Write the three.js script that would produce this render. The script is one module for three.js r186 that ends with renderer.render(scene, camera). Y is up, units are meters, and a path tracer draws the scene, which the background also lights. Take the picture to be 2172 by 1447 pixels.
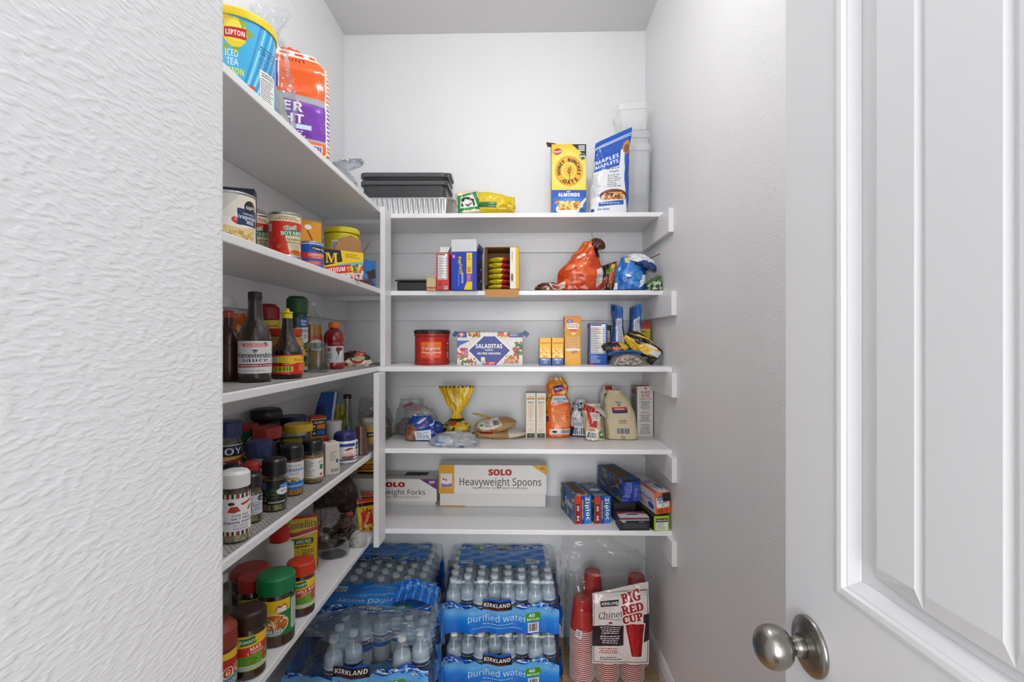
import * as THREE from 'three';
import { RoundedBoxGeometry } from 'three/addons/geometries/RoundedBoxGeometry.js';
import { ImprovedNoise } from 'three/addons/math/ImprovedNoise.js';
import { mergeGeometries } from 'three/addons/utils/BufferGeometryUtils.js';
import { RectAreaLightUniformsLib } from 'three/addons/lights/RectAreaLightUniformsLib.js';

// ---------- camera, light, exposure ----------
const EYE = 1.337;                                    // eye height over the pantry floor
const scene = new THREE.Scene();
scene.background = new THREE.Color(0x000000);
const camera = new THREE.PerspectiveCamera(2 * Math.atan(723.5 / 1072) * 180 / Math.PI, 2172 / 1447, 0.02, 30);
camera.position.set(0, EYE, 0);
camera.rotation.y = 0.0224;
const renderer = new THREE.WebGLRenderer({ antialias: true });
renderer.toneMapping = THREE.LinearToneMapping;
renderer.toneMappingExposure = 0.86;
renderer.shadowMap.enabled = true;
RectAreaLightUniformsLib.init();
const LIGHT = { x: -0.067, y: EYE + 1.27, d: 1.04, power: 1.3 };   // pantry ceiling lamp
const HALL = { power: 0.5, window: 7.8 };                             // unseen hall ceiling panel and added fill window behind the camera
const pantryLamp = new THREE.PointLight(0xfffdfb, LIGHT.power);
pantryLamp.position.set(LIGHT.x, LIGHT.y, -LIGHT.d);
pantryLamp.shadow.radius = 2.5; pantryLamp.castShadow = true;
scene.add(pantryLamp);
const unseenHallLamp = new THREE.RectAreaLight(0xffffff, HALL.power, 1.3, 0.8);  // unseen hall panel, lights the wall beside the doorway
unseenHallLamp.position.set(0.0, 2.66, 1.25); unseenHallLamp.rotation.x = -Math.PI / 2;
scene.add(unseenHallLamp);
const hallFillWindow = new THREE.RectAreaLight(0xffffff, HALL.window, 1.6, 2.2);  // added fill from behind the camera, brightens the shelves
hallFillWindow.position.set(-0.05, 1.4, 2.68);                             // a RectAreaLight shines along its own -z
scene.add(hallFillWindow);

// ---------- helpers ----------
const V3 = (x, y, z) => new THREE.Vector3(x, y, z);
let seedState = 1;
const seed = (n) => { seedState = (n * 2654435761) >>> 0 || 1; };
const rnd = (a = 0, b = 1) => { seedState = (Math.imul(seedState, 1664525) + 1013904223) >>> 0; return a + (b - a) * (seedState / 4294967296); };
const perlin = new ImprovedNoise();
const N3 = (x, y, z) => perlin.noise(x, y, z);
const used = new Map();
const numbered = (n) => { const k = used.get(n) ?? 0; used.set(n, k + 1); return k ? n + '_' + String(k).padStart(3, '0') : n; };
function tag(o, label, category, group) { o.userData.label = label; o.userData.category = category; if (group) o.userData.group = group; return o; }
// a thing's Group at its base: x to the right, h above eye level, d metres into the pantry
function thing(name, label, category, x, h, d, turn = 0, group) {
  const o = new THREE.Group(); o.name = numbered(name); scene.add(o);
  o.position.set(x, EYE + h, -d); o.rotation.y = turn;
  return tag(o, label, category, group);
}
function part(parent, name, geo, mat, label) {
  const m = new THREE.Mesh(geo, mat); m.name = name; m.castShadow = m.receiveShadow = true; parent.add(m);
  if (label) m.userData.label = label;
  return m;
}
function struct(name, geo, mat, parent) {
  const m = geo ? new THREE.Mesh(geo, mat) : new THREE.Group();
  m.name = parent ? name : numbered(name); m.castShadow = m.receiveShadow = true;
  (parent ?? scene).add(m); if (!parent) m.userData.kind = 'structure';
  return m;
}
const face = (x, d) => Math.atan2(-x, d);              // turn that looks towards the eye

// materials
const mats = new Map();
function M(color, rough = 0.5, extra) {
  const key = color + '|' + rough + '|' + JSON.stringify(extra ?? {});
  if (!mats.has(key)) mats.set(key, new THREE.MeshPhysicalMaterial({ color, roughness: rough, side: THREE.DoubleSide, ...extra }));
  return mats.get(key);
}
const pane = (color, rough = 0.06, t = 1) => M(color, rough, { transmission: t, thickness: 0 });
const FILM = pane('#f4f7f8', 0.07), GLASS = pane('#f2f6f4', 0.03), WHITE = '#f1f1ef';

// printed matter: every print gets a rectangle of a 2048 px sheet
const sheets = [];
function A(w, h, bg, draw) {
  let s = sheets[sheets.length - 1];
  if (s && s.x + w + 6 > 2048) { s.x = 4; s.y += s.row + 6; s.row = 0; }
  if (!s || s.y + h + 6 > 2048) {
    const c = document.createElement('canvas'); c.width = c.height = 2048;
    const tex = new THREE.CanvasTexture(c); tex.colorSpace = THREE.SRGBColorSpace;
    s = { c, g: c.getContext('2d'), tex, x: 4, y: 4, row: 0, mats: new Map() }; sheets.push(s);
  }
  const g = s.g, x = s.x, y = s.y;
  s.x += w + 6; s.row = Math.max(s.row, h);
  g.save(); g.fillStyle = bg; g.fillRect(x - 2, y - 2, w + 4, h + 4);
  g.beginPath(); g.rect(x - 2, y - 2, w + 4, h + 4); g.clip(); g.translate(x, y);
  draw?.(g, w, h); g.restore();
  return { s, u0: x / 2048, v0: 1 - (y + h) / 2048, du: w / 2048, dv: h / 2048, asp: w / h };
}
function AM(art, rough = 0.45, extra) {
  const key = rough + JSON.stringify(extra ?? {});
  if (!art.s.mats.has(key)) art.s.mats.set(key, new THREE.MeshPhysicalMaterial({ map: art.s.tex, roughness: rough, side: THREE.DoubleSide, ...extra }));
  return art.s.mats.get(key);
}
function toArt(geo, art, from = 0, count) {            // squeeze 0..1 uv into the print's rectangle
  const uv = geo.attributes.uv;
  for (let i = from; i < (count ? from + count : uv.count); i++) uv.setXY(i, art.u0 + Math.min(1, Math.max(0, uv.getX(i))) * art.du, art.v0 + Math.min(1, Math.max(0, uv.getY(i))) * art.dv);
  return geo;
}
// drawing
const R = (g, c, x, y, w, h) => { g.fillStyle = c; g.fillRect(x, y, w, h); };
function T(g, s, x, y, size, c, o = {}) {
  g.save(); g.translate(x, y); if (o.rot) g.rotate(o.rot); if (o.sx) g.scale(o.sx, 1); if (o.skew) g.transform(1, 0, o.skew, 1, 0, 0);
  g.font = (o.n ? '' : 'bold ') + size + 'px ' + (o.f ?? 'sans-serif'); g.textAlign = o.al ?? 'center'; g.textBaseline = 'middle';
  if (o.st) { g.strokeStyle = o.st; g.lineWidth = o.sw ?? size / 5; g.lineJoin = 'round'; g.strokeText(s, 0, 0); }
  if (o.w) { g.strokeStyle = c; g.lineWidth = o.w; g.lineJoin = 'round'; g.strokeText(s, 0, 0); }
  g.fillStyle = c; g.fillText(s, 0, 0); g.restore();
}
const E = (g, c, x, y, rx, ry = rx, rot = 0) => { g.fillStyle = c; g.beginPath(); g.ellipse(x, y, rx, ry, rot, 0, 7); g.fill(); };
const P = (g, c, ...p) => { g.fillStyle = c; g.beginPath(); for (let i = 0; i < p.length; i += 2) g.lineTo(p[i], p[i + 1]); g.closePath(); g.fill(); };
function lines(g, x, y, w, n, lh, c, al) {              // small print too fine to read
  g.fillStyle = c;
  for (let i = 0; i < n; i++) { let q = 0, end = w * rnd(0.6, 1), off = al === 'c' ? (w - end) / 2 : 0; while (q < end) { const k = rnd(lh * 0.4, lh * 1.8); g.fillRect(x + off + q, y + i * lh, Math.min(k, end - q), lh * 0.45); q += k + lh * 0.35; } }
}
function bar(g, x, y, w, h, bg = '#fff', c = '#111') { R(g, bg, x, y, w, h); let q = x + w * 0.08; while (q < x + w * 0.9) { const k = rnd(1, w / 18 + 1); R(g, c, q, y + h * 0.08, k, h * 0.78); q += k + rnd(1, w / 20 + 1); } }
function food(g, x, y, w, h, cols, n, r) { g.save(); g.beginPath(); g.rect(x, y, w, h); g.clip(); for (let i = 0; i < n; i++) E(g, cols[Math.floor(rnd(0, cols.length))], x + rnd(0, w), y + rnd(0, h), r * rnd(0.5, 1.3), r * rnd(0.35, 1), rnd(0, 3)); g.restore(); }
function facts(g, x, y, w, h) { R(g, '#f6f5f0', x, y, w, h); g.strokeStyle = '#222'; g.lineWidth = 1.5; g.strokeRect(x + 2, y + 2, w - 4, h - 4); R(g, '#222', x + 5, y + 6, w * 0.7, h * 0.035 + 2); let q = y + h * 0.1; let i = 0; while (q < y + h - 8) { R(g, '#555', x + 5, q, w * rnd(0.35, 0.7), 2.4); R(g, '#555', x + w * 0.82, q, w * 0.12, 2.4); if (i++ % 4 === 3) R(g, '#111', x + 4, q + 4, w - 8, 2); q += 7; } }
function pill(g, c, x, y, w, h, r = h / 2) { g.fillStyle = c; g.beginPath(); g.roundRect(x, y, w, h, r); g.fill(); }

// shapes
function crisp(pts, e = 0.0012) {                      // a lathe profile whose corners are small chamfers
  const out = [];
  pts.forEach(([r, y], i) => {
    if (!i || i === pts.length - 1) return out.push(V3(r, y, 0));
    for (const s of [-1, 1]) { const [a, b] = pts[i + s], L = Math.hypot(a - r, b - y) || 1, k = Math.min(e, L * 0.4) / L; out.push(V3(r + (a - r) * k, y + (b - y) * k, 0)); }
  });
  return out.map((p) => new THREE.Vector2(Math.max(p.x, 0), p.y));
}
const lathe = (pts, seg = 36, e) => new THREE.LatheGeometry(crisp(pts, e), seg);
function smooth(pts, seg = 40, n = 40) {                // a lathe with a flowing profile
  const c = new THREE.CatmullRomCurve3(pts.map(([r, y]) => V3(r, y, 0)), false, 'centripetal');
  return new THREE.LatheGeometry(c.getPoints(n).map((p) => new THREE.Vector2(Math.max(p.x, 0), p.y)), seg);
}
function ribs(geo, n, depth, y0, y1) {                  // grip ribs on a lid's side (segments must be 2n)
  const p = geo.attributes.position;
  for (let i = 0; i < p.count; i++) { const x = p.getX(i), z = p.getZ(i), y = p.getY(i), r = Math.hypot(x, z); if (y < y0 || y > y1 || r < 0.004) continue; const k = Math.round(Math.atan2(x, z) / (Math.PI / n)); if (k & 1) { p.setX(i, x * (1 - depth / r)); p.setZ(i, z * (1 - depth / r)); } }
  geo.computeVertexNormals(); return geo;
}
function lid(r, y0, y1, rib = 0, bev = 0.004) {
  const g = lathe([[0, y1], [r - bev, y1], [r, y1 - bev], [r, y0], [r - 0.003, y0], [r - 0.003, y0 + 0.003]].reverse(), rib ? rib * 2 : 40, 0.0008);
  return rib ? ribs(g, rib, 0.0007, y0 - 1, y1 - bev * 0.8) : g;
}
function wrap(r, y0, y1, art, arc = Math.PI * 2, mid = 0, r1 = r) {   // a label round a bottle; its middle looks along +z
  const g = new THREE.CylinderGeometry(r1, r, y1 - y0, Math.max(12, Math.round(arc * 8)), 1, true, mid - arc / 2, arc);
  return toArt(g.translate(0, (y0 + y1) / 2, 0), art);
}
function rbox(w, h, d, r = 0.0015, seg = 1) { return new RoundedBoxGeometry(w, h, d, seg, Math.min(r, w / 2.2, h / 2.2, d / 2.2)); }
const boxAt = (w, h, d, x, y, z, r) => rbox(w, h, d, r).translate(x, y, z);
// a carton standing on its base; f = { f, b, l, r, t, u } each a print or a colour
function carton(w, h, d, f, rough = 0.4) {
  const g = rbox(w, h, d).translate(0, h / 2, 0), m = [];
  const any = f.any ?? '#cfcac0';
  ['r', 'l', 't', 'u', 'f', 'b'].forEach((k, i) => {
    const a = f[k] ?? any, grp = g.groups[i];
    if (a.s) { toArt(g, a, grp.start, grp.count); m.push(AM(a, rough)); } else m.push(M(a, rough + 0.1));
  });
  return [g, m];
}
const flap = (w, h, t = 0.0012) => rbox(w, h, t, 0.0004).translate(0, h / 2, 0);   // hinged on its lower edge

// a bag: rings of a superellipse up the height; o.W, o.T half width and half thickness, o.X, o.Z drift of the middle
function bag(o) {
  const { H, W, T: Th, nu = 56, nv = 44, n = 2.4, wr = 0.006, fq = 22, sd = 1, X = () => 0, Z = () => 0, art, Y = (v) => v * H, folds = 0, wrV = () => 1, tilt = () => 0 } = o;
  const pos = [], uv = [], idx = [], rings = [];
  const se = (i) => { const a = Math.PI + (i / nu) * Math.PI * 2, ca = Math.cos(a), sa = -Math.sin(a); return [Math.sign(ca) * Math.pow(Math.abs(ca), 2 / n) * W(0.45), Math.sign(sa) * Math.pow(Math.abs(sa), 2 / n) * Th(0.45)]; };
  const along = [0]; for (let i = 1; i <= nu; i++) { const p = se(i), q = se(i - 1); along.push(along[i - 1] + Math.hypot(p[0] - q[0], p[1] - q[1])); }
  const ring = (v, scale, y) => {
    const base = pos.length / 3, w = W(v), t = Th(v);
    for (let i = 0; i <= nu; i++) {
      const a = Math.PI + (i / nu) * Math.PI * 2 , ca = Math.cos(a), sa = -Math.sin(a);
      let x = Math.sign(ca) * Math.pow(Math.abs(ca), 2 / n) * w, z = Math.sign(sa) * Math.pow(Math.abs(sa), 2 / n) * t;
      const q = i === nu ? 0 : i;
      const sx = Math.cos(q / nu * Math.PI * 2) * 0.08, sz = Math.sin(q / nu * Math.PI * 2) * 0.08;
      const rid = (f, k) => 1 - 2.2 * Math.abs(N3(sx * f + sd * 7.3, v * H * f * 0.8 + k, sz * f + sd * 3.1));
      let disp = wr * wrV(v) * (rid(fq, 0) * 0.6 + rid(fq * 2.3, 5) * 0.3 + N3(sx * fq * 0.5 + sd, v * H * fq * 0.5, sz * fq * 0.5) * 0.8);
      if (folds) disp += folds * Math.sin(q / nu * Math.PI * 2 * 11 + sd + 2 * N3(v * 4, sd, 0)) ;
      const L = Math.hypot(ca * t + 1e-6, sa * w + 1e-6), room = Math.min(1, 8 * Math.min(w, t) / 0.1 + 0.15) ;
      x += (ca * t / L) * disp * room; z += (sa * w / L) * disp * room;
      const ti = tilt(v);
      pos.push(X(v) + x * scale, y + x * scale * ti, Z(v) + z * scale);
      const u = along[i] / along[nu], k = u <= 0.5 ? u * 2 : 2 - u * 2;
      uv.push(art ? art.u0 + art.du * k : k, art ? art.v0 + art.dv * Math.min(1, Math.max(0, v)) : v);
    }
    rings.push(base);
  };
  if (o.bottom !== false) ring(0, 0.001, Y(0));
  if (o.bottom !== false) ring(0, 0.85, Y(0));
  for (let j = 0; j <= nv; j++) ring(j / nv, 1, Y(j / nv) + (j === 0 ? 0.004 : 0));
  if (o.top) ring(1, 0.001, Y(1));
  for (let j = 0; j + 1 < rings.length; j++) for (let i = 0; i < nu; i++) { const a = rings[j] + i, b = rings[j + 1] + i; idx.push(a, a + 1, b, b, a + 1, b + 1); }
  const g = new THREE.BufferGeometry();
  g.setAttribute('position', new THREE.Float32BufferAttribute(pos, 3)); g.setAttribute('uv', new THREE.Float32BufferAttribute(uv, 2)); g.setIndex(idx);
  g.computeVertexNormals();
  const nn = g.attributes.normal;                     // close the seam
  for (const r of rings) { const a = V3().fromBufferAttribute(nn, r).add(V3().fromBufferAttribute(nn, r + nu)).normalize(); nn.setXYZ(r, a.x, a.y, a.z); nn.setXYZ(r + nu, a.x, a.y, a.z); }
  return g;
}
// value of a curve through [t, value] pairs
const ramp = (...p) => (v) => { for (let i = 0; i + 3 < p.length; i += 2) if (v <= p[i + 2] || i + 4 >= p.length) { const k = Math.min(1, Math.max(0, (v - p[i]) / (p[i + 2] - p[i]))), s = k * k * (3 - 2 * k); return p[i + 1] + (p[i + 3] - p[i + 1]) * s; } return p[1]; };
// a crumpled sheet or pouch lying about: a dented ellipsoid, flat underneath
function lump(rx, ry, rz, o = {}) {
  const { wr = 0.2, fq = 4, sd = 1, art, nu = 48, nv = 28, flat = 0.35 } = o, g = new THREE.SphereGeometry(1, nu, nv), p = g.attributes.position;
  for (let i = 0; i < p.count; i++) {
    const x = p.getX(i), y = p.getY(i), z = p.getZ(i);
    const rid = (f, k) => 1 - 2.2 * Math.abs(N3(x * f + sd * 5.7 + k, y * f + sd, z * f - sd * 2.3));
    const s = 1 + wr * (rid(fq * 0.5, 0) * 0.6 + rid(fq, 3) * 0.5 + rid(fq * 2.2, 9) * 0.22);
    p.setXYZ(i, x * s * rx, Math.max(y * s * ry, -ry * flat) + ry * flat, z * s * rz);
  }
  if (art) { const uv = g.attributes.uv; for (let i = 0; i < p.count; i++) { uv.setXY(i, p.getX(i) / rx / 2.4 + 0.5, p.getY(i) / ry / (1.6 + flat)); } toArt(g, art); }
  g.computeVertexNormals(); return g;
}
const tube = (pts, r, seg = 24, rs = 8) => new THREE.TubeGeometry(new THREE.CatmullRomCurve3(pts.map((p) => V3(...p))), seg, r, rs);

// ---------- surfaces ----------
function tiled(size, fn, srgb) {
  const d = new Uint8Array(size * size * 4);
  for (let y = 0; y < size; y++) for (let x = 0; x < size; x++) { const v = fn(x / size, y / size), o = (y * size + x) * 4; for (let c = 0; c < 3; c++) d[o + c] = Math.max(0, Math.min(255, 255 * (v.length ? v[c] : v))); d[o + 3] = 255; }
  const t = new THREE.DataTexture(d, size, size); t.wrapS = t.wrapT = THREE.RepeatWrapping; t.magFilter = THREE.LinearFilter; t.needsUpdate = true;
  if (srgb) t.colorSpace = THREE.SRGBColorSpace;
  return t;
}
const hash = (x, y, k) => { let h = Math.imul(x, 374761393) + Math.imul(y, 668265263) + Math.imul(k, 2147483647 - 7919); h = Math.imul(h ^ (h >>> 13), 1274126177); return ((h ^ (h >>> 16)) >>> 0) / 4294967296; };
function noise(u, v, fx, fy, k) {                       // gradient noise that repeats
  const x = u * fx, y = v * fy, ix = Math.floor(x), iy = Math.floor(y), a = x - ix, b = y - iy;
  const gr = (i, j) => { const t = hash(((ix + i) % fx + fx) % fx, ((iy + j) % fy + fy) % fy, k) * 6.2832; return Math.cos(t) * (a - i) + Math.sin(t) * (b - j); };
  const s = a * a * a * (a * (a * 6 - 15) + 10), q = b * b * b * (b * (b * 6 - 15) + 10);
  return (gr(0, 0) * (1 - s) + gr(1, 0) * s) * (1 - q) + (gr(0, 1) * (1 - s) + gr(1, 1) * s) * q;
}
const sm = (a, b, x) => { const k = Math.min(1, Math.max(0, (x - a) / (b - a))); return k * k * (3 - 2 * k); };
const plaster = tiled(1024, (u, v) => { const w = noise(u, v, 24, 24, 3) * 0.012, n = noise(u + w, v + w, 72, 72, 1) + 0.5 * noise(u, v, 140, 140, 2) + 0.35 * noise(u, v, 34, 34, 5); return 0.15 + 0.7 * sm(-0.25, 0.5, n) + 0.12 * noise(u, v, 256, 256, 4); });
const slab = (w, h, d, x, y, z, s = 0.44) => {            // box with uv in tiles of s metres
  const g = new THREE.BoxGeometry(w, h, d), uv = g.attributes.uv, D = [[d, h], [d, h], [w, d], [w, d], [w, h], [w, h]];
  for (let i = 0; i < 24; i++) { const k = D[i >> 2]; uv.setXY(i, uv.getX(i) * k[0] / s + i * 0.13, uv.getY(i) * k[1] / s); }
  return g.translate(x, y, z);
};
const WALL = new THREE.MeshPhysicalMaterial({ color: '#f1f2f4', roughness: 0.42, bumpMap: plaster, bumpScale: 0.0006 });
const CEIL = new THREE.MeshPhysicalMaterial({ color: '#e9e9eb', roughness: 0.7, bumpMap: plaster, bumpScale: 0.0006 });
const PAINT = M('#f4f5f7', 0.33), TRIM = M('#f2f3f5', 0.3), DOOR = M('#eaebed', 0.35);
const H = 2.74, XL = -0.82, XR = 0.5515, ZB = -2.3;

// ---------- room ----------
struct('wall_back', slab(XR - XL + 0.24, H, 0.1, (XL + XR) / 2, H / 2, ZB - 0.05), WALL);
struct('wall_left', slab(0.12, H, 1.75, XL - 0.06, H / 2, -1.432), WALL);
struct('wall_right', slab(0.12, H, 2.35, XR + 0.06, H / 2, -1.125), WALL);
{ // thick wall beside the doorway, its free corner rounded
  const s = new THREE.Shape(), r = 0.014, x0 = XL - 0.12, x1 = -0.33, y0 = -0.16, y1 = 0.558;
  s.moveTo(x0, y0); s.lineTo(x1, y0); s.lineTo(x1, y1 - r); s.absarc(x1 - r, y1 - r, r, 0, Math.PI / 2, false); s.lineTo(x0, y1); s.closePath();
  const g = new THREE.ExtrudeGeometry(s, { depth: H, bevelEnabled: false, curveSegments: 8 }).rotateX(-Math.PI / 2), p = g.attributes.position, uv = g.attributes.uv;
  for (let i = 0; i < p.count; i++) uv.setXY(i, (p.getX(i) * 0.9 - p.getZ(i)) / 0.85, p.getY(i) / 0.36);
  struct('wall_front', g, WALL);
}
struct('wall_doorway_right', slab(0.3, H, 0.11, 0.54, H / 2, 0.105), WALL);
struct('wall_doorway_head', slab(0.72, H - 2.06, 0.11, 0.03, (H + 2.06) / 2, 0.105), WALL);
struct('wall_hall_left', slab(0.1, H, 2.6, -1.65, H / 2, 1.46), WALL);
struct('wall_hall_right', slab(0.1, H, 2.6, 1.65, H / 2, 1.46), WALL);
struct('wall_hall_back', slab(3.4, H, 0.1, 0, H / 2, 2.8), WALL);
struct('wall_hall_near_left', slab(0.68, H, 0.1, -1.28, H / 2, 0.11), WALL);
struct('wall_hall_near_right', slab(0.94, H, 0.1, 1.16, H / 2, 0.11), WALL);
struct('ceiling', slab(3.5, 0.1, 5.3, 0, H + 0.05, 0.2), CEIL);
{ // wood plank floor
  const grain = (k) => tiled(256, (u, v) => { const w = noise(u, v, 3, 6, k) * 0.5, g = noise(u, v + w * 0.1, 4, 60, k + 1) * 0.5 + noise(u, v, 10, 120, k + 2) * 0.35 + w * 0.6, m = 1 + g * 0.35; return [0.8 * m, 0.65 * m, 0.48 * m]; }, true);
  const tones = [grain(11), grain(31), grain(51)].map((t) => new THREE.MeshPhysicalMaterial({ map: t, roughness: 0.45 }));
  const f = struct('floor', slab(3.5, 0.08, 5.3, 0, -0.046, 0.2), M('#4a3a2c', 0.8));
  const geo = rbox(1.196, 0.012, 0.1475, 0.001);
  seed(5);
  for (let r = 0; r < 16; r++) for (let k = 0; k < 3; k++) {
    const x = -1.25 + k * 1.2 + (r * 0.437) % 1.2 - 0.35, z = -2.225 + r * 0.15;
    const m = struct('plank', geo, tones[Math.floor(rnd(0, 2.99))], f); m.position.set(x, -0.006, z);
  }
}
function baseboard(name, len) {
  const s = new THREE.Shape(); [[0, 0], [0.014, 0], [0.014, 0.06], [0.0125, 0.064], [0.011, 0.066], [0.011, 0.076], [0.0085, 0.083], [0.005, 0.0875], [0.005, 0.092], [0, 0.092]].forEach((q) => s.lineTo(...q));
  return struct(name, new THREE.ExtrudeGeometry(s, { depth: len, bevelEnabled: false }), TRIM);
}
{ const b = baseboard('baseboard_back', XR - XL); b.rotation.y = -Math.PI / 2; b.position.set(XR, 0, ZB); b.scale.x = 1; }
{ const b = baseboard('baseboard_right', 2.28); b.rotation.y = Math.PI; b.position.set(XR, 0, -0.006); }
{ const b = baseboard('baseboard_left', 1.74); b.position.set(XL, 0, ZB); }

// ---------- door, open into the pantry ----------
{
  const W = 0.7, HH = 2.03, rec = 0.012, door = struct('door_1');
  door.position.set(0.336, 0.012, -0.655); door.rotation.y = -Math.PI / 2 + 0.056;
  const quad = (list) => { const g = new THREE.BufferGeometry(), p = []; for (const [a, b, c, d] of list) p.push(...a, ...b, ...c, ...a, ...c, ...d); g.setAttribute('position', new THREE.Float32BufferAttribute(p, 3)); g.setAttribute('uv', new THREE.Float32BufferAttribute(new Float32Array(p.length / 3 * 2), 2)); g.computeVertexNormals(); return g; };
  const ringQ = (A0, A1) => { const c = ([x0, y0, x1, y1, z, y = z]) => [[x0, y0, z], [x1, y0, y], [x1, y1, y], [x0, y1, z]], a = c(A0), b = c(A1); return [0, 1, 2, 3].map((i) => [a[i], a[(i + 1) % 4], b[(i + 1) % 4], b[i]]); };
  struct('core', new THREE.BoxGeometry(W, HH, 0.023).translate(W / 2, HH / 2, -0.0235), DOOR, door);
  const st = 0.096, openings = [[1.051, 1.91], [0.22, 0.83]];
  for (const x of [0, W - st]) struct('stile', new THREE.BoxGeometry(st, HH, rec).translate(x + st / 2, HH / 2, -rec / 2), DOOR, door);
  for (const [a, b] of [[0, 0.22], [0.83, 1.051], [1.91, HH]]) struct('rail', new THREE.BoxGeometry(W - 2 * st, b - a, rec).translate(W / 2, (a + b) / 2, -rec / 2), DOOR, door);
  for (const [y0, y1] of openings) {
    const R4 = (i, z) => [st + i, y0 + i, W - st - i, y1 - i, z], prof = [[0, 0.0015], [0.004, 0.0022], [0.0095, 0.0015], [0.0105, -0.0035], [0.0125, -0.0035], [0.0215, -0.0105], [0.0225, -0.0118]];
    const q = []; for (let i = 0; i + 1 < prof.length; i++) q.push(...ringQ(R4(...prof[i]), R4(...prof[i + 1])));
    q.push(...ringQ(R4(0, -0.001), R4(0, 0.0015)));
    struct('panel_moulding', quad(q), DOOR, door);
    const fx0 = 0.138, fx1 = W - 0.138, fy0 = y0 + 0.036, fy1 = y1 - 0.036, cuts = [fx0, 0.202, 0.281, W - 0.281, W - 0.202, fx1];
    for (let i = 0; i + 1 < cuts.length; i++) {
      const x0 = cuts[i], x1 = cuts[i + 1], L = i ? 0.006 : 0.014, Rr = i === cuts.length - 2 ? 0.014 : 0.006, zl = i ? -0.0055 : -0.0115, zr = i === cuts.length - 2 ? -0.0115 : -0.0055, o = [x0, fy0, x1, fy1, zl, zr], n = [x0 + L, fy0 + 0.016, x1 - Rr, fy1 - 0.016, -0.002, -0.002];
      const c = ([a, b, d, e, z, y]) => [[a, b, z], [d, b, y], [d, e, y], [a, e, z]];
      struct('panel_board', quad([...ringQ(o, n), c(n)]), DOOR, door);
    }
  }
  const NI = M('#9b9892', 0.27, { metalness: 1 });
  const k = struct('door_knob', null, null, door); k.position.set(0.0525, 0.966, 0); k.scale.setScalar(0.95);
  struct('rosette', lathe([[0.0001, 0], [0.0345, 0], [0.0355, 0.0025], [0.034, 0.0055], [0.028, 0.0085], [0.02, 0.0105], [0.0145, 0.013], [0.0001, 0.013]], 64, 0.001).rotateX(Math.PI / 2), NI, k);
  struct('knob', smooth([[0.0125, 0.012], [0.0115, 0.018], [0.0108, 0.024], [0.013, 0.0285], [0.02, 0.033], [0.0245, 0.041], [0.0255, 0.05], [0.023, 0.059], [0.015, 0.0665], [0.006, 0.0692], [0, 0.0695]], 64, 60).rotateX(Math.PI / 2), NI, k);
  struct('collar', lathe([[0.0125, 0.012], [0.0125, 0.0165], [0.0112, 0.0175]], 40, 0.0004).rotateX(Math.PI / 2), M('#6d6a66', 0.3, { metalness: 1 }), k);
}

// ---------- shelving ----------
const TOP = { 1: 0.508, 2: 0.2, 3: -0.096, 4: -0.402, 5: -0.703 }, TH = 0.019, LF = -0.545;
const front = { 1: 2.0, 2: 2.0, 3: 1.88, 4: 1.88, 5: 1.88 }, brk = { 1: 1.865, 2: 1.83, 3: 1.825, 4: 1.825, 5: 1.825 };
const nth = { 1: 'top', 2: 'second', 3: 'third', 4: 'fourth', 5: 'lowest' };
for (let i = 1; i <= 5; i++) {
  const y = -TH / 2, L = XR - XL, dep = 2.3 - front[i], s = thing('back_shelf', `${nth[i]} white painted shelf board along the back wall on cleats`, 'shelf', 0, TOP[i], 2.3);
  part(s, 'board', boxAt(L, TH, dep, (XL + XR) / 2, y, dep / 2, 0.003), PAINT);
  part(s, 'back_cleat', boxAt(L, 0.089, 0.019, (XL + XR) / 2, -TH - 0.0445, 0.0095, 0.002), PAINT);
  part(s, 'side_cleat', boxAt(0.019, 0.089, 2.281 - brk[i], XR - 0.0095, -TH - 0.0445, 0.019 + (2.281 - brk[i]) / 2, 0.002), PAINT);
  part(s, 'side_cleat', boxAt(0.019, 0.089, dep - 0.0195, XL + 0.0095, -TH - 0.0445, 0.019 + (dep - 0.0195) / 2, 0.002), PAINT);
  if (i < 3) part(s, 'front_cleat', boxAt(-XL + LF, 0.018, 0.04, (XL + LF) / 2, -TH - 0.009, dep - 0.03, 0.001), PAINT);
  const len = front[i] - 0.56, l = thing('side_shelf', `${nth[i]} white painted shelf board along the left wall beside the uprights`, 'shelf', LF, TOP[i], front[i]);
  part(l, 'board', boxAt(-XL + LF, TH, len, (XL - LF) / 2, y, len / 2 + 0.0005, 0.003), PAINT);
  part(l, 'wall_cleat', boxAt(0.019, 0.089, front[i] - 0.56, XL - LF + 0.0095, -TH - 0.0445, len - (front[i] - 0.56) / 2, 0.002), PAINT);
}
for (const [x, d, y0, y1, lab] of [[-0.5355, 1.955, -0.096, 0.512, 'upper white upright board at the inner corner of the shelves'], [-0.525, 1.835, -0.737, -0.115, 'lower white upright board at the inner corner below the third shelf']]) {
  const p = thing('shelf_upright', lab, 'upright', x, y0, d);
  part(p, 'board', boxAt(0.019, y1 - y0, 0.089, 0, (y1 - y0) / 2, 0, 0.0015), PAINT);
}
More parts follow.
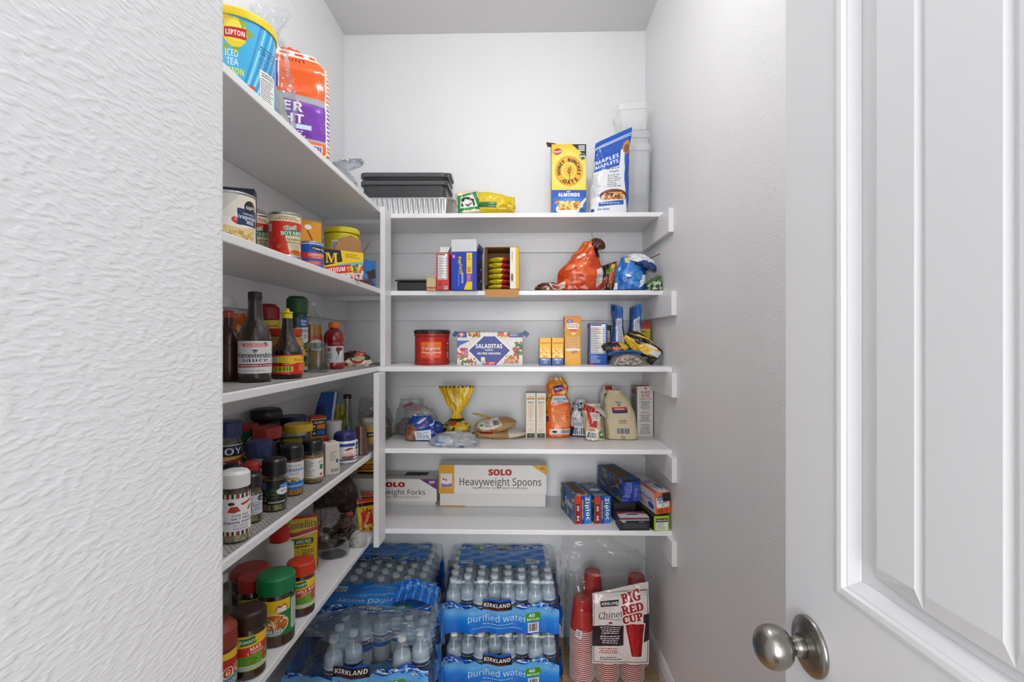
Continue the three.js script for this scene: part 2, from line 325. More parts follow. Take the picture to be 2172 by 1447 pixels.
{ // ribbed grey liner mats
  const weave = tiled(256, (u, v) => { const row = Math.floor(v * 16), s = Math.abs(Math.sin((u * 8 + (row % 2) * 0.5) * Math.PI)), t = Math.abs(Math.sin(v * 16 * Math.PI)); return Math.pow(s, 0.6) * Math.pow(t, 0.5); });
  const mat = new THREE.MeshPhysicalMaterial({ color: '#bebdba', roughness: 0.85, bumpMap: weave, bumpScale: 0.006 });
  for (const [w, l, x, h, z, lab] of [[0.262, 1.55, -0.684, TOP[3], -1.42, 'grey ribbed liner mat under the sauce bottles on the third side shelf'], [0.262, 1.55, -0.684, TOP[4], -1.42, 'grey ribbed liner mat under the spice jars on the fourth side shelf'], [0.6, 0.28, 0.22, TOP[2], -2.148, 'grey liner mat under the chip bags on the second back shelf']]) {
    const m = new THREE.Mesh(slab(w, 0.002, l, 0, 0.001, 0, 0.1), mat); m.name = numbered('liner_mat'); m.position.set(x, EYE + h, z); m.castShadow = m.receiveShadow = true; scene.add(tag(m, lab, 'shelf liner'));
  }
}
{ // ceiling lamp over the shelves, above the frame
  const l = thing('unseen_ceiling_light', 'round white flush ceiling light of the pantry above the door', 'ceiling light', LIGHT.x, H - EYE, LIGHT.d);
  part(l, 'base', lathe([[0, 0], [0.15, 0], [0.15, -0.018], [0.135, -0.022], [0, -0.022]], 48), M('#e8e8e8', 0.4));
  part(l, 'diffuser', lathe([[0, -0.05], [0.08, -0.046], [0.12, -0.035], [0.13, -0.022], [0, -0.021]], 48), M('#ffffff', 0.5, { emissive: '#fff6ea', emissiveIntensity: 1.6 }));
  const w = thing('hall_fill_window', 'added bright fill window in the far wall of the hall', 'window', -0.05, 0.3 - EYE, -2.72);  // added glowing pane and frame that go with the fill light
  part(w, 'fill_window_frame', mergeGeometries([boxAt(1.76, 0.08, 0.05, 0, -0.04, 0), boxAt(1.76, 0.08, 0.05, 0, 2.24, 0), boxAt(0.08, 2.2, 0.05, -0.84, 1.1, 0), boxAt(0.08, 2.2, 0.05, 0.84, 1.1, 0)]), M('#e8e8e8', 0.4));
  part(w, 'fill_window_pane', rbox(1.6, 2.2, 0.01).translate(0, 1.1, 0), M('#ffffff', 0.4, { emissive: '#f6f9ff', emissiveIntensity: 1.5 }));
  const h = thing('unseen_ceiling_light', 'large flat unseen ceiling light panel of the hall before the pantry', 'ceiling light', 0, H - EYE, -1.25);  // hall panel out of view, placed to light the near wall
  part(h, 'frame', rbox(1.4, 0.05, 0.9).translate(0, -0.026, 0), M('#e8e8e8', 0.5));
  part(h, 'diffuser', rbox(1.3, 0.01, 0.8).translate(0, -0.055, 0), M('#ffffff', 0.5, { emissive: '#ffffff', emissiveIntensity: 0.6 }));
}

// ---------- the things on the side shelves ----------
// a bottle or jar: o.body a profile, o.lid [radius, y0, y1, colour, ribs], o.wraps [[radius, y0, y1, print, arc, turn, top radius]], o.fill [profile, colour]
function jar(name, label, cat, x, shelf, d, o) {
  const t = thing(name, label, cat, x, (typeof shelf === 'number' && shelf > 0 ? TOP[shelf] : shelf) + (o.up ?? 0), d, face(x, d) + (o.turn ?? 0), o.group);
  part(t, 'body', (o.flow ? smooth : lathe)(o.body), o.mat ?? M('#e8e6e0', 0.3));
  if (o.fill) part(t, o.fillName ?? 'contents', lathe(o.fill[0], 28), o.fill[1].isMaterial ? o.fill[1] : M(o.fill[1], 0.9));
  if (o.lid) { const [r, y0, y1, c, rb] = o.lid; part(t, o.lidName ?? 'lid', lid(r, y0, y1, rb, o.bev), c.isMaterial ? c : M(c, 0.35)); }
  for (const w of o.wraps ?? []) part(t, 'label', wrap(w[0], w[1], w[2], w[3], (w[4] ?? 4.4) * 0.74, w[5] ?? 0, w[6] ?? w[0]), AM(w[3], o.lr ?? 0.35));
  return t;
}
const mat2 = 0.002;                                    // liner thickness
const speckle = (base, c1, c2) => AM(A(128, 96, base, (g, w, h) => { food(g, 0, 0, w, h, [c1, c2, base], 900, 3); }), 0.9);
const specks = (profile, m) => { const g = lathe(profile, 28); return g; };
function speckFill(t, prof, art) { part(t, 'contents', toArt(lathe(prof, 28), art), AM(art, 0.9)); }

// top side shelf
{
  seed(1);
  const art = A(560, 300, '#35a9de', (g, w, h) => {
    const gr = g.createLinearGradient(0, 0, w, 0); gr.addColorStop(0, '#6cc6e8'); gr.addColorStop(0.5, '#3fb0e2'); gr.addColorStop(1, '#2b9bd6'); g.fillStyle = gr; g.fillRect(0, 0, w, h);
    for (let i = 0; i < 9; i++) P(g, i % 2 ? '#8fd6f0' : '#2391cf', 215 + i * 14, 300, 330 + i * 30, -10, 344 + i * 30, -10, 226 + i * 14, 300);
    P(g, '#f1c72f', 120, 20, 150, 5, 175, 30, 150, 55); P(g, '#7fae3a', 235, 40, 290, 62, 240, 88, 215, 70); P(g, '#8fb83e', 130, 125, 160, 118, 150, 160);
    E(g, '#f4d422', 188, 72, 60, 56); E(g, '#fae650', 188, 66, 46, 40); P(g, '#8fb83e', 205, 20, 250, 28, 225, 55); P(g, '#7fae3a', 170, 128, 215, 125, 195, 160);
    P(g, '#c41f1d', 136, 58, 245, 50, 245, 92, 136, 96); T(g, 'LIPTON', 190, 74, 27, '#fff', { rot: -0.04 });
    T(g, 'ICED', 172, 152, 34, '#fff', { n: 1, sx: 0.9 }); T(g, 'TEA', 176, 184, 34, '#fff', { n: 1 }); T(g, 'LEMON', 178, 217, 34, '#f7e23c', { sx: 0.95 }); lines(g, 150, 238, 60, 2, 7, '#e8f6fb', 'c');
    R(g, '#d2322c', 100, 256, 190, 13); R(g, '#bfe4f2', 100, 274, 190, 26);
    lines(g, 310, 88, 140, 3, 12, '#174c78', 'c'); lines(g, 310, 128, 130, 5, 10, '#1d6fa4', 'c');
    R(g, '#f4f4ef', 318, 178, 130, 118); lines(g, 326, 186, 112, 2, 9, '#222', 'c'); lines(g, 324, 208, 116, 10, 8.5, '#666');
  });
  jar('drink_mix_tub', 'round blue drink mix tub with yellow lid on the top side shelf', 'tub', -0.634, 1, 1.1, { turn: 0.42, body: [[0, 0], [0.078, 0], [0.08, 0.003], [0.08, 0.172], [0, 0.172]], mat: M('#4fb4df', 0.3), wraps: [[0.0805, 0.004, 0.17, art, 3.6]], lid: [0.0835, 0.164, 0.184, '#f2d21d', 0], lr: 0.3 });
}
{
  seed(2);
  const art = A(300, 430, '#f0601f', (g, w, h) => {
    R(g, '#f4f1ec', 0, 0, w, 26); for (let i = 0; i < 6; i++) R(g, '#e8481c', i * 55, 6, 34, 12); T(g, 'COUNT', 150, 42, 24, '#7c1408', { sx: 1.1 });
    P(g, '#f4f3f8', 0, 62, 118, 55, 118, 165, 0, 172); g.strokeStyle = '#2c2e86'; g.lineWidth = 7; g.strokeRect(-10, 64, 122, 98); T(g, 'V.', 76, 116, 92, '#27318f', { skew: -0.2 });
    P(g, '#a9a9ad', 0, 172, w, 190, w, 218, 0, 196); P(g, '#6c2f97', 0, 196, w, 218, w, 352, 0, 342); P(g, '#7d3fb0', 150, 205, w, 218, w, 350, 210, 350);
    T(g, 'SUPER', 110, 232, 50, '#fff', { sx: 0.95 }); T(g, 'TIGHT', 118, 276, 48, '#fff', { sx: 0.95 }); R(g, '#cfe6f4', 20, 296, 185, 19); T(g, 'FULL COAT', 112, 306, 20, '#223'); lines(g, 40, 326, 60, 3, 8, '#e6d8f0'); R(g, '#fff', 118, 320, 2, 26); lines(g, 130, 322, 70, 3, 9, '#fff');
    P(g, '#a9a9ad', 0, 342, w, 352, w, 362, 0, 352); T(g, 'Plates', 100, 388, 28, '#ffe3d6'); bar(g, 178, 370, 56, 50, '#efe9f2', '#33226b');
    for (let i = 0; i < 26; i++) R(g, i % 2 ? '#fbfbfa' : '#ddd9d2', 248, i * 17, 26, 9); R(g, '#f0ece6', 244, 0, 5, h); R(g, '#f4f2ee', 274, 0, 3, h);
  });
  const t = thing('paper_plate_pack', 'tall orange and purple wrapped pack of paper plates on the top side shelf', 'paper plates', -0.668, TOP[1], 1.43, 0.5);
  part(t, 'wrapper', bag({ H: 0.305, W: ramp(0, 0.092, 0.1, 0.102, 0.85, 0.1, 1, 0.07), T: ramp(0, 0.058, 0.8, 0.056, 1, 0.03), n: 5, wr: 0.005, fq: 14, sd: 2, art, top: 1, nv: 60, nu: 72 }), AM(art, 0.22));
  part(t, 'twisted_end', lump(0.03, 0.016, 0.02, { sd: 3, wr: 0.4 }).translate(0, 0.3, 0), M('#e8502a', 0.3));
}
{
  const t = thing('plastic_bag', 'clear plastic bag with a twisted top between blue tub and orange pack', 'bag', -0.64, TOP[1], 1.265, 0.4);
  part(t, 'film', bag({ H: 0.33, W: ramp(0, 0.05, 0.3, 0.055, 0.7, 0.03, 0.8, 0.012, 1, 0.04), T: ramp(0, 0.05, 0.3, 0.055, 0.7, 0.028, 0.8, 0.01, 1, 0.016), wr: 0.012, fq: 26, sd: 4, nv: 60, folds: 0.002 }), FILM);
  part(t, 'contents', lump(0.038, 0.09, 0.036, { sd: 8, wr: 0.2 }), M('#a7a8a2', 0.8));
}
{
  const t = thing('film_bag', 'crumpled grey plastic film bag near the far end of the top side shelf', 'bag', -0.675, TOP[1], 1.76);
  part(t, 'film', lump(0.075, 0.07, 0.08, { sd: 6, wr: 0.22, fq: 4, nu: 72, nv: 44 }), M('#d5d9de', 0.14, { transmission: 0.55, thickness: 0 }));
  part(t, 'contents', lump(0.055, 0.05, 0.06, { sd: 7, wr: 0.4 }), M('#7d8187', 0.35, { metalness: 0.5 }));
  part(t, 'loose_end', lump(0.05, 0.012, 0.03, { sd: 9, wr: 0.5, fq: 6 }).rotateZ(0.25).translate(0.045, 0.1, 0.0), pane('#eceff2', 0.1));
}

// second side shelf
{
  seed(3);
  const f = A(120, 160, '#1a2038', (g, w) => { for (let i = 0; i < 12; i++) P(g, i % 2 ? '#222b49' : '#141a30', rnd(0, w), 0, rnd(0, w), 0, rnd(0, w), 160); T(g, 'C', 66, 40, 46, '#d8452c', { n: 1, f: 'serif' }); R(g, '#f2efe8', 20, 56, 70, 34); T(g, 'Sw.', 50, 74, 26, '#b3262b', { f: 'serif' }); });
  const t = thing('baking_box', 'dark navy box standing behind the large milk can on the second side shelf', 'box', -0.668, TOP[2], 1.142, 0.35);
  part(t, 'carton', ...carton(0.1, 0.148, 0.035, { f, any: '#1d2440' }));
}
const CANM = M('#b8b9ba', 0.3, { metalness: 1 });
function can(label, x, d, r, h, art, o = {}) {
  const t = thing('food_can', label, 'can', x, TOP[2] + (o.up ?? 0), d, face(x, d) + (o.turn ?? 0));
  part(t, 'body', lathe([[0, 0.002], [r - 0.003, 0.002], [r - 0.002, 0], [r, 0.001], [r, 0.004], [r - 0.0012, 0.006], [r - 0.0012, h - 0.006], [r, h - 0.004], [r, h - 0.001], [r - 0.002, h], [r - 0.004, h - 0.004], [0, h - 0.004]], 48, 0.0005), CANM);
  part(t, 'label', wrap(r - 0.0008, 0.0065, h - 0.0065, art, 3.2), AM(art, 0.3));
}
{
  seed(4);
  const milk = A(360, 210, '#ece6d8', (g, w, h) => { P(g, '#d5d2cc', 0, 0, 190, 0, 120, 80, 0, 95); P(g, '#b9b6b0', 0, 60, 70, 62, 40, 110, 0, 112); P(g, '#f2e9c8', 200, 0, w, 0, w, 50, 250, 40); P(g, '#e7cf94', 20, 135, 210, 118, 280, 140, 270, 210, 20, 210); P(g, '#f4efe6', 10, 128, 140, 105, 285, 135, 200, 155); food(g, 20, 160, 260, 50, ['#d8b061', '#efdcae', '#c99b4a'], 80, 9); E(g, '#cf2f33', 180, 122, 28, 16, 0.3); E(g, '#ee8f85', 176, 118, 12, 5, 0.3); R(g, '#1d3461', 178, 62, 122, 76); E(g, '#15171c', 246, 52, 36, 33); T(g, 'Signa', 246, 50, 20, '#fff', { f: 'serif', rot: -0.15 }); T(g, 'EVAPORATED', 238, 84, 11, '#dfe6f2'); T(g, 'Evaporated', 238, 100, 23, '#fff', { f: 'serif' }); T(g, 'Milk', 246, 122, 22, '#fff', { f: 'serif' }); });
  can('large cream and navy milk can at the near end of the second side shelf', -0.618, 1.05, 0.05, 0.106, milk, { turn: 0.3 });
  const chef = (t1, t2) => A(300, 280, '#d8301c', (g, w, h) => { R(g, '#ece0bd', 0, 0, w, 50); lines(g, 80, 14, 170, 2, 14, '#8a5a20', 'c'); for (let i = 0; i < 20; i++) P(g, '#d8301c', i * 15, 52, i * 15 + 8, 44, i * 15 + 15, 52); R(g, '#e9e4da', 0, 0, 22, h); lines(g, 3, 20, 16, 22, 11, '#7d1f16'); R(g, '#f3efe6', 34, 64, 28, 54); lines(g, 37, 70, 22, 5, 9, '#222'); E(g, '#2e7a3b', 205, 128, 80, 26, -0.12); P(g, '#e8dcb4', 150, 150, 270, 138, 262, h, 178, h); T(g, 'Chef', 180, 90, 34, '#2f7c3c', { f: 'serif', rot: -0.2, st: '#fff', sw: 5 }); T(g, 'BOYARDEE', 212, 126, 36, '#fff', { f: 'serif', rot: -0.1, sx: 0.86 }); T(g, t1, 212, 170, 22, '#5a3516', { f: 'serif', rot: -0.05 }); T(g, t2, 214, 192, 22, '#5a3516', { f: 'serif', rot: -0.05 }); lines(g, 176, 206, 80, 4, 8, '#2f9c82', 'c'); for (const [x, y] of [[92, 190], [70, 235], [122, 240]]) { E(g, '#c7201a', x, y, 32, 26); E(g, '#e9604a', x - 8, y - 8, 10, 6); P(g, '#4b8a2e', x - 14, y - 22, x, y - 16, x + 14, y - 24, x, y - 28); } E(g, '#e07a25', 222, 262, 44, 22); E(g, '#c2571a', 222, 258, 28, 12); });
  can('red and cream pasta can standing behind a like one, beside the milk can', -0.664, 1.232, 0.0375, 0.108, chef('Spaghetti', '& Balls'), { turn: -0.2 });
  can('red and cream pasta can in front, with two tomatoes on its label', -0.582, 1.222, 0.0375, 0.108, chef('Spaghetti', 'Mostaccioli'));
  const chip = A(300, 210, '#1f5fc0', (g, w, h) => { R(g, '#15161c', 0, 0, 66, h); for (let i = 0; i < 4; i++) { g.strokeStyle = '#eee'; g.lineWidth = 3; g.beginPath(); g.arc(34, 34 + i * 46, 13, 0, 7); g.stroke(); lines(g, 18, 54 + i * 46, 34, 1, 8, '#ddd', 'c'); } R(g, '#dfe6ee', 0, 0, w, 8); P(g, '#14151a', 150, 20, w, 34, w, 82, 150, 62); T(g, 'Casa Real', 226, 50, 30, '#fff', { rot: 0.1 }); R(g, '#d6402f', 66, 84, w, 54); T(g, 'CHIPOTLE', 196, 104, 31, '#f4eedf'); T(g, 'PEPPERS', 196, 128, 19, '#f4c9b8'); R(g, '#cf3a44', 100, 158, 140, 40); lines(g, 110, 166, 120, 3, 10, '#f3b8b0', 'c'); });
  can('small blue chilli can before the chocolate drink carton', -0.597, 1.412, 0.0335, 0.077, chip);
}
{
  seed(6);
  const f = A(150, 300, '#4a2413', (g, w, h) => { R(g, '#c9a81f', 0, 0, w, 34); E(g, '#e7dfd4', 60, 150, 62, 62); E(g, '#4a2413', 60, 150, 50, 50); T(g, 'rich', 60, 150, 40, '#c8463a', { f: 'serif' }); E(g, '#a8372d', 90, 235, 60, 28); E(g, '#6b341d', 80, 270, 70, 30); });
  const s = A(150, 300, '#e79a22', (g, w, h) => { R(g, '#d08a1e', 0, 0, w, 8); E(g, '#fff', 50, 40, 26, 14); P(g, '#7a3a12', 40, 60, 100, 150, 108, 146, 50, 56); T(g, 'Hot Chocolate', 76, 178, 17, '#6a2d0f'); lines(g, 24, 196, 100, 9, 10, '#a5601a'); });
  const t = thing('drink_carton', 'brown and orange chocolate drink carton behind the blue can', 'carton', -0.652, TOP[2], 1.505, 0.9);
  part(t, 'carton', ...carton(0.065, 0.158, 0.06, { f: s, l: f, r: s, t: '#d6b125' }));
}
jar('sauce_jar', 'yellow capped jar mostly hidden behind the pasta cans', 'jar', -0.745, 2, 1.36, { body: [[0, 0], [0.03, 0], [0.03, 0.11], [0.025, 0.122], [0, 0.122]], mat: M('#8b5a23', 0.3), lid: [0.029, 0.12, 0.138, '#eeb41c', 30] });
{
  seed(7);
  const art = A(420, 330, '#cdbf12', (g, w, h) => { P(g, '#5a2a18', 150, 30, 420, 26, 420, 250, 360, 190, 330, 160, 300, 186, 270, 165, 240, 190, 205, 150, 150, 160); bar(g, 92, 40, 50, 110, '#f2f1ea', '#222'); T(g, 'CHOCOLATE', 290, 84, 36, '#f5ede3', { rot: 0.06, sx: 0.95 }); R(g, '#16203c', 88, 200, 60, 56); lines(g, 94, 208, 48, 4, 11, '#d6dcea'); R(g, '#d8e3c8', 92, 262, 52, 30); P(g, '#1b3796', 240, 240, 300, 216, 330, 236, 280, 262); T(g, 'quick', 296, 240, 40, '#fff', { st: '#1b3796', f: 'serif', sw: 8 }); E(g, '#8b4c22', 330, 300, 70, 26); });
  jar('cocoa_tub', 'large yellow chocolate powder tub with yellow lid on the second side shelf', 'tub', -0.628, 2, 1.735, { turn: 0.25, body: [[0, 0], [0.054, 0], [0.057, 0.004], [0.0575, 0.16], [0.055, 0.166], [0, 0.166]], mat: M('#d3c414', 0.3), wraps: [[0.058, 0.006, 0.156, art, 4]], lid: [0.06, 0.166, 0.186, '#d8cb1d', 0], bev: 0.006 });
}
{
  seed(8);
  const art = A(340, 200, '#efcb1e', (g, w, h) => { P(g, '#181c2c', 0, 0, 150, 0, 165, 80, 0, 130); P(g, '#e9e4d3', 0, 76, 24, 120, 0, 130); T(g, 'M', 78, 62, 100, '#f3cd22', { sx: 1.15, rot: -0.05, f: 'serif' }); lines(g, 190, 20, 130, 3, 11, '#7a5f10'); P(g, '#6cb6d6', 120, 108, 260, 78, 340, 70, 340, 98, 130, 128); P(g, '#c92a1e', 20, 132, 230, 96, 250, 150, 30, 190); T(g, 'MEDIUM', 112, 144, 42, '#fff', { rot: -0.17, sx: 0.9 }); T(g, '15', 222, 128, 46, '#f7dc3b', { rot: -0.17 }); food(g, 250, 90, 90, 110, ['#4e8a34', '#f0ddb0', '#e58a54', '#d24a3a', '#2f6f35'], 60, 14); P(g, '#c7d3d8', 130, 170, 330, 150, 330, 200, 120, 200); food(g, 150, 165, 160, 35, ['#b0587a', '#ead6c0', '#c23a35'], 30, 10); });
  const t = thing('food_box', 'yellow opened food box with raised brown flap at the shelf front', 'box', -0.588, TOP[2], 1.612, 0.72);
  part(t, 'carton', ...carton(0.136, 0.088, 0.045, { f: art, any: '#e6c11f', t: '#6b4a2c' }));
  const card = M('#a67a4d', 0.85);
  part(t, 'flap', new THREE.ExtrudeGeometry(new THREE.Shape([[-0.045, 0], [0.05, 0], [0.052, 0.05], [0.02, 0.066], [-0.02, 0.05]].map((p) => new THREE.Vector2(...p))), { depth: 0.0012, bevelEnabled: false }).rotateX(-0.25).translate(0.03, 0.088, -0.02), card, 'raised brown cardboard back flap');
  part(t, 'flap', flap(0.042, 0.05).rotateY(1.2).rotateZ(-0.5).translate(0.074, 0.084, 0), card, 'brown cardboard end flap leaning out');
}
{
  seed(9);
  const art = A(180, 200, '#1f6fb4', (g, w, h) => { for (let i = 0; i < 8; i++) { g.strokeStyle = i % 2 ? '#3e90d0' : '#17558f'; g.lineWidth = 8; g.beginPath(); g.arc(rnd(0, w), rnd(0, h * 0.7), rnd(20, 60), 0, 4); g.stroke(); } E(g, '#c1282c', 30, 70, 26, 16); T(g, 'S', 36, 120, 62, '#fff', { f: 'serif' }); P(g, '#3a211a', 90, 90, 170, 60, 176, 130, 110, 150); P(g, '#5b3526', 20, 160, 130, 140, 170, 190, 30, 200); });
  const t = thing('cookie_box', 'small blue cookie box at the far end of the second side shelf', 'box', -0.592, TOP[2], 1.862, 0.75);
  part(t, 'carton', ...carton(0.075, 0.098, 0.05, { f: art, r: art, any: '#1f5f9e' }));
}

// third side shelf, on the liner
{
  seed(10);
  const glassDark = M('#20130d', 0.08, { clearcoat: 0.6 });
  const lab0 = A(160, 170, '#2a1c18', (g, w, h) => { R(g, '#3d1a1d', 0, 20, w, 50); T(g, 'TO', 96, 60, 34, '#fff'); T(g, 'wings', 80, 92, 38, '#fff', { f: 'serif', rot: -0.1 }); R(g, '#2d7f3e', 0, 112, w, 50); lines(g, 20, 120, 120, 3, 13, '#e6efe0', 'c'); });
  jar('sauce_bottle', 'dark sauce bottle cut off by the wall at the left of the third side shelf', 'bottle', -0.692, 3, 1.172, { up: mat2, flow: 1, body: [[0, 0], [0.024, 0.0005], [0.026, 0.004], [0.026, 0.09], [0.022, 0.11], [0.013, 0.128], [0.0115, 0.15]], mat: M('#4b2b1e', 0.12), lid: [0.013, 0.148, 0.166, '#b6462c', 0], wraps: [[0.0265, 0.02, 0.085, lab0, 4]], turn: 0.5 });
  const worc = A(300, 330, '#dfe0de', (g, w, h) => { pill(g, '#c4242a', 70, 22, 160, 38); pill(g, '#fff', 76, 27, 148, 28, 14); pill(g, '#c4242a', 80, 30, 140, 22, 11); T(g, 'Goodvalue', 150, 41, 22, '#fff'); P(g, '#2e8b45', 200, 10, 226, 20, 214, 36, 198, 26); P(g, '#1f2a6b', 132, 86, 142, 94, 150, 84, 158, 94, 168, 86, 162, 104, 138, 104); R(g, '#1f2a6b', 140, 107, 20, 10); T(g, 'Worcestershire', 150, 146, 62, '#18181c', { f: 'serif', sx: 0.5, w: 2 }); R(g, '#7d7f86', 14, 200, 34, 3); R(g, '#7d7f86', 252, 200, 34, 3); T(g, 'sauce', 150, 192, 54, '#2b416d', { f: 'serif' }); P(g, '#8e2a2c', 24, 236, 276, 228, 276, 260, 24, 270); T(g, 'FOR MARINADES & COOKING', 150, 249, 19, '#f5e8e2', { rot: -0.03 }); T(g, '10 FL OZ (295 mL)', 150, 300, 15, '#3c6e58'); });
  jar('worcestershire_bottle', 'tall brown sauce bottle with white label and black cap on third side shelf', 'bottle', -0.617, 3, 1.149, { up: mat2, flow: 1, body: [[0, 0], [0.031, 0.0004], [0.0345, 0.004], [0.0348, 0.03], [0.0348, 0.092], [0.034, 0.105], [0.028, 0.124], [0.019, 0.142], [0.0155, 0.165], [0.0145, 0.185], [0.0155, 0.1875], [0.0155, 0.19]], mat: glassDark, wraps: [[0.0353, 0.021, 0.094, worc, 4.4]], lid: [0.0148, 0.19, 0.207, '#17171a', 36], bev: 0.002 });
  const mag = A(320, 210, '#d3231d', (g, w, h) => { P(g, '#f0cf1b', 0, 22, 120, 16, 320, 0, 320, 84, 210, 88, 180, 100, 150, 88, 0, 84); E(g, '#bfe0ef', 62, 52, 34, 26); lines(g, 44, 46, 36, 2, 9, '#205f86', 'c'); g.strokeStyle = '#8f7413'; g.lineWidth = 2; g.strokeRect(100, 30, 66, 48); lines(g, 106, 36, 54, 4, 10, '#a08318', 'c'); T(g, 'Sazon', 250, 54, 44, '#cf2a1c', { f: 'serif' }); E(g, '#cf2a1c', 262, 18, 16, 14); lines(g, 30, 96, 90, 1, 12, '#4b0d0a'); E(g, '#2b0c0a', 100, 102, 9); T(g, 'Sauce', 150, 100, 18, '#f6d93b'); bar(g, 44, 126, 138, 56, '#cfd81e', '#284310'); lines(g, 225, 98, 80, 6, 14, '#f3b23c'); lines(g, 60, 188, 120, 1, 10, '#f3d6c4'); });
  const t = thing('seasoning_bottle', 'flared dark seasoning bottle with yellow cap and red label', 'bottle', -0.597, TOP[3] + mat2, 1.265, face(-0.597, 1.265) + 0.15);
  part(t, 'body', smooth([[0, 0], [0.033, 0.0005], [0.0365, 0.004], [0.037, 0.06], [0.0365, 0.068], [0.03, 0.082], [0.021, 0.098], [0.0135, 0.125], [0.0115, 0.15], [0.0118, 0.153]]), glassDark);
  part(t, 'label', wrap(0.0386, 0.012, 0.06, mag, 3.1), AM(mag, 0.3));
  part(t, 'cap', mergeGeometries([lid(0.0125, 0.151, 0.164, 20, 0.001), lid(0.0135, 0.1645, 0.168, 0, 0.001), smooth([[0.006, 0.168], [0.0055, 0.173], [0.0035, 0.176], [0, 0.177]], 20, 12)].map((g) => g.index ? g.toNonIndexed() : g)), M('#ecd81c', 0.35));
  // orange snack bag with clear zip top
  const ob = A(160, 200, '#cf6a2c', (g, w, h) => { food(g, 0, 0, w, h, ['#d87a35', '#b9551f', '#e39a5e', '#c9733a'], 160, 22); P(g, '#e8d9cc', 0, 60, 90, 80, 70, 96, 0, 80); });
  const b = thing('snack_bag', 'orange plastic bag leaning behind the tall brown bottle', 'bag', -0.74, TOP[3] + mat2, 1.292, 0.5);
  part(b, 'bag', bag({ H: 0.165, W: ramp(0, 0.046, 0.6, 0.046, 1, 0.03), T: ramp(0, 0.03, 0.7, 0.026, 1, 0.006), wr: 0.01, fq: 20, sd: 12, art: ob, X: (v) => v * 0.01 }), AM(ob, 0.25));
  part(b, 'clear_top', bag({ H: 0.05, W: ramp(0, 0.03, 1, 0.042), T: ramp(0, 0.006, 1, 0.003), wr: 0.006, fq: 24, sd: 13, bottom: false, nv: 16 }).rotateZ(0.7).translate(-0.016, 0.15, 0), FILM);
  jar('red_bottle', 'red bottle with domed red cap behind the peanut butter jar', 'bottle', -0.765, 3, 1.5, { up: mat2, body: [[0, 0], [0.031, 0], [0.032, 0.003], [0.032, 0.13], [0.03, 0.14], [0, 0.14]], mat: M('#7d1417', 0.2), wraps: [[0.0325, 0.03, 0.155, A(200, 170, '#d9c92a', (g) => { R(g, '#a9231d', 0, 60, 200, 110); lines(g, 30, 20, 130, 3, 12, '#8f1d15', 'c'); }), 4]], lid: [0.031, 0.158, 0.205, '#9c1c20', 0], bev: 0.012 });
  const pbl = A(320, 170, '#a5713a', (g, w, h) => { food(g, 0, 0, w, h, ['#a87640', '#9c6a34'], 60, 30); R(g, '#c79a5b', 0, 0, w, 30); R(g, '#e9e7e2', 190, 40, 130, 90); E(g, '#c22a2a', 252, 62, 36, 14); E(g, '#fff', 252, 62, 28, 9); T(g, 'P.B.', 252, 62, 14, '#c22a2a'); T(g, 'crunchy', 254, 100, 24, '#7b3c12', { f: 'serif' }); P(g, '#3c2413', 0, 60, 40, 70, 60, 110, 0, 96); });
  jar('peanut_butter_jar', 'peanut butter jar with wide ribbed red lid on the third side shelf', 'jar', -0.665, 3, 1.39, { up: mat2, body: [[0, 0], [0.045, 0], [0.049, 0.005], [0.049, 0.098], [0.043, 0.108], [0, 0.108]], mat: M('#a97a42', 0.2), wraps: [[0.0495, 0.006, 0.097, pbl, 4.6]], lid: [0.047, 0.108, 0.128, '#c8331f', 44], bev: 0.002 });
  const gl = A(240, 260, '#1f4a2a', (g, w, h) => { E(g, '#1f5cb0', 150, 22, 48, 24); T(g, 'Great', 150, 15, 18, '#fff'); T(g, 'Value', 150, 31, 16, '#fff'); P(g, '#e6ecef', 84, 50, 240, 44, 240, 112, 150, 126, 84, 96); T(g, 'Cooking', 165, 62, 28, '#2b7c9c'); T(g, 'Oil', 168, 92, 30, '#2b7c9c'); food(g, 110, 124, 110, 116, ['#d6492b', '#e9c73c', '#2d8a3c', '#15171b', '#e98a32'], 36, 14); R(g, '#ded9cf', 90, 240, 150, 20); });
  jar('spray_can', 'tall green cooking spray can with domed green cap', 'can', -0.7, 3, 1.55, { up: mat2, turn: 0.25, body: [[0, 0], [0.029, 0], [0.031, 0.002], [0.031, 0.168], [0.028, 0.176], [0.0275, 0.18], [0, 0.18]], mat: M('#1d4a2b', 0.25), wraps: [[0.0314, 0.004, 0.165, gl, 4.2]], lid: [0.0315, 0.179, 0.232, '#24502f', 0], bev: 0.009, lr: 0.25 });
  const ol = A(220, 200, '#c8431f', (g, w, h) => { E(g, '#f1e9df', 130, 70, 62, 42); T(g, 'Rich', 130, 60, 26, '#b32a1c', { f: 'serif' }); T(g, 'wine', 130, 84, 24, '#b32a1c', { f: 'serif' }); R(g, '#d88a2f', 0, 120, w, 80); bar(g, 186, 20, 30, 80); });
  const o = jar('vinegar_bottle', 'clear tall bottle of amber liquid behind the spray can', 'bottle', -0.703, 3, 1.66, { up: mat2, turn: 0.3, flow: 1, body: [[0, 0], [0.031, 0.0005], [0.034, 0.004], [0.034, 0.15], [0.031, 0.17], [0.017, 0.192], [0.0125, 0.2], [0.0125, 0.212]], mat: GLASS, wraps: [[0.0347, 0.02, 0.112, ol, 4]], fill: [[[0, 0.002], [0.032, 0.004], [0.032, 0.148], [0, 0.148]], M('#b8801f', 0.15)], lid: [0.0135, 0.211, 0.225, '#e8e6e2', 24] });
  const m = thing('glass_jar', 'small empty clear glass jar without a lid on the third side shelf', 'jar', -0.618, TOP[3] + mat2, 1.511, face(-0.618, 1.511));
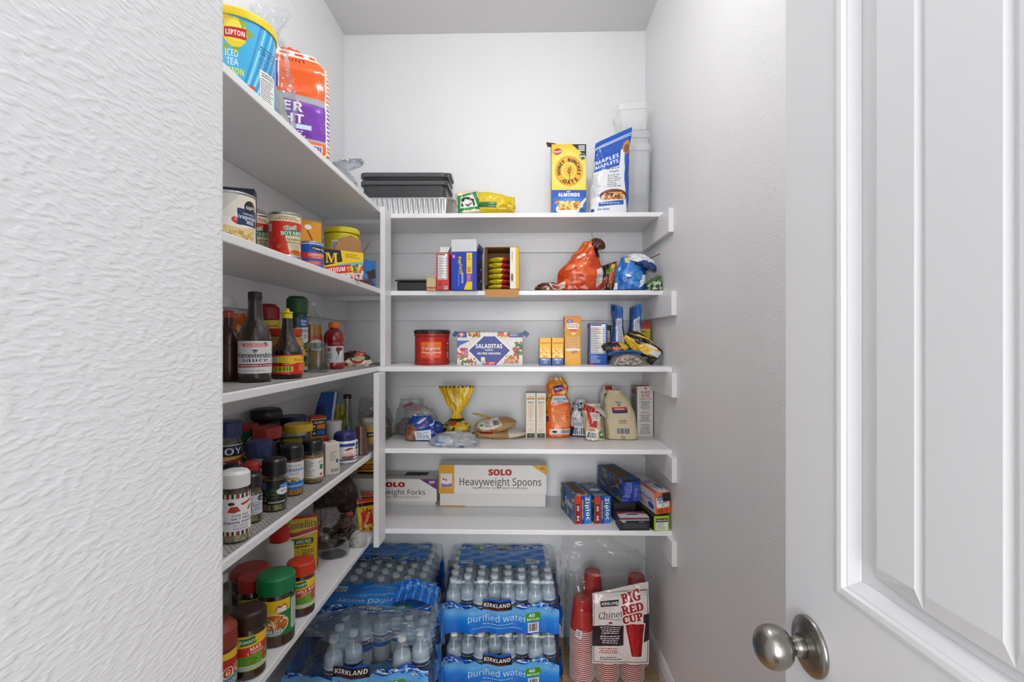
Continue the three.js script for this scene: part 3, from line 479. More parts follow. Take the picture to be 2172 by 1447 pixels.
  part(m, 'body', smooth([[0, 0.003], [0.022, 0.002], [0.026, 0], [0.0305, 0.005], [0.031, 0.055], [0.028, 0.067], [0.0255, 0.072], [0.0255, 0.087]], 44), pane('#e6efec', 0.04));
  part(m, 'inner_wall', smooth([[0, 0.006], [0.024, 0.006], [0.0285, 0.01], [0.029, 0.054], [0.026, 0.066], [0.0238, 0.072], [0.0238, 0.087]], 40), GLASS);
  part(m, 'screw_rim', mergeGeometries([0.076, 0.081, 0.0865].map((y) => new THREE.TorusGeometry(0.0255, 0.0011, 8, 40).rotateX(Math.PI / 2).translate(0, y, 0))), pane('#e2ece8', 0.05));
  const ga = A(260, 190, '#c9c9cc', (g, w, h) => { R(g, '#b7b9be', 0, 0, 36, h); E(g, '#c02b26', 80, 42, 24, 20); bar(g, 56, 70, 50, 90, '#dfe3ea', '#3a4a86'); lines(g, 60, 166, 50, 2, 8, '#444'); P(g, '#5f2320', 150, 12, 205, 20, 170, 130, 158, 80, 142, 40); P(g, '#e9e9ea', 175, 60, 200, 50, 180, 170, 164, 172); g.strokeStyle = '#7b8088'; g.lineWidth = 4; g.strokeRect(150, 128, 24, 30); R(g, '#a3282a', 225, 0, 35, h); });
  jar('sports_drink_bottle', 'bottle of red sports drink with orange cap near the corner', 'bottle', -0.638, 3, 1.69, { up: mat2, flow: 1, body: [[0, 0], [0.029, 0.0005], [0.033, 0.006], [0.0328, 0.018], [0.0312, 0.021], [0.0312, 0.078], [0.033, 0.082], [0.0315, 0.089], [0.0335, 0.096], [0.0325, 0.112], [0.026, 0.126], [0.0165, 0.135], [0.0155, 0.14]], mat: M('#8a1414', 0.1, { clearcoat: 0.5 }), wraps: [[0.032, 0.022, 0.077, ga, 4.6]], lid: [0.018, 0.139, 0.157, '#ef7a17', 30], bev: 0.002 });
  const c = thing('wrapper', 'crumpled dark and cream food wrapper behind the red sports drink bottle', 'wrapper', -0.642, TOP[3], 1.9, 0.3);
  const ca = A(120, 90, '#8f7a55', (g, w, h) => { food(g, 0, 0, w, h, ['#c6b48a', '#3a2a22', '#b23a30', '#e6dcc6'], 30, 22); });
  part(c, 'wrapper', lump(0.05, 0.035, 0.03, { sd: 15, wr: 0.4, fq: 5, art: ca }), AM(ca, 0.35));
}

// fourth side shelf: spices on the liner
{
  seed(20);
  const CLEAR = pane('#f1f0ea', 0.08), BLACK = '#17171a';
  const spice = (name, label, x, d, r, h, o) => {      // clear shaker: contents, printed label, lid
    const hl = o.hl ?? 0.03, hb = h - hl, t = jar(name, label, o.cat ?? 'spice jar', x, 4, d, { up: mat2, turn: o.turn, body: [[0, 0], [r - 0.002, 0], [r, 0.003], [r, hb - 0.014], [r - 0.004, hb - 0.005], [r - 0.004, hb + 0.002]], mat: o.mat ?? CLEAR, lid: [r + (o.lo ?? 0), hb - 0.002, h, o.lid ?? BLACK, o.rib ?? 0], bev: o.bev ?? 0.005, wraps: o.art ? [[r + 0.0005, o.y0 ?? hb * 0.16, o.y1 ?? hb * 0.82, o.art, o.arc ?? 4.4]] : [] });
    if (o.fill) speckFill(t, [[0, 0.0025], [r - 0.0015, 0.003], [r - 0.0015, hb * (o.level ?? 0.86)], [0, hb * (o.level ?? 0.86)]], o.fill);
    return t;
  };
  const SP = (b, ...c) => A(120, 90, b, (g, w, h) => food(g, 0, 0, w, h, c, 1100, 2.4));
  const pepper = SP('#a89d86', '#7c715c', '#c7bea8', '#5d5343', '#b0a58d'), herb = SP('#8d8660', '#5c5a38', '#b3aa84', '#3f3d28', '#a49a70'), tur = SP('#c9862a', '#b8741d', '#d99a3e'), tan = SP('#a88b66', '#97784f', '#b89d78'), dark = SP('#3a2a20', '#4a362a', '#2a1d16');
  const stripes = (g, x, y, w, h, vert) => { const c = ['#1f2a5c', '#c7352c', '#f2f2ee', '#2d6f56', '#15171b', '#f2f2ee', '#d98a2c']; const n = Math.round((vert ? h : w) / 9); for (let i = 0; i < n; i++) vert ? R(g, c[i % 7], x, y + i * 9, w, 9) : R(g, c[i % 7], x + i * 9, y, 9, h); };
  const lemon = A(300, 400, '#efefec', (g, w, h) => { stripes(g, 0, 0, w, 44); stripes(g, 0, h - 40, w, 40); stripes(g, 0, 0, 30, h, 1); stripes(g, w - 22, 0, 22, h, 1); E(g, '#3a2a26', 92, 92, 22, 16); P(g, '#c8302b', 150, 96, 240, 64, 250, 84, 160, 116); P(g, '#c33228', 66, 170, 88, 120, 128, 118, 150, 168, 108, 182); P(g, '#c33228', 196, 168, 216, 130, 236, 140, 214, 172); P(g, '#3f8a3a', 214, 130, 236, 118, 240, 138); E(g, '#e9d54a', 256, 112, 14, 18); T(g, 'Con Sal', 150, 206, 30, '#25356f', { f: 'serif', skew: -0.2 }); T(g, 'SALT FREE', 156, 240, 29, '#25356f', { sx: 0.95 }); T(g, 'LEMON PEPPER', 150, 276, 34, '#2b3f86', { sx: 0.98 }); T(g, 'NET WT 8 OZ', 156, 306, 18, '#444a66'); lines(g, 90, 324, 130, 3, 10, '#3d5a9c', 'c'); });
  spice('spice_jar', 'white capped lemon pepper shaker with striped label at the shelf front', -0.58, 1.005, 0.0275, 0.141, { art: lemon, fill: pepper, lid: '#e8e8e6', hl: 0.03, y0: 0.017, y1: 0.098, arc: 4.2, rib: 0, bev: 0.006, turn: 0.35 });
  const bayA = A(260, 220, '#ccd3d8', (g, w, h) => { R(g, '#bfc8cf', 0, 0, 50, h); bar(g, 6, 30, 34, 120, '#9db4c6', '#39526b'); for (let i = 0; i < 9; i++) E(g, ['#3d8a4a', '#56a55e'][i % 2], 90 + rnd(-30, 30), 130 + rnd(-50, 50), 15, 9, rnd(0, 3)); E(g, '#17191c', 210, 40, 36, 32); T(g, 'Simply', 210, 40, 18, '#fff', { f: 'serif' }); g.strokeStyle = '#1d2226'; g.lineWidth = 4; g.strokeRect(130, 84, 100, 90); T(g, 'herbs', 180, 112, 28, '#1c2024', { f: 'serif' }); lines(g, 142, 136, 76, 3, 10, '#3d4348', 'c'); lines(g, 70, 190, 130, 2, 9, '#4e555b'); });
  spice('spice_jar', 'small clear herb jar with pale label beside the lemon pepper shaker', -0.603, 1.108, 0.0215, 0.108, { art: bayA, fill: herb, hl: 0.028, y0: 0.02, y1: 0.062 });
  const ore = A(280, 300, '#161b1a', (g, w, h) => { R(g, '#1f4f9a', 24, 26, 60, 92); lines(g, 30, 36, 48, 6, 12, '#a9c5ea'); for (let i = 0; i < 7; i++) { g.strokeStyle = '#2f6b3f'; g.lineWidth = 6; g.beginPath(); g.arc(140 + rnd(-20, 20), 150 + rnd(-30, 30), 14 + i * 7, rnd(0, 6), rnd(3, 5)); g.stroke(); } P(g, '#eef2f2', 150, 130, 190, 90, 250, 84, 262, 170, 200, 190, 160, 170); E(g, '#2b72c4', 214, 76, 42, 28); T(g, 'Great', 214, 76, 20, '#fff'); T(g, "O'r", 214, 142, 40, '#1b4c8c'); g.strokeStyle = '#ddd'; g.lineWidth = 4; g.strokeRect(36, 210, 40, 46); T(g, 'OREGANO', 160, 272, 27, '#e9ede9'); });
  spice('spice_jar', 'tall clear oregano jar with black label and black cap', -0.592, 1.19, 0.027, 0.122, { art: ore, fill: herb, hl: 0.036, y0: 0.018, y1: 0.074 });
  const tr = A(280, 300, '#e4e6e8', (g, w, h) => { P(g, '#1d5f9e', 0, 30, 40, 24, 44, 130, 0, 150); T(g, 'Badia', 120, 0, 1, '#000'); T(g, 'FAMILY CHOICE', 150, 40, 17, '#3c4a5a'); T(g, 'TURMERIC', 164, 86, 48, '#2473b8', { sx: 0.85 }); lines(g, 100, 120, 110, 2, 10, '#6d7a88', 'c'); food(g, 90, 168, 110, 60, ['#b58850', '#d7b98a', '#8f6234'], 40, 12); P(g, '#2473b8', 0, 226, w, 206, w, h, 0, h); T(g, 'INGREDIENT', 164, 262, 24, '#eaf3fb'); R(g, '#f4f4f0', 4, 170, 42, 70); lines(g, 8, 176, 34, 5, 11, '#444'); });
  spice('spice_jar', 'turmeric jar with white and blue label and black cap', -0.604, 1.309, 0.0275, 0.13, { art: tr, fill: tur, hl: 0.032, y0: 0.018, y1: 0.088 });
  const wl = A(280, 270, '#ecebe6', (g, w, h) => { for (let i = 0; i < 40; i++) E(g, ['#c7352c', '#3d8a3a', '#e08a2c'][i % 3], i * 7, 8 + rnd(-5, 5), 7, 6); for (let i = 0; i < 40; i++) E(g, ['#c7352c', '#3d8a3a', '#e08a2c'][i % 3], i * 7, 260 + rnd(-5, 5), 7, 6); lines(g, 40, 36, 120, 17, 12, '#3a3a3a'); R(g, '#2d8a46', 200, 96, 40, 60); T(g, 'Badia', 222, 60, 26, '#c62f2a', { rot: -0.3 }); E(g, '#c7352c', 214, 214, 14, 22); R(g, '#f4f4ee', 190, 166, 30, 40); });
  spice('spice_jar', 'spice jar with red edged white label left of the pale tin', -0.598, 1.423, 0.028, 0.12, { art: wl, fill: tan, hl: 0.028, y0: 0.014, y1: 0.074 });
  { const f = A(130, 260, '#d8d0c4', (g, w, h) => { lines(g, 40, 60, 70, 8, 11, '#8a8176'); R(g, '#2b4f93', 96, 130, 20, 34); R(g, '#6b6a55', 50, 214, 68, 22); R(g, '#c6c6c0', 56, 220, 56, 8); }), s = A(110, 260, '#e2dbd0', (g) => { R(g, '#5b86bd', 6, 170, 20, 76); });
    const t = thing('spice_tin', 'pale rectangular spice tin standing by the blue lidded tub', 'tin', -0.583, TOP[4] + mat2, 1.515, 0.75);
    part(t, 'body', ...carton(0.044, 0.09, 0.034, { f, l: s, any: '#d9d2c6' })); part(t, 'lid', rbox(0.042, 0.006, 0.032, 0.002).translate(0, 0.092, 0), M('#dedad2', 0.4)); part(t, 'spout', rbox(0.016, 0.004, 0.014, 0.001).translate(0.006, 0.097, 0), M('#c9c4ba', 0.4)); }
  { const art = A(330, 210, '#f0efec', (g, w, h) => { R(g, '#22449a', 0, 0, w, 34); R(g, '#22449a', 0, 180, w, 18); lines(g, 60, 60, 60, 5, 12, '#c86a50'); E(g, '#8a4a35', 176, 160, 44, 22); E(g, '#d8a9a4', 178, 134, 38, 14); E(g, '#e8c3bd', 180, 116, 28, 12); E(g, '#efd4ce', 182, 98, 16, 10); E(g, '#b3402f', 190, 60, 22, 12); E(g, '#184a3a', 170, 70, 18, 9); R(g, '#1d6a62', 226, 40, 50, 40); R(g, '#a9c7e8', 226, 90, 52, 44); T(g, 'powder', 252, 112, 14, '#22449a'); R(g, '#cf2f2a', 220, 142, 62, 26); });
    const t = thing('powder_tub', 'white eight sided tub with dark blue lid at the shelf edge', 'tub', -0.59, TOP[4] + mat2, 1.662, face(-0.59, 1.662) + 0.1);
    part(t, 'body', new THREE.LatheGeometry(crisp([[0, 0], [0.036, 0], [0.041, 0.004], [0.041, 0.068], [0.034, 0.076], [0, 0.076]]), 8), M('#eeedea', 0.35));
    const g = new THREE.CylinderGeometry(0.0415, 0.0415, 0.058, 8, 1, true, -1.9635, 3.927); part(t, 'label', toArt(g.translate(0, 0.037, 0), art), AM(art, 0.35));
    part(t, 'lid', lid(0.036, 0.074, 0.1, 36, 0.007), M('#26286f', 0.35)); part(t, 'flip_tab', rbox(0.02, 0.003, 0.024).translate(0.005, 0.1005, 0.014), M('#2c2f80', 0.35)); }
  jar('cinnamon_shaker', 'brown cone shaped shaker at the far front corner of the spices', 'shaker', -0.574, 4, 1.775, { up: mat2, body: [[0, 0], [0.026, 0], [0.0275, 0.003], [0.018, 0.088], [0.017, 0.1], [0, 0.1]], mat: M('#5a3a30', 0.3, { clearcoat: 0.3 }) });
  jar('cruet', 'clear glass cruet with long neck and black stopper', 'bottle', -0.648, 4, 1.848, { up: mat2, flow: 1, body: [[0, 0], [0.03, 0.001], [0.034, 0.006], [0.033, 0.05], [0.029, 0.075], [0.019, 0.1], [0.0155, 0.14], [0.014, 0.19]], mat: pane('#e8efe9', 0.05), fill: [[[0, 0.003], [0.03, 0.004], [0.03, 0.03], [0, 0.03]], '#a89a7c'], lid: [0.0155, 0.188, 0.204, BLACK, 0] });
  const adobo = A(300, 330, '#e9e4cf', (g, w, h) => { R(g, '#1c2c62', 0, 10, w, 92); T(g, 'GOYA', 150, 58, 84, '#f2f0ea', { sx: 1.0 }); R(g, '#e6c63a', 0, 102, w, 24); P(g, '#cf3a26', 0, 150, w, 110, w, 320, 0, 320); T(g, 'Adobo', 140, 190, 92, '#f4efe0', { f: 'serif', skew: -0.15, st: '#8f1d16', sw: 6 }); E(g, '#b02a22', 220, 272, 50, 30); lines(g, 40, 262, 110, 4, 13, '#f3d6c4'); });
  const goya = { art: adobo, fill: SP('#d8cfae', '#c9be98', '#e2dabd'), lid: '#2a3568', hl: 0.036, rib: 40, bev: 0.003, arc: 5, y0: 0.01 };
  spice('seasoning_shaker', 'tall blue capped seasoning shaker cut off by the wall at left', -0.722, 1.22, 0.031, 0.205, { ...goya, y0: 0.06, y1: 0.15, turn: 0.35, cat: 'shaker' });
  spice('seasoning_shaker', 'shorter blue capped seasoning shaker behind the oregano jar', -0.656, 1.242, 0.0305, 0.153, { ...goya, y0: 0.012, y1: 0.1, turn: 0.1, cat: 'shaker' });
  const bk = A(240, 330, '#12653c', (g, w, h) => { R(g, '#b3202a', 0, 0, w, 14); P(g, '#0f5a35', 0, 40, 240, 20, 240, 330, 0, 330); g.strokeStyle = '#f2efe8'; g.lineWidth = 9; g.beginPath(); g.arc(140, 90, 40, 0.5, 4.4); g.stroke(); E(g, '#f2efe8', 110, 150, 40, 22); E(g, '#a3332d', 104, 150, 26, 13); E(g, '#7a4a2c', 150, 210, 34, 22); lines(g, 80, 250, 110, 5, 13, '#d9e6da', 'c'); });
  jar('baking_powder_can', 'green and red canister behind the two blue capped shakers', 'canister', -0.772, 4, 1.4, { up: mat2, turn: 0.2, body: [[0, 0], [0.0265, 0], [0.027, 0.16], [0, 0.16]], wraps: [[0.0273, 0.002, 0.158, bk, 4.4]], lid: [0.028, 0.158, 0.168, '#a8242c', 0], bev: 0.002 });
  spice('spice_jar', 'squat red jar with black flip top behind the small herb jar', -0.632, 1.161, 0.019, 0.122, { lid: '#b8322a', hl: 0.034, mat: M('#b3382c', 0.35), bev: 0.008 });
  spice('spice_jar', 'small black capped jar peeping out above the lemon pepper shaker', -0.657, 1.122, 0.0165, 0.125, { lid: BLACK, hl: 0.03, mat: M('#3a352f', 0.3) });
  jar('black_lidded_jar', 'big dark jar with bulging black lid at the back of the spices', 'jar', -0.762, 4, 1.484, { up: mat2, flow: 1, body: [[0, 0], [0.036, 0.001], [0.04, 0.006], [0.04, 0.125], [0.036, 0.14], [0.036, 0.15]], mat: M('#241a16', 0.15) });
  { const t = scene.children[scene.children.length - 1]; part(t, 'lid', smooth([[0.036, 0.148], [0.036, 0.163], [0.0415, 0.168], [0.044, 0.182], [0.041, 0.195], [0.034, 0.2], [0, 0.201]], 44, 40), M('#19191b', 0.4)); }
  const coffee = A(300, 260, '#e6e4de', (g, w, h) => { R(g, '#241915', 0, 0, w, 60); lines(g, 60, 80, 90, 13, 13, '#333'); R(g, '#161616', 180, 60, 10, h); R(g, '#161616', 200, 60, 6, h); R(g, '#22201f', 214, 60, 90, h); });
  jar('red_lidded_jar', 'dark jar with wide translucent red lid among the spices', 'jar', -0.7, 4, 1.365, { up: mat2, turn: 0.4, body: [[0, 0], [0.033, 0], [0.035, 0.004], [0.035, 0.116], [0.032, 0.13], [0, 0.13]], mat: M('#2a1b15', 0.12), wraps: [[0.0355, 0.01, 0.11, coffee, 4.4]], lid: [0.0368, 0.136, 0.167, '#a5302c', 0], bev: 0.003 });
  const yl = A(280, 180, '#d9c22a', (g, w, h) => { R(g, '#efe9d8', 0, 0, w, 40); R(g, '#2c57a5', 0, 44, w, 40); R(g, '#c9432c', 0, 90, w, 26); lines(g, 60, 54, 150, 2, 12, '#dfe9f6', 'c'); food(g, 0, 118, w, 62, ['#b98a2c', '#d8b23c', '#7d5a1c'], 60, 9); });
  jar('navy_lidded_jar', 'wide jar with dark navy lid and yellow label at the wall', 'jar', -0.735, 4, 1.59, { up: mat2, body: [[0, 0], [0.04, 0], [0.042, 0.004], [0.042, 0.135], [0, 0.135]], mat: M('#c9a92a', 0.3), wraps: [[0.0424, 0.02, 0.128, yl, 4.6]], lid: [0.043, 0.135, 0.163, '#20264c', 60], bev: 0.003 });
  jar('yellow_lidded_jar', 'clear jar with bright yellow lid in the middle of the spices', 'jar', -0.666, 4, 1.482, { up: mat2, body: [[0, 0], [0.037, 0], [0.039, 0.004], [0.039, 0.125], [0.037, 0.134], [0.037, 0.136]], mat: pane('#e9e6da', 0.12), fill: [[[0, 0.004], [0.036, 0.005], [0.036, 0.1], [0, 0.1]], '#c9c1a8'], wraps: [[0.0394, 0.03, 0.105, yl, 4.6]], lid: [0.0405, 0.134, 0.156, '#e3bd22', 50], bev: 0.003 });
  jar('olive_lidded_jar', 'jar with flat olive green lid behind the turmeric jar', 'jar', -0.638, 4, 1.38, { up: mat2, body: [[0, 0], [0.0225, 0], [0.024, 0.003], [0.024, 0.112], [0, 0.112]], mat: M('#4a4632', 0.2), lid: [0.025, 0.112, 0.127, '#6d6122', 40], bev: 0.002 });
  jar('red_spice_jar', 'low jar with red lid under the yellow and black tin', 'jar', -0.68, 4, 1.65, { up: mat2, body: [[0, 0], [0.034, 0], [0.036, 0.003], [0.036, 0.068], [0, 0.068]], mat: M('#a89478', 0.3), lid: [0.0365, 0.068, 0.084, '#b22f28', 44], bev: 0.002 });
  { const f = A(150, 170, '#e6b326', (g, w, h) => { R(g, '#17181d', 10, 10, 140, 150); T(g, 'OLD', 60, 34, 28, '#f4f0e2'); T(g, 'BAY', 112, 34, 28, '#f4f0e2'); P(g, '#e8892a', 60, 54, 144, 50, 144, 96, 60, 92); R(g, '#2f62b5', 62, 104, 80, 44); for (let i = 0; i < 3; i++) E(g, ['#e6d9b5', '#c7463a', '#e6d9b5'][i], 34, 66 + i * 32, 12, 9); }), s = A(100, 170, '#e6b326', (g) => { bar(g, 20, 30, 52, 110, '#d7d8d2'); });
    const t = thing('spice_tin', 'yellow and black spice tin with red lid stacked on a jar', 'tin', -0.681, TOP[4] + mat2 + 0.0842, 1.65, 0.72);
    part(t, 'body', ...carton(0.048, 0.062, 0.036, { f, l: s, any: '#dcae27' })); part(t, 'lid', rbox(0.05, 0.009, 0.038, 0.003).translate(0, 0.066, 0), M('#b9382b', 0.4)); }
  const cp = A(200, 150, '#e4e4e2', (g) => { E(g, '#c42a26', 110, 40, 40, 15); R(g, '#fff', 84, 36, 52, 8); T(g, 'OAK', 100, 84, 30, '#222'); T(g, 'FUN', 104, 118, 30, '#222'); });
  jar('white_cup', 'white tub with printed label between navy lid and yellow tin', 'tub', -0.758, 4, 1.79, { up: mat2, turn: 0.2, body: [[0, 0], [0.025, 0], [0.03, 0.12], [0, 0.12]], wraps: [[0.0255, 0.004, 0.112, cp, 3.6, 0, 0.0302]], lid: [0.0315, 0.118, 0.128, '#dcdcd8', 0], bev: 0.002 });
  const cp2 = A(200, 120, '#e6e6e4', (g) => { pill(g, '#c42a26', 70, 40, 90, 34); R(g, '#fff', 84, 52, 60, 10); });
  jar('white_cup', 'white tub with red oval logo beside the yellow and black tin', 'tub', -0.668, 4, 1.768, { up: mat2, turn: 0.3, body: [[0, 0], [0.022, 0], [0.026, 0.11], [0, 0.11]], wraps: [[0.0223, 0.004, 0.106, cp2, 3.6, 0, 0.0262]], lid: [0.0272, 0.109, 0.118, '#e4e4e0', 0], bev: 0.002 });
  const kn = A(180, 150, '#d3b12c', (g) => { R(g, '#1b1713', 0, 40, 180, 60); T(g, 'Kala', 100, 70, 40, '#f2eee2', { f: 'serif' }); });
  jar('small_jar', 'small jar with black and yellow band close to the lower upright', 'jar', -0.606, 4, 1.965, { body: [[0, 0], [0.029, 0], [0.03, 0.003], [0.03, 0.086], [0, 0.086]], mat: M('#b9a78a', 0.4), wraps: [[0.0304, 0.015, 0.062, kn, 4.4]], lid: [0.028, 0.086, 0.1, '#c9c4ba', 0] });
  // bags in the far corner
  const bs = A(150, 220, '#2459a8', (g, w, h) => { P(g, '#dfe6f2', 110, 0, 130, 0, 150, 220, 130, 220); T(g, 'PHILE', 60, 150, 40, '#e9eef7', { rot: -1.4 }); P(g, '#18356b', 0, 60, 60, 40, 90, 220, 0, 220); });
  const b1 = thing('snack_pouch', 'upright bent blue foil pouch behind the yellow and black tin', 'pouch', -0.745, TOP[4] + mat2, 1.86, 0.6);
  part(b1, 'pouch', bag({ H: 0.212, W: ramp(0, 0.03, 0.8, 0.034, 1, 0.03), T: ramp(0, 0.018, 1, 0.003), wr: 0.004, fq: 18, sd: 21, art: bs, X: (v) => 0.02 * v * v, Z: (v) => -0.02 * v + 0.05 * v * v }), AM(bs, 0.25));
  const yb = A(120, 100, '#cdb53a', (g, w, h) => { food(g, 0, 0, w, h, ['#d9c650', '#8f8a34', '#b9a02c', '#5c5a2a'], 40, 20); });
  const b2 = thing('snack_packet', 'crumpled yellow packet behind the cruet on the spice shelf', 'packet', -0.752, TOP[4] + mat2, 1.965, 0.3);
  part(b2, 'packet', bag({ H: 0.15, W: ramp(0, 0.03, 0.7, 0.036, 1, 0.03), T: ramp(0, 0.022, 0.7, 0.014, 1, 0.003), wr: 0.012, fq: 20, sd: 23, art: yb, X: (v) => v * 0.02 }), AM(yb, 0.3));
  for (const [x, d, h, w, sd, c, lab] of [[-0.615, 2.12, 0.17, 0.058, 25, '#8c7d68', 'clear zip bag of dried goods in the far corner of the spice shelf'], [-0.768, 2.1, 0.2, 0.04, 27, '#b8a68c', 'tall clear bag of pale goods in the inner wall corner']]) {
    const t = thing('zip_bag', lab, 'bag', x, TOP[4], d, 0.2);
    part(t, 'film', bag({ H: h, W: ramp(0, w * 0.9, 0.6, w, 1, w * 0.8), T: ramp(0, 0.045, 0.6, 0.03, 1, 0.003), wr: 0.014, fq: 22, sd, X: (v) => -v * 0.02, Z: (v) => 0.02 * v }), pane('#eceeee', 0.1));
    part(t, 'contents', lump(w * 0.75, h * 0.42, 0.033, { sd: sd + 1, wr: 0.25 }), M(c, 0.8));
    part(t, 'zip_strip', rbox(w * 1.5, 0.007, 0.002).rotateZ(0.08).translate(-0.02, h * 0.94, 0.021), M(sd === 25 ? '#c98a96' : '#d8cfd2', 0.4));
  }
}

// lowest side shelf: bouillon jars, pouches, dried chillies
{
  seed(40);
  const AMB = M('#3a1c0d', 0.08, { clearcoat: 0.5 });
  const knorr = (o) => A(340, 240, o.bg ?? '#6fae2e', (g, w, h) => {
    if (o.side) { R(g, '#7d9a3a', 0, 0, 70, h); lines(g, 8, 20, 56, 17, 12, '#44581c'); }
    P(g, '#f1cc1d', 90, 0, w, 0, w, 60, 90, 80); P(g, '#157a43', 100, 18, 190, 6, 200, 56, 108, 66); T(g, 'Knorr', 150, 36, 32, '#fff', { f: 'serif', skew: -0.3, rot: -0.12 });
    P(g, '#c92b22', 86, 84, 300, 60, 300, 122, 92, 142); T(g, o.t1, 196, 92, 36, '#fff', { rot: -0.1, sx: 0.9 }); T(g, o.t2, 196, 120, 24, '#f4dcd4', { rot: -0.1 }); lines(g, 120, 150, 90, 4, 13, '#2a5a16'); food(g, 230, 130, 100, 80, ['#4a9a2c', '#e6d9b0', '#d8442c', '#8a4a1c'], 40, 13); R(g, '#e9e7de', 90, 206, 200, 26); lines(g, 100, 212, 180, 2, 9, '#5a6a4a'); if (o.bar) bar(g, 14, 120, 62, 110, '#d9d3e0', '#3a2f5a');
  });
  const body = (r, h) => [[0, 0], [r - 0.003, 0], [r, 0.004], [r, h * 0.86], [r - 0.006, h * 0.97], [r - 0.006, h], [0, h]];
  const green = A(400, 280, '#1d8a47', (g, w, h) => { R(g, '#edc81f', 0, 0, 270, 110); P(g, '#c93a22', 170, 88, 176, 50, 196, 40, 208, 50, 226, 36, 244, 44, 250, 88); P(g, '#f7f4ea', 176, 92, 182, 56, 206, 60, 226, 46, 240, 54, 246, 92); P(g, '#17803e', 0, 108, 120, 116, 270, 86, 270, 280, 0, 280); E(g, '#d9d4c8', 150, 186, 108, 84); E(g, '#c9641f', 150, 186, 98, 74); food(g, 62, 124, 180, 120, ['#e2832a', '#f0d8a8', '#4d8f2c', '#d23a28', '#f4ecd6'], 70, 15); T(g, 'CALDO', 150, 238, 40, '#fff', { st: '#2f8fb8', sw: 6 }); lines(g, 80, 262, 140, 1, 10, '#e9f4f8', 'c'); R(g, '#f3f3ef', 282, 24, 80, 230); lines(g, 288, 32, 68, 24, 9, '#333'); });
  jar('bouillon_jar', 'big bouillon jar with ribbed green lid on the lowest side shelf', 'jar', -0.583, 5, 1.18, { turn: 0.2, body: body(0.041, 0.122), mat: AMB, wraps: [[0.0415, 0.026, 0.108, green, 4.4]], lid: [0.0425, 0.118, 0.156, '#0f7d45', 56], bev: 0.004 });
  jar('bouillon_jar', 'bouillon jar with dark brown lid in front of the green lidded one', 'jar', -0.584, 5, 1.062, { turn: 0.15, body: body(0.034, 0.106), mat: AMB, wraps: [[0.0345, 0.02, 0.092, knorr({ side: 1, bar: 1, t1: 'MAR', t2: 'Y TIERRA' }), 4.6]], lid: [0.035, 0.102, 0.136, '#2f1a14', 50], bev: 0.005 });
  jar('bouillon_jar', 'bouillon jar with bright orange red lid behind the green lidded one', 'jar', -0.578, 5, 1.302, { turn: 0.15, body: body(0.0335, 0.106), mat: AMB, wraps: [[0.034, 0.022, 0.093, knorr({ side: 1, t1: 'CHILE ROJO', t2: 'LIMON' }), 4.6]], lid: [0.0345, 0.102, 0.133, '#cf3a1c', 50], bev: 0.003 });
  jar('bouillon_jar', 'small bouillon jar with darker red lid left of the green lidded one', 'jar', -0.654, 5, 1.2, { turn: 0.1, body: body(0.0275, 0.112), mat: AMB, wraps: [[0.028, 0.02, 0.094, knorr({ side: 1, t1: 'POLLO', t2: '' }), 4.6]], lid: [0.0285, 0.108, 0.138, '#b5302a', 44], bev: 0.003 });
  jar('lidded_tub', 'tub with wide slanted red lid beside the wall on the lowest shelf', 'tub', -0.728, 5, 1.335, { body: [[0, 0], [0.04, 0], [0.044, 0.004], [0.046, 0.078], [0, 0.078]], mat: M('#3a2a3a', 0.3), lid: [0.049, 0.076, 0.1, '#a82d28', 0], bev: 0.008 });
  const para = A(260, 200, '#e8e6e0', (g, w, h) => { P(g, '#9b2a25', 60, 70, 250, 40, 250, 100, 60, 126); T(g, 'PARADIS', 156, 82, 36, '#f5eee6', { rot: -0.14 }); P(g, '#3d8a3a', 190, 10, 220, 6, 226, 26, 200, 34); T(g, 'IN BULK', 160, 128, 22, '#333', { rot: -0.1 }); R(g, '#2b62a8', 150, 150, 90, 40); });
  jar('clear_bottle', 'clear bottle with white label cut off by the wall at left', 'bottle', -0.682, 5, 1.12, { turn: 0.5, flow: 1, body: [[0, 0], [0.036, 0.001], [0.039, 0.006], [0.039, 0.1], [0.033, 0.125], [0.018, 0.145], [0.016, 0.165]], mat: pane('#d8d8d0', 0.1), fill: [[[0, 0.003], [0.036, 0.004], [0.036, 0.09], [0, 0.09]], '#8f8a7c'], lid: [0.0175, 0.163, 0.18, '#c9c6be', 30], wraps: [[0.0396, 0.02, 0.09, para, 4]] });
  const choc = A(300, 240, '#e8c21f', (g, w, h) => { P(g, '#b3241d', 0, 10, w, 60, w, 120, 0, 90); T(g, 'CHOCO', 170, 110, 70, '#b3241d', { st: '#f7efd8', sw: 8, rot: 0.1 }); P(g, '#2b86c4', 0, 150, w, 130, w, 190, 0, 200); T(g, 'FOR', 200, 170, 40, '#f2d428', { rot: -0.1 }); P(g, '#222a5a', 0, 200, w, 190, w, 240, 0, 240); });
  jar('drink_powder_jar', 'jar with rounded red brown lid and yellow label at near end of lowest shelf', 'jar', -0.609, 5, 0.99, { turn: 0.35, body: [[0, 0], [0.034, 0], [0.036, 0.004], [0.036, 0.1], [0, 0.1]], mat: M('#6a2a1a', 0.2), wraps: [[0.0365, 0.008, 0.094, choc, 4.6]], lid: [0.0375, 0.1, 0.15, '#8a2f22', 0], bev: 0.016 });
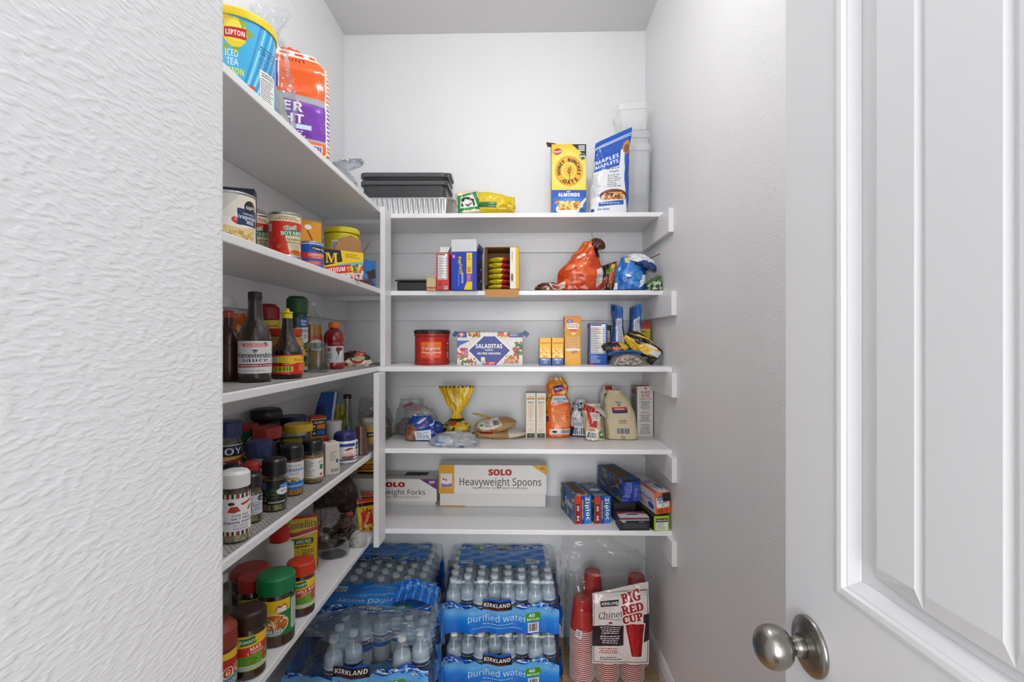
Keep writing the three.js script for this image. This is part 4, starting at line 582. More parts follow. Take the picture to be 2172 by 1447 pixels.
  { const art = A(200, 130, '#e9e9e6', (g) => { T(g, 'Parmesan', 130, 60, 20, '#33363c', { rot: -0.4 }); });
    jar('condiment_bottle', 'white plastic bottle with bright red flip cap beside the yellow pouch', 'bottle', -0.698, 5, 1.432, { flow: 1, body: [[0, 0], [0.034, 0.001], [0.038, 0.006], [0.038, 0.105], [0.035, 0.122], [0.025, 0.132], [0.022, 0.136]], mat: M('#e6e6e4', 0.35), wraps: [[0.0385, 0.05, 0.1, art, 2.5]], lid: [0.0265, 0.132, 0.17, '#c8281f', 0], bev: 0.006 }); }
  const an = A(300, 330, '#dcb81a', (g, w, h) => { R(g, '#b8281d', 0, 0, w, 14); R(g, '#b8281d', 278, 0, 22, h); P(g, '#b8281d', 0, 80, 120, 92, 280, 70, 280, 92, 120, 116, 0, 104); P(g, '#f4eedd', 0, 104, 120, 116, 280, 92, 280, 98, 120, 124, 0, 112); T(g, "D'Costeñita", 150, 52, 54, '#2b1a0e', { f: 'serif', sx: 0.8, rot: -0.03 }); pill(g, '#1f5a2c', 30, 130, 224, 34, 12); T(g, 'CHILE ANCHO', 142, 148, 32, '#f4f1e6', { sx: 0.88 }); lines(g, 60, 174, 180, 1, 16, '#2b2210', 'c'); lines(g, 20, 200, 110, 6, 15, '#3a2f10', 'c'); lines(g, 180, 200, 84, 4, 13, '#3a2f10'); bar(g, 160, 268, 100, 48, '#bfe0e6', '#1d3a5c'); });
  const a = thing('chile_pouch', 'flat yellow pouch of dried ancho chillies standing behind the bottles', 'pouch', -0.69, TOP[5], 1.535, 0.42);
  part(a, 'pouch', bag({ H: 0.165, W: ramp(0, 0.055, 1, 0.056), T: ramp(0, 0.012, 0.5, 0.014, 1, 0.002), n: 3.5, wr: 0.003, fq: 18, sd: 41, art: an, nv: 30 }), AM(an, 0.28));
  // clear bags of dried chillies and spices
  const chile = (t, n, w, h, dd, cols) => { for (let i = 0; i < n; i++) { const g = lump(0.045 * rnd(0.7, 1.1), 0.008, 0.018 * rnd(0.7, 1.2), { sd: i + n, wr: 0.35, nu: 20, nv: 12, flat: 1 }); g.rotateY(rnd(0, 3)).rotateZ(rnd(-0.5, 0.5)); part(t, 'chile', g.translate(rnd(-w, w), rnd(0.026, h), rnd(-dd, dd)), M(cols[i % cols.length], 0.35)); } };
  let t = thing('zip_bag', 'clear bag of dark dried chillies slumped beside the yellow pouch', 'bag', -0.625, TOP[5], 1.655, 0.6);
  part(t, 'film', bag({ H: 0.155, W: ramp(0, 0.044, 0.4, 0.048, 1, 0.036), T: ramp(0, 0.042, 0.4, 0.04, 1, 0.006), wr: 0.01, fq: 15, sd: 42, X: (v) => -0.03 * v, nu: 80, nv: 56 }), M('#f3f5f6', 0.07, { transmission: 0.93, thickness: 0 })); chile(t, 22, 0.018, 0.1, 0.018, ['#2a1712', '#3a2018', '#1f1210']);
  t = thing('salt_bag', 'small clear bag of white coarse salt beside the dried chillies', 'bag', -0.568, TOP[5], 1.728, 0.4);
  part(t, 'film', lump(0.024, 0.03, 0.024, { sd: 43, wr: 0.3, fq: 6 }), M('#dcd8d2', 0.4, { transmission: 0.4, thickness: 0 }));
  t = thing('chile_bundle', 'dark brown dried chillies standing in a thin bag at the wall', 'dried chillies', -0.715, TOP[5], 1.9, 0.3);
  part(t, 'bag', bag({ H: 0.2, W: ramp(0, 0.06, 0.5, 0.07, 1, 0.045), T: ramp(0, 0.026, 0.6, 0.024, 1, 0.004), wr: 0.016, fq: 16, sd: 44, X: (v) => 0.01 * v }), M('#40322c', 0.45));
  t = thing('zip_bag', 'clear bag of mixed spices with green and red print near upright', 'bag', -0.655, TOP[5], 1.795, 0.35);
  part(t, 'film', lump(0.052, 0.056, 0.042, { sd: 46, wr: 0.25, fq: 4, nu: 64, nv: 40 }), M('#f3f5f6', 0.07, { transmission: 0.92, thickness: 0 })); chile(t, 12, 0.018, 0.065, 0.016, ['#5a2a18', '#33201a', '#7a5a3a']);
  part(t, 'print', rbox(0.03, 0.022, 0.001).rotateZ(0.5).rotateX(-0.7).translate(0.005, 0.072, 0.03), M('#2f8a58', 0.3)); part(t, 'print', rbox(0.02, 0.014, 0.001).rotateZ(0.5).rotateX(-0.6).translate(0.033, 0.088, 0.024), M('#c2402f', 0.3));
  const pk = A(150, 240, '#e2b61f', (g, w, h) => { R(g, '#c9331f', 0, 0, w, 24); R(g, '#2a1a10', 0, 30, w, 26); T(g, 'La', 70, 80, 40, '#3a1a10'); P(g, '#c9331f', 30, 100, 120, 84, 130, 190, 40, 200); T(g, 'Fiesta', 80, 146, 34, '#f7e6a0', { rot: -1.2 }); food(g, 0, 190, w, 50, ['#d8862a', '#8a3a18', '#e9d9a0'], 30, 12); });
  for (const [x, d, tn, lab] of [[-0.582, 1.862, 0.55, 'yellow spice packet leaning beside the lower upright, front one'], [-0.588, 1.935, 0.3, 'yellow spice packet standing behind the front one by the upright']]) {
    t = thing('spice_packet', lab, 'packet', x, TOP[5], d, tn);
    part(t, 'packet', bag({ H: 0.115, W: ramp(0, 0.032, 1, 0.032), T: ramp(0, 0.009, 1, 0.002), n: 3, wr: 0.004, fq: 20, sd: 48 + d * 10, art: pk, nv: 24, Z: (v) => -0.015 * v }), AM(pk, 0.28));
  }
}

// ---------- the things on the back shelves ----------
const pouch = (name, label, cat, x, shelf, d, turn, art, o, rough = 0.25) => {
  const t = thing(name, label, cat, x, TOP[shelf] + (o.up ?? 0), d, turn);
  part(t, o.part ?? 'bag', bag({ art, ...o }), AM(art, rough)); return t;
};
const boxThing = (name, label, x, shelf, d, turn, w, h, dp, f, o = {}) => {
  const t = thing(name, label, o.cat ?? 'box', x, TOP[shelf] + (o.up ?? 0), d, turn);
  part(t, 'carton', ...carton(w, h, dp, f, o.rough ?? 0.4)); return t;
};

// top shelf
{
  seed(60);
  const AL = M('#dcdedf', 0.3, { metalness: 1 });
  const t = thing('foil_pan', 'shiny disposable aluminium roasting pan lying under the dark lidded tray', 'pan', -0.478, TOP[1], 2.16);
  { // fluted flared wall, rim, bottom
    const pos = [], idx = [], n = 280, prof = [[0.0, 0.001, 0.8], [1, 0.001, 0], [1.0, 0.006, 0.2], [1.06, 0.04, 1], [1.12, 0.073, 0.5], [1.13, 0.076, 0], [1.18, 0.076, 0], [1.185, 0.072, 0], [1.17, 0.072, 0]];
    const base = new THREE.Path(roundRect(0.34, 0.17, 0.03).getPoints(12)).getSpacedPoints(n);
    prof.forEach(([k, y, fl]) => { for (let i = 0; i <= n; i++) { const p = base[i % n], q = base[(i + 1) % n], o = base[(i + n - 1) % n], t = new THREE.Vector2(q.x - o.x, q.y - o.y).normalize(), out = (k - 1) * 0.17 + fl * 0.0035 * Math.sin(i * Math.PI / 3); pos.push(k ? p.x + t.y * out : 0, y, k ? -(p.y - t.x * out) : 0); } });
    for (let j = 0; j + 1 < prof.length; j++) for (let i = 0; i < n; i++) { const a = j * (n + 1) + i, b = a + n + 1; idx.push(a, a + 1, b, b, a + 1, b + 1); }
    const g = new THREE.BufferGeometry(); g.setAttribute('position', new THREE.Float32BufferAttribute(pos, 3)); g.setAttribute('uv', new THREE.Float32BufferAttribute(new Float32Array(pos.length / 3 * 2), 2)); g.setIndex(idx); g.computeVertexNormals();
    part(t, 'pan', g, AL);
  }
  const K = M('#3b3d40', 0.3);
  const tray = (lab, up, w, h, d, top) => {
    const q = thing('lidded_tray', lab, 'tray', -0.495, TOP[1] + 0.0775 + up, 2.165, 0.02);
    part(q, 'tray', new THREE.ExtrudeGeometry(roundRect(w, d, 0.02), { depth: h, bevelEnabled: true, bevelSize: 0.006, bevelThickness: 0.006, bevelSegments: 2, curveSegments: 6 }).rotateX(-Math.PI / 2).translate(0, 0.006, 0), K);
    part(q, 'rim', new THREE.ExtrudeGeometry(roundRect(w + 0.026, d + 0.022, 0.026), { depth: 0.013, bevelEnabled: true, bevelSize: 0.003, bevelThickness: 0.003, bevelSegments: 2, curveSegments: 6 }).rotateX(-Math.PI / 2).translate(0, h + 0.001, 0), M('#4c4f52', 0.3));
    if (top) for (const s of [1, -1]) part(q, 'handle', new THREE.ExtrudeGeometry(roundRect(0.035, 0.1, 0.014), { depth: 0.012, bevelEnabled: true, bevelSize: 0.003, bevelThickness: 0.003, bevelSegments: 2, curveSegments: 5 }).rotateX(-Math.PI / 2).translate(s * (w / 2 + 0.004), h + 0.014, 0), M('#4c4f52', 0.3));
    return q;
  };
  function roundRect(w, h, r) { const s = new THREE.Shape(); s.moveTo(-w / 2 + r, -h / 2); s.lineTo(w / 2 - r, -h / 2); s.absarc(w / 2 - r, -h / 2 + r, r, -Math.PI / 2, 0); s.lineTo(w / 2, h / 2 - r); s.absarc(w / 2 - r, h / 2 - r, r, 0, Math.PI / 2); s.lineTo(-w / 2 + r, h / 2); s.absarc(-w / 2 + r, h / 2 - r, r, Math.PI / 2, Math.PI); s.lineTo(-w / 2, -h / 2 + r); s.absarc(-w / 2 + r, -h / 2 + r, r, Math.PI, Math.PI * 1.5); return s; }
  tray('lower dark grey roasting tray resting on the aluminium pan', 0, 0.335, 0.06, 0.16);
  tray('upper dark grey tray with handles nested on the lower one', 0.0805, 0.335, 0.012, 0.16, 1);
}
{
  seed(61);
  const art = A(300, 130, '#e3c41c', (g, w, h) => { R(g, '#d9b012', 200, 0, 100, h); P(g, '#1b6b35', 70, 60, 170, 62, 166, 112, 78, 104); T(g, 'TIBIA', 122, 86, 28, '#1f7a3d', { st: '#14502a', sw: 3 }); lines(g, 120, 20, 70, 2, 11, '#4a3a12'); food(g, 180, 10, 110, 110, ['#e9d23c', '#caa013', '#f0e070'], 26, 22); });
  const a2 = A(130, 130, '#e9d9b8', (g, w, h) => { P(g, '#1f8a48', 20, 20, 110, 6, 124, 110, 14, 116); P(g, '#e7e9e2', 34, 32, 96, 22, 106, 96, 28, 98); food(g, 36, 34, 60, 56, ['#17181a', '#f0f0ec', '#2b2d2e', '#e9e4d8'], 28, 14); });
  const t = thing('snack_bag', 'yellow and green folded food bag lying alone on the top shelf', 'bag', -0.142, TOP[1], 2.11, 0.05);
  part(t, 'bag', toArt(bag({ H: 0.19, W: ramp(0, 0.03, 0.2, 0.042, 0.7, 0.042, 1, 0.028), T: ramp(0, 0.02, 0.3, 0.042, 0.7, 0.038, 1, 0.02), wr: 0.009, fq: 18, sd: 61, top: 1 }).rotateZ(-Math.PI / 2).translate(-0.085, 0.06, 0), { u0: 0, v0: 0, du: 1, dv: 1 }), M('#e2c21b', 0.28));
  const gg = part(t, 'print', new THREE.SphereGeometry(1, 24, 16, 0, Math.PI, 0.6, 1.5).scale(0.098, 0.041, 0.052).translate(0.012, 0.05, 0), AM(art, 0.28)); toArt(gg.geometry, art);
  part(t, 'folded_end', bag({ H: 0.09, W: ramp(0, 0.045, 1, 0.04), T: ramp(0, 0.028, 1, 0.022), wr: 0.008, fq: 20, sd: 62, art: a2, top: 1, nv: 24 }).rotateZ(0.12).translate(-0.082, 0.012, 0.03), AM(a2, 0.28));
  part(t, 'clip', tube([[-0.1, 0.012, 0.03], [-0.115, 0.016, 0.045], [-0.125, 0.012, 0.05]], 0.006, 12, 8), M('#1d7a40', 0.35));
  part(t, 'clip', tube([[-0.095, 0.006, 0.045], [-0.112, 0.008, 0.058], [-0.122, 0.02, 0.062]], 0.006, 12, 8), M('#1d7a40', 0.35));
}
{
  seed(62);
  const f = A(330, 640, '#f4d321', (g, w, h) => {
    const q = g.createRadialGradient(165, 250, 40, 165, 250, 260); q.addColorStop(0, '#fff2b0'); q.addColorStop(0.6, '#fbe25c'); q.addColorStop(1, '#f2c21a'); g.fillStyle = q; g.fillRect(0, 0, w, 400);
    P(g, '#20242e', 190, 0, w, 0, w, 110, 250, 48); for (let i = 0; i < 3; i++) R(g, '#e8e8e8', 256, 12 + i * 18, 60, 11); E(g, '#20242e', 294, 108, 32, 32); E(g, '#fff', 294, 108, 28, 28); E(g, '#20242e', 294, 108, 25, 25); T(g, '60%', 294, 108, 26, '#fff');
    E(g, '#b3231e', 56, 66, 42, 27, -0.2); T(g, 'Post', 56, 66, 34, '#fff', { f: 'serif', rot: -0.2 });
    for (let i = 0; i < 28; i++) { const a = i / 28 * 6.283; P(g, '#fbe679', 165 + 125 * Math.cos(a), 236 + 125 * Math.sin(a), 165 + 168 * Math.cos(a + 0.11), 236 + 168 * Math.sin(a + 0.11), 165 + 125 * Math.cos(a + 0.22), 236 + 125 * Math.sin(a + 0.22)); }
    E(g, '#f0a51e', 165, 236, 134, 134); E(g, '#f7b733', 165, 236, 120, 120); E(g, '#f9dc59', 165, 232, 70, 72); E(g, '#f2c33a', 165, 232, 54, 56);
    const arc = (s, r, a0, a1, sz) => { for (let i = 0; i < s.length; i++) { const a = a0 + (a1 - a0) * (i / (s.length - 1)); T(g, s[i], 165 + r * Math.cos(a), 236 + r * Math.sin(a), sz, '#2a2014', { rot: a + Math.PI / 2, w: 2.5 }); } };
    arc('HONEY BUNCHES', 97, -3.4, 0.26, 41); T(g, 'of', 96, 324, 30, '#2a2014', { f: 'serif', rot: 0.35 }); { const s = 'OATS'; for (let i = 0; i < 4; i++) { const a = 1.95 - i * 0.36; T(g, s[i], 165 + 104 * Math.cos(a), 232 + 104 * Math.sin(a), 46, '#2a2014', { rot: a - Math.PI / 2, w: 3 }); } }
    for (let i = 0; i < 5; i++) E(g, i % 2 ? '#e8a33c' : '#7a3d14', 168, 214 + i * 9, 24 - Math.abs(i - 2) * 4, 7, -0.4); R(g, '#9a5a1c', 168, 258, 8, 70); R(g, '#9a5a1c', 178, 186, 5, 30);
    R(g, '#1e55b8', 0, 398, w, 242); P(g, '#f7dd4a', 0, 388, w, 384, w, 404, 0, 404); T(g, 'with', 160, 416, 18, '#fff'); T(g, 'ALMONDS', 166, 446, 42, '#fff', { sx: 1.02, w: 2 }); const b = g.createRadialGradient(170, 540, 10, 170, 540, 180); b.addColorStop(0, '#58aee8'); b.addColorStop(1, '#1f58bb'); g.fillStyle = b; g.fillRect(0, 470, w, 150); E(g, '#eeece6', 170, 560, 130, 58, -0.12); E(g, '#f9f8f4', 170, 552, 118, 50, -0.12); P(g, '#eceae4', 270, 520, 326, 470, 330, 490, 290, 545); food(g, 64, 500, 210, 80, ['#e2a52a', '#f2c95a', '#c47a1c', '#f6e2a6', '#b9651a'], 70, 22); E(g, '#d4803c', 50, 510, 26, 13, -0.5); E(g, '#1b4a9f', 296, 584, 32, 30); g.strokeStyle = '#7fc2f0'; g.lineWidth = 2; g.beginPath(); g.arc(296, 584, 28, 0, 7); g.stroke(); lines(g, 10, 622, 190, 1, 14, '#cfe0f5');
  });
  const s = A(90, 640, '#b9851d', (g) => { R(g, '#8f6a1a', 0, 0, 90, 640); facts(g, 10, 60, 70, 240); });
  const t = boxThing('cereal_box', 'yellow and blue cereal box with sun emblem on the top shelf', 0.186, 1, 2.1, 0.02, 0.142, 0.298, 0.055, { f, r: s, l: s, any: '#8a6420', t: '#6a4a22' });
  const card = M('#7a5a34', 0.8);
  part(t, 'flap', flap(0.13, 0.03).rotateX(-1.2).translate(0, 0.298, 0.022), card); part(t, 'flap', flap(0.05, 0.04).rotateX(-1.35).rotateY(1.4).translate(-0.05, 0.301, 0), card);
}
{
  seed(63);
  const art = A(300, 560, '#e9eaee', (g, w, h) => { P(g, '#2459b8', 0, 0, w, 0, w, 110, 0, 170); P(g, '#dfe4ee', 0, 52, w, 30, w, 36, 0, 60); P(g, '#dfe4ee', 0, 66, w, 42, w, 48, 0, 74); P(g, '#2459b8', 36, 150, 210, 110, 200, 240, 40, 262); T(g, 'MAPLES', 118, 176, 42, '#eaf0fb', { rot: -0.16, skew: -0.1 }); T(g, 'MAPLETS', 118, 216, 36, '#eaf0fb', { rot: -0.16, skew: -0.1 }); P(g, '#2459b8', 236, 100, w, 90, w, h, 262, h, 236, 330); P(g, '#2459b8', 262, 60, 300, 40, 300, 140, 250, 150); E(g, '#c78c3a', 248, 120, 30, 44); E(g, '#8a5a22', 248, 128, 20, 28); lines(g, 30, 280, 60, 14, 12, '#9aa0ac'); lines(g, 120, 250, 90, 1, 14, '#555c6b'); T(g, 'maple', 168, 272, 20, '#3a59a8'); lines(g, 130, 296, 90, 7, 13, '#7a7f8c'); E(g, '#6a2d1c', 170, 440, 86, 44); E(g, '#e6dccb', 170, 450, 76, 34); food(g, 110, 416, 120, 50, ['#c9803a', '#8a4a22', '#dba45c', '#5c2c18'], 60, 12); P(g, '#2a59b5', 80, 486, 236, 470, 236, 500, 80, 512); lines(g, 92, 488, 130, 1, 12, '#e6ecf8'); T(g, 'Go Wild', 110, 530, 20, '#2a4a96'); E(g, '#2a4a96', 40, 536, 14, 12); });
  pouch('cereal_pouch', 'blue and white cereal pouch leaning to the right on the top shelf', 'pouch', 0.346, 1, 2.055, -0.05, art, { part: 'pouch', H: 0.325, W: ramp(0, 0.074, 0.4, 0.072, 0.8, 0.068, 1, 0.072), T: ramp(0, 0.038, 0.5, 0.036, 0.85, 0.014, 1, 0.002), n: 3, wr: 0.006, fq: 13, sd: 63, X: (v) => 0.02 * v * v, Z: (v) => 0.0 * v, tilt: (v) => v * v * 0.42, nv: 56 }, 0.22);
}
{
  const CP = M('#fbfcfc', 0.14, { transmission: 0.72, thickness: 0 });
  const bin = (g0, w, d, h, y) => { const s = (k, r) => { const pts = []; for (let i = 0; i <= 48; i++) { const a = i / 48 * Math.PI * 2, n = 0.3; pts.push([Math.sign(Math.cos(a)) * Math.pow(Math.abs(Math.cos(a)), n) * w / 2 * k, Math.sign(Math.sin(a)) * Math.pow(Math.abs(Math.sin(a)), n) * d / 2 * k]); } return pts; };
    const levels = [[0.0, 0.0], [0.8, 0], [0.82, 0.004], [0.93, h - 0.03], [1, h - 0.028], [1, h], [0.97, h]], pos = [], idx = []; for (const [k, yy] of levels) for (const p of s(k)) pos.push(p[0], yy + y, p[1]);
    for (let j = 0; j + 1 < levels.length; j++) for (let i = 0; i < 48; i++) { const a = j * 49 + i, b = a + 49; idx.push(a, b, a + 1, b, b + 1, a + 1); }
    const g = new THREE.BufferGeometry(); g.setAttribute('position', new THREE.Float32BufferAttribute(pos, 3)); g.setAttribute('uv', new THREE.Float32BufferAttribute(new Float32Array(pos.length / 3 * 2), 2)); g.setIndex(idx); const flat = g.toNonIndexed(); flat.computeVertexNormals(); return flat; };
  const a = thing('storage_container', 'tall clear plastic storage container at the right end of the top shelf', 'container', 0.478, TOP[1], 2.2);
  part(a, 'body', bin(a, 0.125, 0.17, 0.315, 0), CP); part(a, 'ridge', rbox(0.004, 0.25, 0.003).translate(-0.036, 0.14, 0.0745), CP);
  const b = thing('storage_container', 'clear plastic container stacked inside the tall one, middle of the stack', 'container', 0.476, TOP[1] + 0.11, 2.2);
  part(b, 'body', bin(b, 0.116, 0.16, 0.26, 0), CP);
  const c = thing('storage_container', 'clear plastic container at the top of the stack, tipped to the left', 'container', 0.468, TOP[1] + 0.38, 2.2);
  part(c, 'body', bin(c, 0.135, 0.16, 0.11, 0).rotateZ(0.06), CP);
}

// second shelf
{
  seed(64);
  const t = thing('food_tray', 'black food tray with clear domed lid beside the upper upright', 'tray', -0.446, TOP[2], 2.07);
  part(t, 'tray', rbox(0.125, 0.04, 0.1, 0.008, 2).translate(0, 0.02, 0), M('#2c2e30', 0.35)); part(t, 'rim', rbox(0.138, 0.006, 0.112, 0.003).translate(0, 0.043, 0), M('#3a3c3e', 0.3)); part(t, 'clear_lid', rbox(0.12, 0.014, 0.096, 0.005, 2).translate(0, 0.052, 0), M('#dfe2e2', 0.1, { transmission: 0.7, thickness: 0 }));
  const cr = A(140, 160, '#d9c79a', (g, w, h) => { for (let i = 0; i < 13; i++) { R(g, '#b99a5a', i * 11, 0, 3, h); } R(g, '#b3261e', 0, 118, w, 14); R(g, '#c9b23a', 0, 0, w, 16); R(g, '#c9352a', 0, 136, w, 8); });
  boxThing('cracker_sleeve', 'small striped cream cracker pack left of the red box', -0.364, 2, 2.03, 0, 0.038, 0.052, 0.08, { any: cr, f: cr }, { cat: 'crackers' });
  const rf = A(150, 420, '#c8252a', (g, w, h) => { facts(g, 14, 14, 118, 290); R(g, '#9a1c20', 26, 330, 40, 50); bar(g, 90, 376, 40, 36); });
  const r = boxThing('snack_box', 'narrow red box with white facts panel and opened white flaps', -0.316, 2, 2.03, 0, 0.05, 0.148, 0.11, { f: rf, any: '#bb2428', t: '#d8d4cc' });
  const wc = M('#dfddd8', 0.6); part(r, 'flap', flap(0.04, 0.035).rotateX(-0.5).translate(0.002, 0.147, 0.02), wc); part(r, 'flap', flap(0.05, 0.03).rotateY(1.57).rotateZ(-0.5).translate(0.018, 0.147, 0.03), wc);
  const bf = A(280, 420, '#1b3fb0', (g, w, h) => { E(g, '#7a2f9a', 28, 52, 30, 30); T(g, 'B', 28, 52, 36, '#e9dff2'); T(g, 'PopTarts', 102, 150, 46, '#f2d522', { rot: 1.45, st: '#5a3d0a', sw: 5 }); R(g, '#f0cf1c', 168, 14, 62, 230); lines(g, 182, 40, 36, 4, 15, '#7b6a10'); R(g, '#d98a1c', 176, 170, 40, 60); R(g, '#8c3a8f', 168, 248, 62, 80); lines(g, 176, 256, 46, 5, 14, '#e6c6e6'); R(g, '#f0cf1c', 168, 330, 62, 90); T(g, 'FROSTED', 122, 290, 28, '#e6ecfa', { rot: 1.57 }); lines(g, 78, 200, 10, 14, 13, '#c6d3f5'); P(g, '#f0cf1c', 140, 420, 160, 352, 182, 392, 200, 350, 216, 420); });
  const bs = A(110, 420, '#1b3fb0', (g, w, h) => { R(g, '#2448b8', 0, 0, w, 60); for (const y of [60, 190, 310]) { E(g, '#5a3018', 50, y + 60, 44, 56); E(g, '#8f5a2c', 44, y + 44, 26, 28); E(g, '#dcdfe6', 80, y + 110, 20, 12); } });
  const p = boxThing('pastry_box', 'big blue toaster pastry box with raised white lid flap', -0.226, 2, 2.03, -0.1, 0.102, 0.15, 0.12, { f: bf, r: bs, any: '#1d41ac', t: '#3a2c20' });
  part(p, 'lid_flap', flap(0.1, 0.048).rotateX(0.12).translate(0, 0.149, 0.058), M('#d9dade', 0.5), 'raised white lid flap'); part(p, 'side_flap', flap(0.11, 0.032).rotateY(1.57).rotateZ(-0.25).translate(0.05, 0.149, 0), M('#2346b4', 0.4)); part(p, 'side_flap', flap(0.012, 0.05).rotateZ(0.3).translate(0.046, 0.155, 0.02), M('#d9b43a', 0.5));
  const cardM = M('#9a7448', 0.85), sideA = A(110, 330, '#e9e6df', (g, w, h) => { R(g, '#e2b21e', 72, 0, 38, h); for (let i = 0; i < 5; i++) E(g, '#b9662a', 26, 40 + i * 14, 5, 9); E(g, '#7a5a2a', 26, 240, 15, 34); });
  const bx = thing('noodle_box', 'open cardboard box lying on its side full of yellow packets', 'box', -0.084, TOP[2], 2.05);
  const card = (w, h, d, x, y, z, m = cardM, l) => part(bx, 'panel', rbox(w, h, d, 0.0008).translate(x, y, z), m, l);
  card(0.135, 0.002, 0.14, 0, 0.002, 0); card(0.135, 0.002, 0.14, 0, 0.168, 0); card(0.002, 0.166, 0.14, -0.067, 0.085, 0); card(0.002, 0.166, 0.14, 0.067, 0.085, 0, M('#d9a91e', 0.5)); card(0.135, 0.166, 0.002, 0, 0.085, -0.069);
  const ff = part(bx, 'flap', toArt(new THREE.PlaneGeometry(0.034, 0.162), sideA).translate(0.049, 0.086, 0.071), AM(sideA, 0.5), 'white and yellow printed side flap');
  part(bx, 'flap', flap(0.13, 0.032).rotateX(Math.PI - 0.06).translate(0, 0.003, 0.0725), M('#c08f58', 0.85), 'brown flap hanging over the shelf edge'); part(bx, 'flap', rbox(0.002, 0.15, 0.03, 0.0008).rotateY(0.35).translate(-0.062, 0.09, 0.082), M('#8a683f', 0.85));
  const na = A(280, 90, '#d8c71f', (g, w, h) => { P(g, '#b42a26', 180, 0, w, 20, w, h, 150, h); R(g, '#2a1a12', 214, 40, 52, 34); T(g, 'TOI', 240, 58, 26, '#e9e4d8', { n: 1 }); lines(g, 50, 40, 100, 2, 12, '#8f7f10'); P(g, '#e7dc4a', 0, 0, 140, 0, 180, 26, 0, 40); });
  for (let i = 0; i < 6; i++) { const q = thing('noodle_packet', `yellow noodle packet, ${['lowest', 'second from bottom', 'third from bottom', 'fourth from bottom', 'fifth from bottom', 'topmost'][i]} of the pile in the open box`, 'packet', -0.093 + (i % 2) * 0.002, TOP[2] + 0.0052 + i * 0.0215, 2.03, (i % 3 - 1) * 0.04, 'noodle packets in the open box');
    part(q, 'packet', toArt(lump(0.045, 0.0105, 0.042, { sd: 70 + i, wr: 0.12, fq: 4, flat: 0.92 }), na), AM(na, 0.25)); const g = q.children[0].geometry, pp = g.attributes.position, uv = g.attributes.uv; for (let k = 0; k < pp.count; k++) uv.setXY(k, na.u0 + na.du * Math.min(1, Math.max(0, pp.getX(k) / 0.1 + 0.5)), na.v0 + na.dv * Math.min(1, Math.max(0, pp.getY(k) / 0.0225))); }
  const ba = A(200, 70, '#5a3426', (g, w, h) => { food(g, 0, 0, w, h, ['#6b3d28', '#3d221a', '#8a5a3c', '#c9b39a'], 60, 14); P(g, '#d9d2c6', 90, 20, 200, 40, 190, 66, 120, 60); P(g, '#a83a28', 110, 30, 170, 44, 160, 60, 120, 54); });
  const bb = thing('snack_bag', 'small flat brown snack bag lying left of the orange chip bag', 'bag', 0.105, TOP[2], 2.05); part(bb, 'bag', lump(0.05, 0.022, 0.035, { sd: 81, wr: 0.2, fq: 4, art: ba, flat: 0.5 }), AM(ba, 0.25));
  const oc = A(340, 420, '#c8481a', (g, w, h) => { const q = g.createLinearGradient(0, 0, w, h); q.addColorStop(0, '#d9621f'); q.addColorStop(0.5, '#c43f16'); q.addColorStop(1, '#a83212'); g.fillStyle = q; g.fillRect(0, 0, w, h); T(g, 'EN', 175, 40, 40, '#f6efe4', { rot: -0.2 }); P(g, '#2a120c', 220, 0, w, 0, w, 150, 260, 130); E(g, '#efe0d0', 120, 130, 40, 14, -0.4); lines(g, 90, 126, 60, 2, 8, '#3a1a10'); food(g, 60, 170, 220, 200, ['#d9581f', '#e06a28', '#b93a14', '#cc4a18'], 40, 40); P(g, '#e8e4da', 250, 250, 320, 210, 330, 330, 268, 400); lines(g, 264, 290, 44, 8, 11, '#6a5a4a'); P(g, '#efe9df', 20, 360, 70, 340, 66, 400, 22, 408); for (let i = 0; i < 9; i++) R(g, '#5a3a2a', 30 + i * 4, 366, 1.6, 30); });
  const o = pouch('chip_bag', 'large orange chip bag with twisted top leaning right', 'chip bag', 0.232, 2, 2.062, 0, oc, { up: mat2, H: 0.2, W: ramp(0, 0.08, 0.35, 0.082, 0.7, 0.05, 0.86, 0.034, 1, 0.03), T: ramp(0, 0.046, 0.4, 0.05, 0.8, 0.036, 1, 0.026), wr: 0.011, fq: 16, sd: 82, X: (v) => 0.045 * v * v, Z: () => 0, nv: 60, top: 1 });
  part(o, 'twisted_top', lump(0.026, 0.026, 0.022, { sd: 83, wr: 0.35, fq: 4 }).translate(0.065, 0.17, 0.01), M('#4a1f12', 0.22)); part(o, 'tie', tube([[0.045, 0.2, 0.0], [0.05, 0.215, 0.004], [0.046, 0.235, 0], [0.052, 0.243, 0.002]], 0.0018, 16, 6), M('#8f958c', 0.4)); part(o, 'tie', tube([[0.05, 0.215, 0.004], [0.066, 0.212, 0.006], [0.076, 0.214, 0.004]], 0.0018, 12, 6), M('#5a5f55', 0.4));
  const sb = A(160, 220, '#3a2c26', (g, w, h) => { P(g, '#d8691f', 80, 30, 150, 10, 150, 150, 110, 200); P(g, '#5f9a2c', 60, 50, 120, 20, 110, 70, 70, 80); P(g, '#e6c233', 96, 20, 130, 12, 124, 40, 100, 48); P(g, '#b8402a', 30, 120, 80, 100, 84, 190, 40, 210); E(g, '#e3ddd2', 50, 200, 18, 12); });
  pouch('chip_bag', 'small dark and orange crumpled bag between the two big chip bags', 'chip bag', 0.342, 2, 2.15, -0.1, sb, { up: mat2, H: 0.125, W: ramp(0, 0.028, 0.6, 0.03, 1, 0.03), T: ramp(0, 0.022, 0.6, 0.02, 1, 0.006), wr: 0.012, fq: 22, sd: 84, X: (v) => 0.022 * v, tilt: (v) => v * 0.3 });
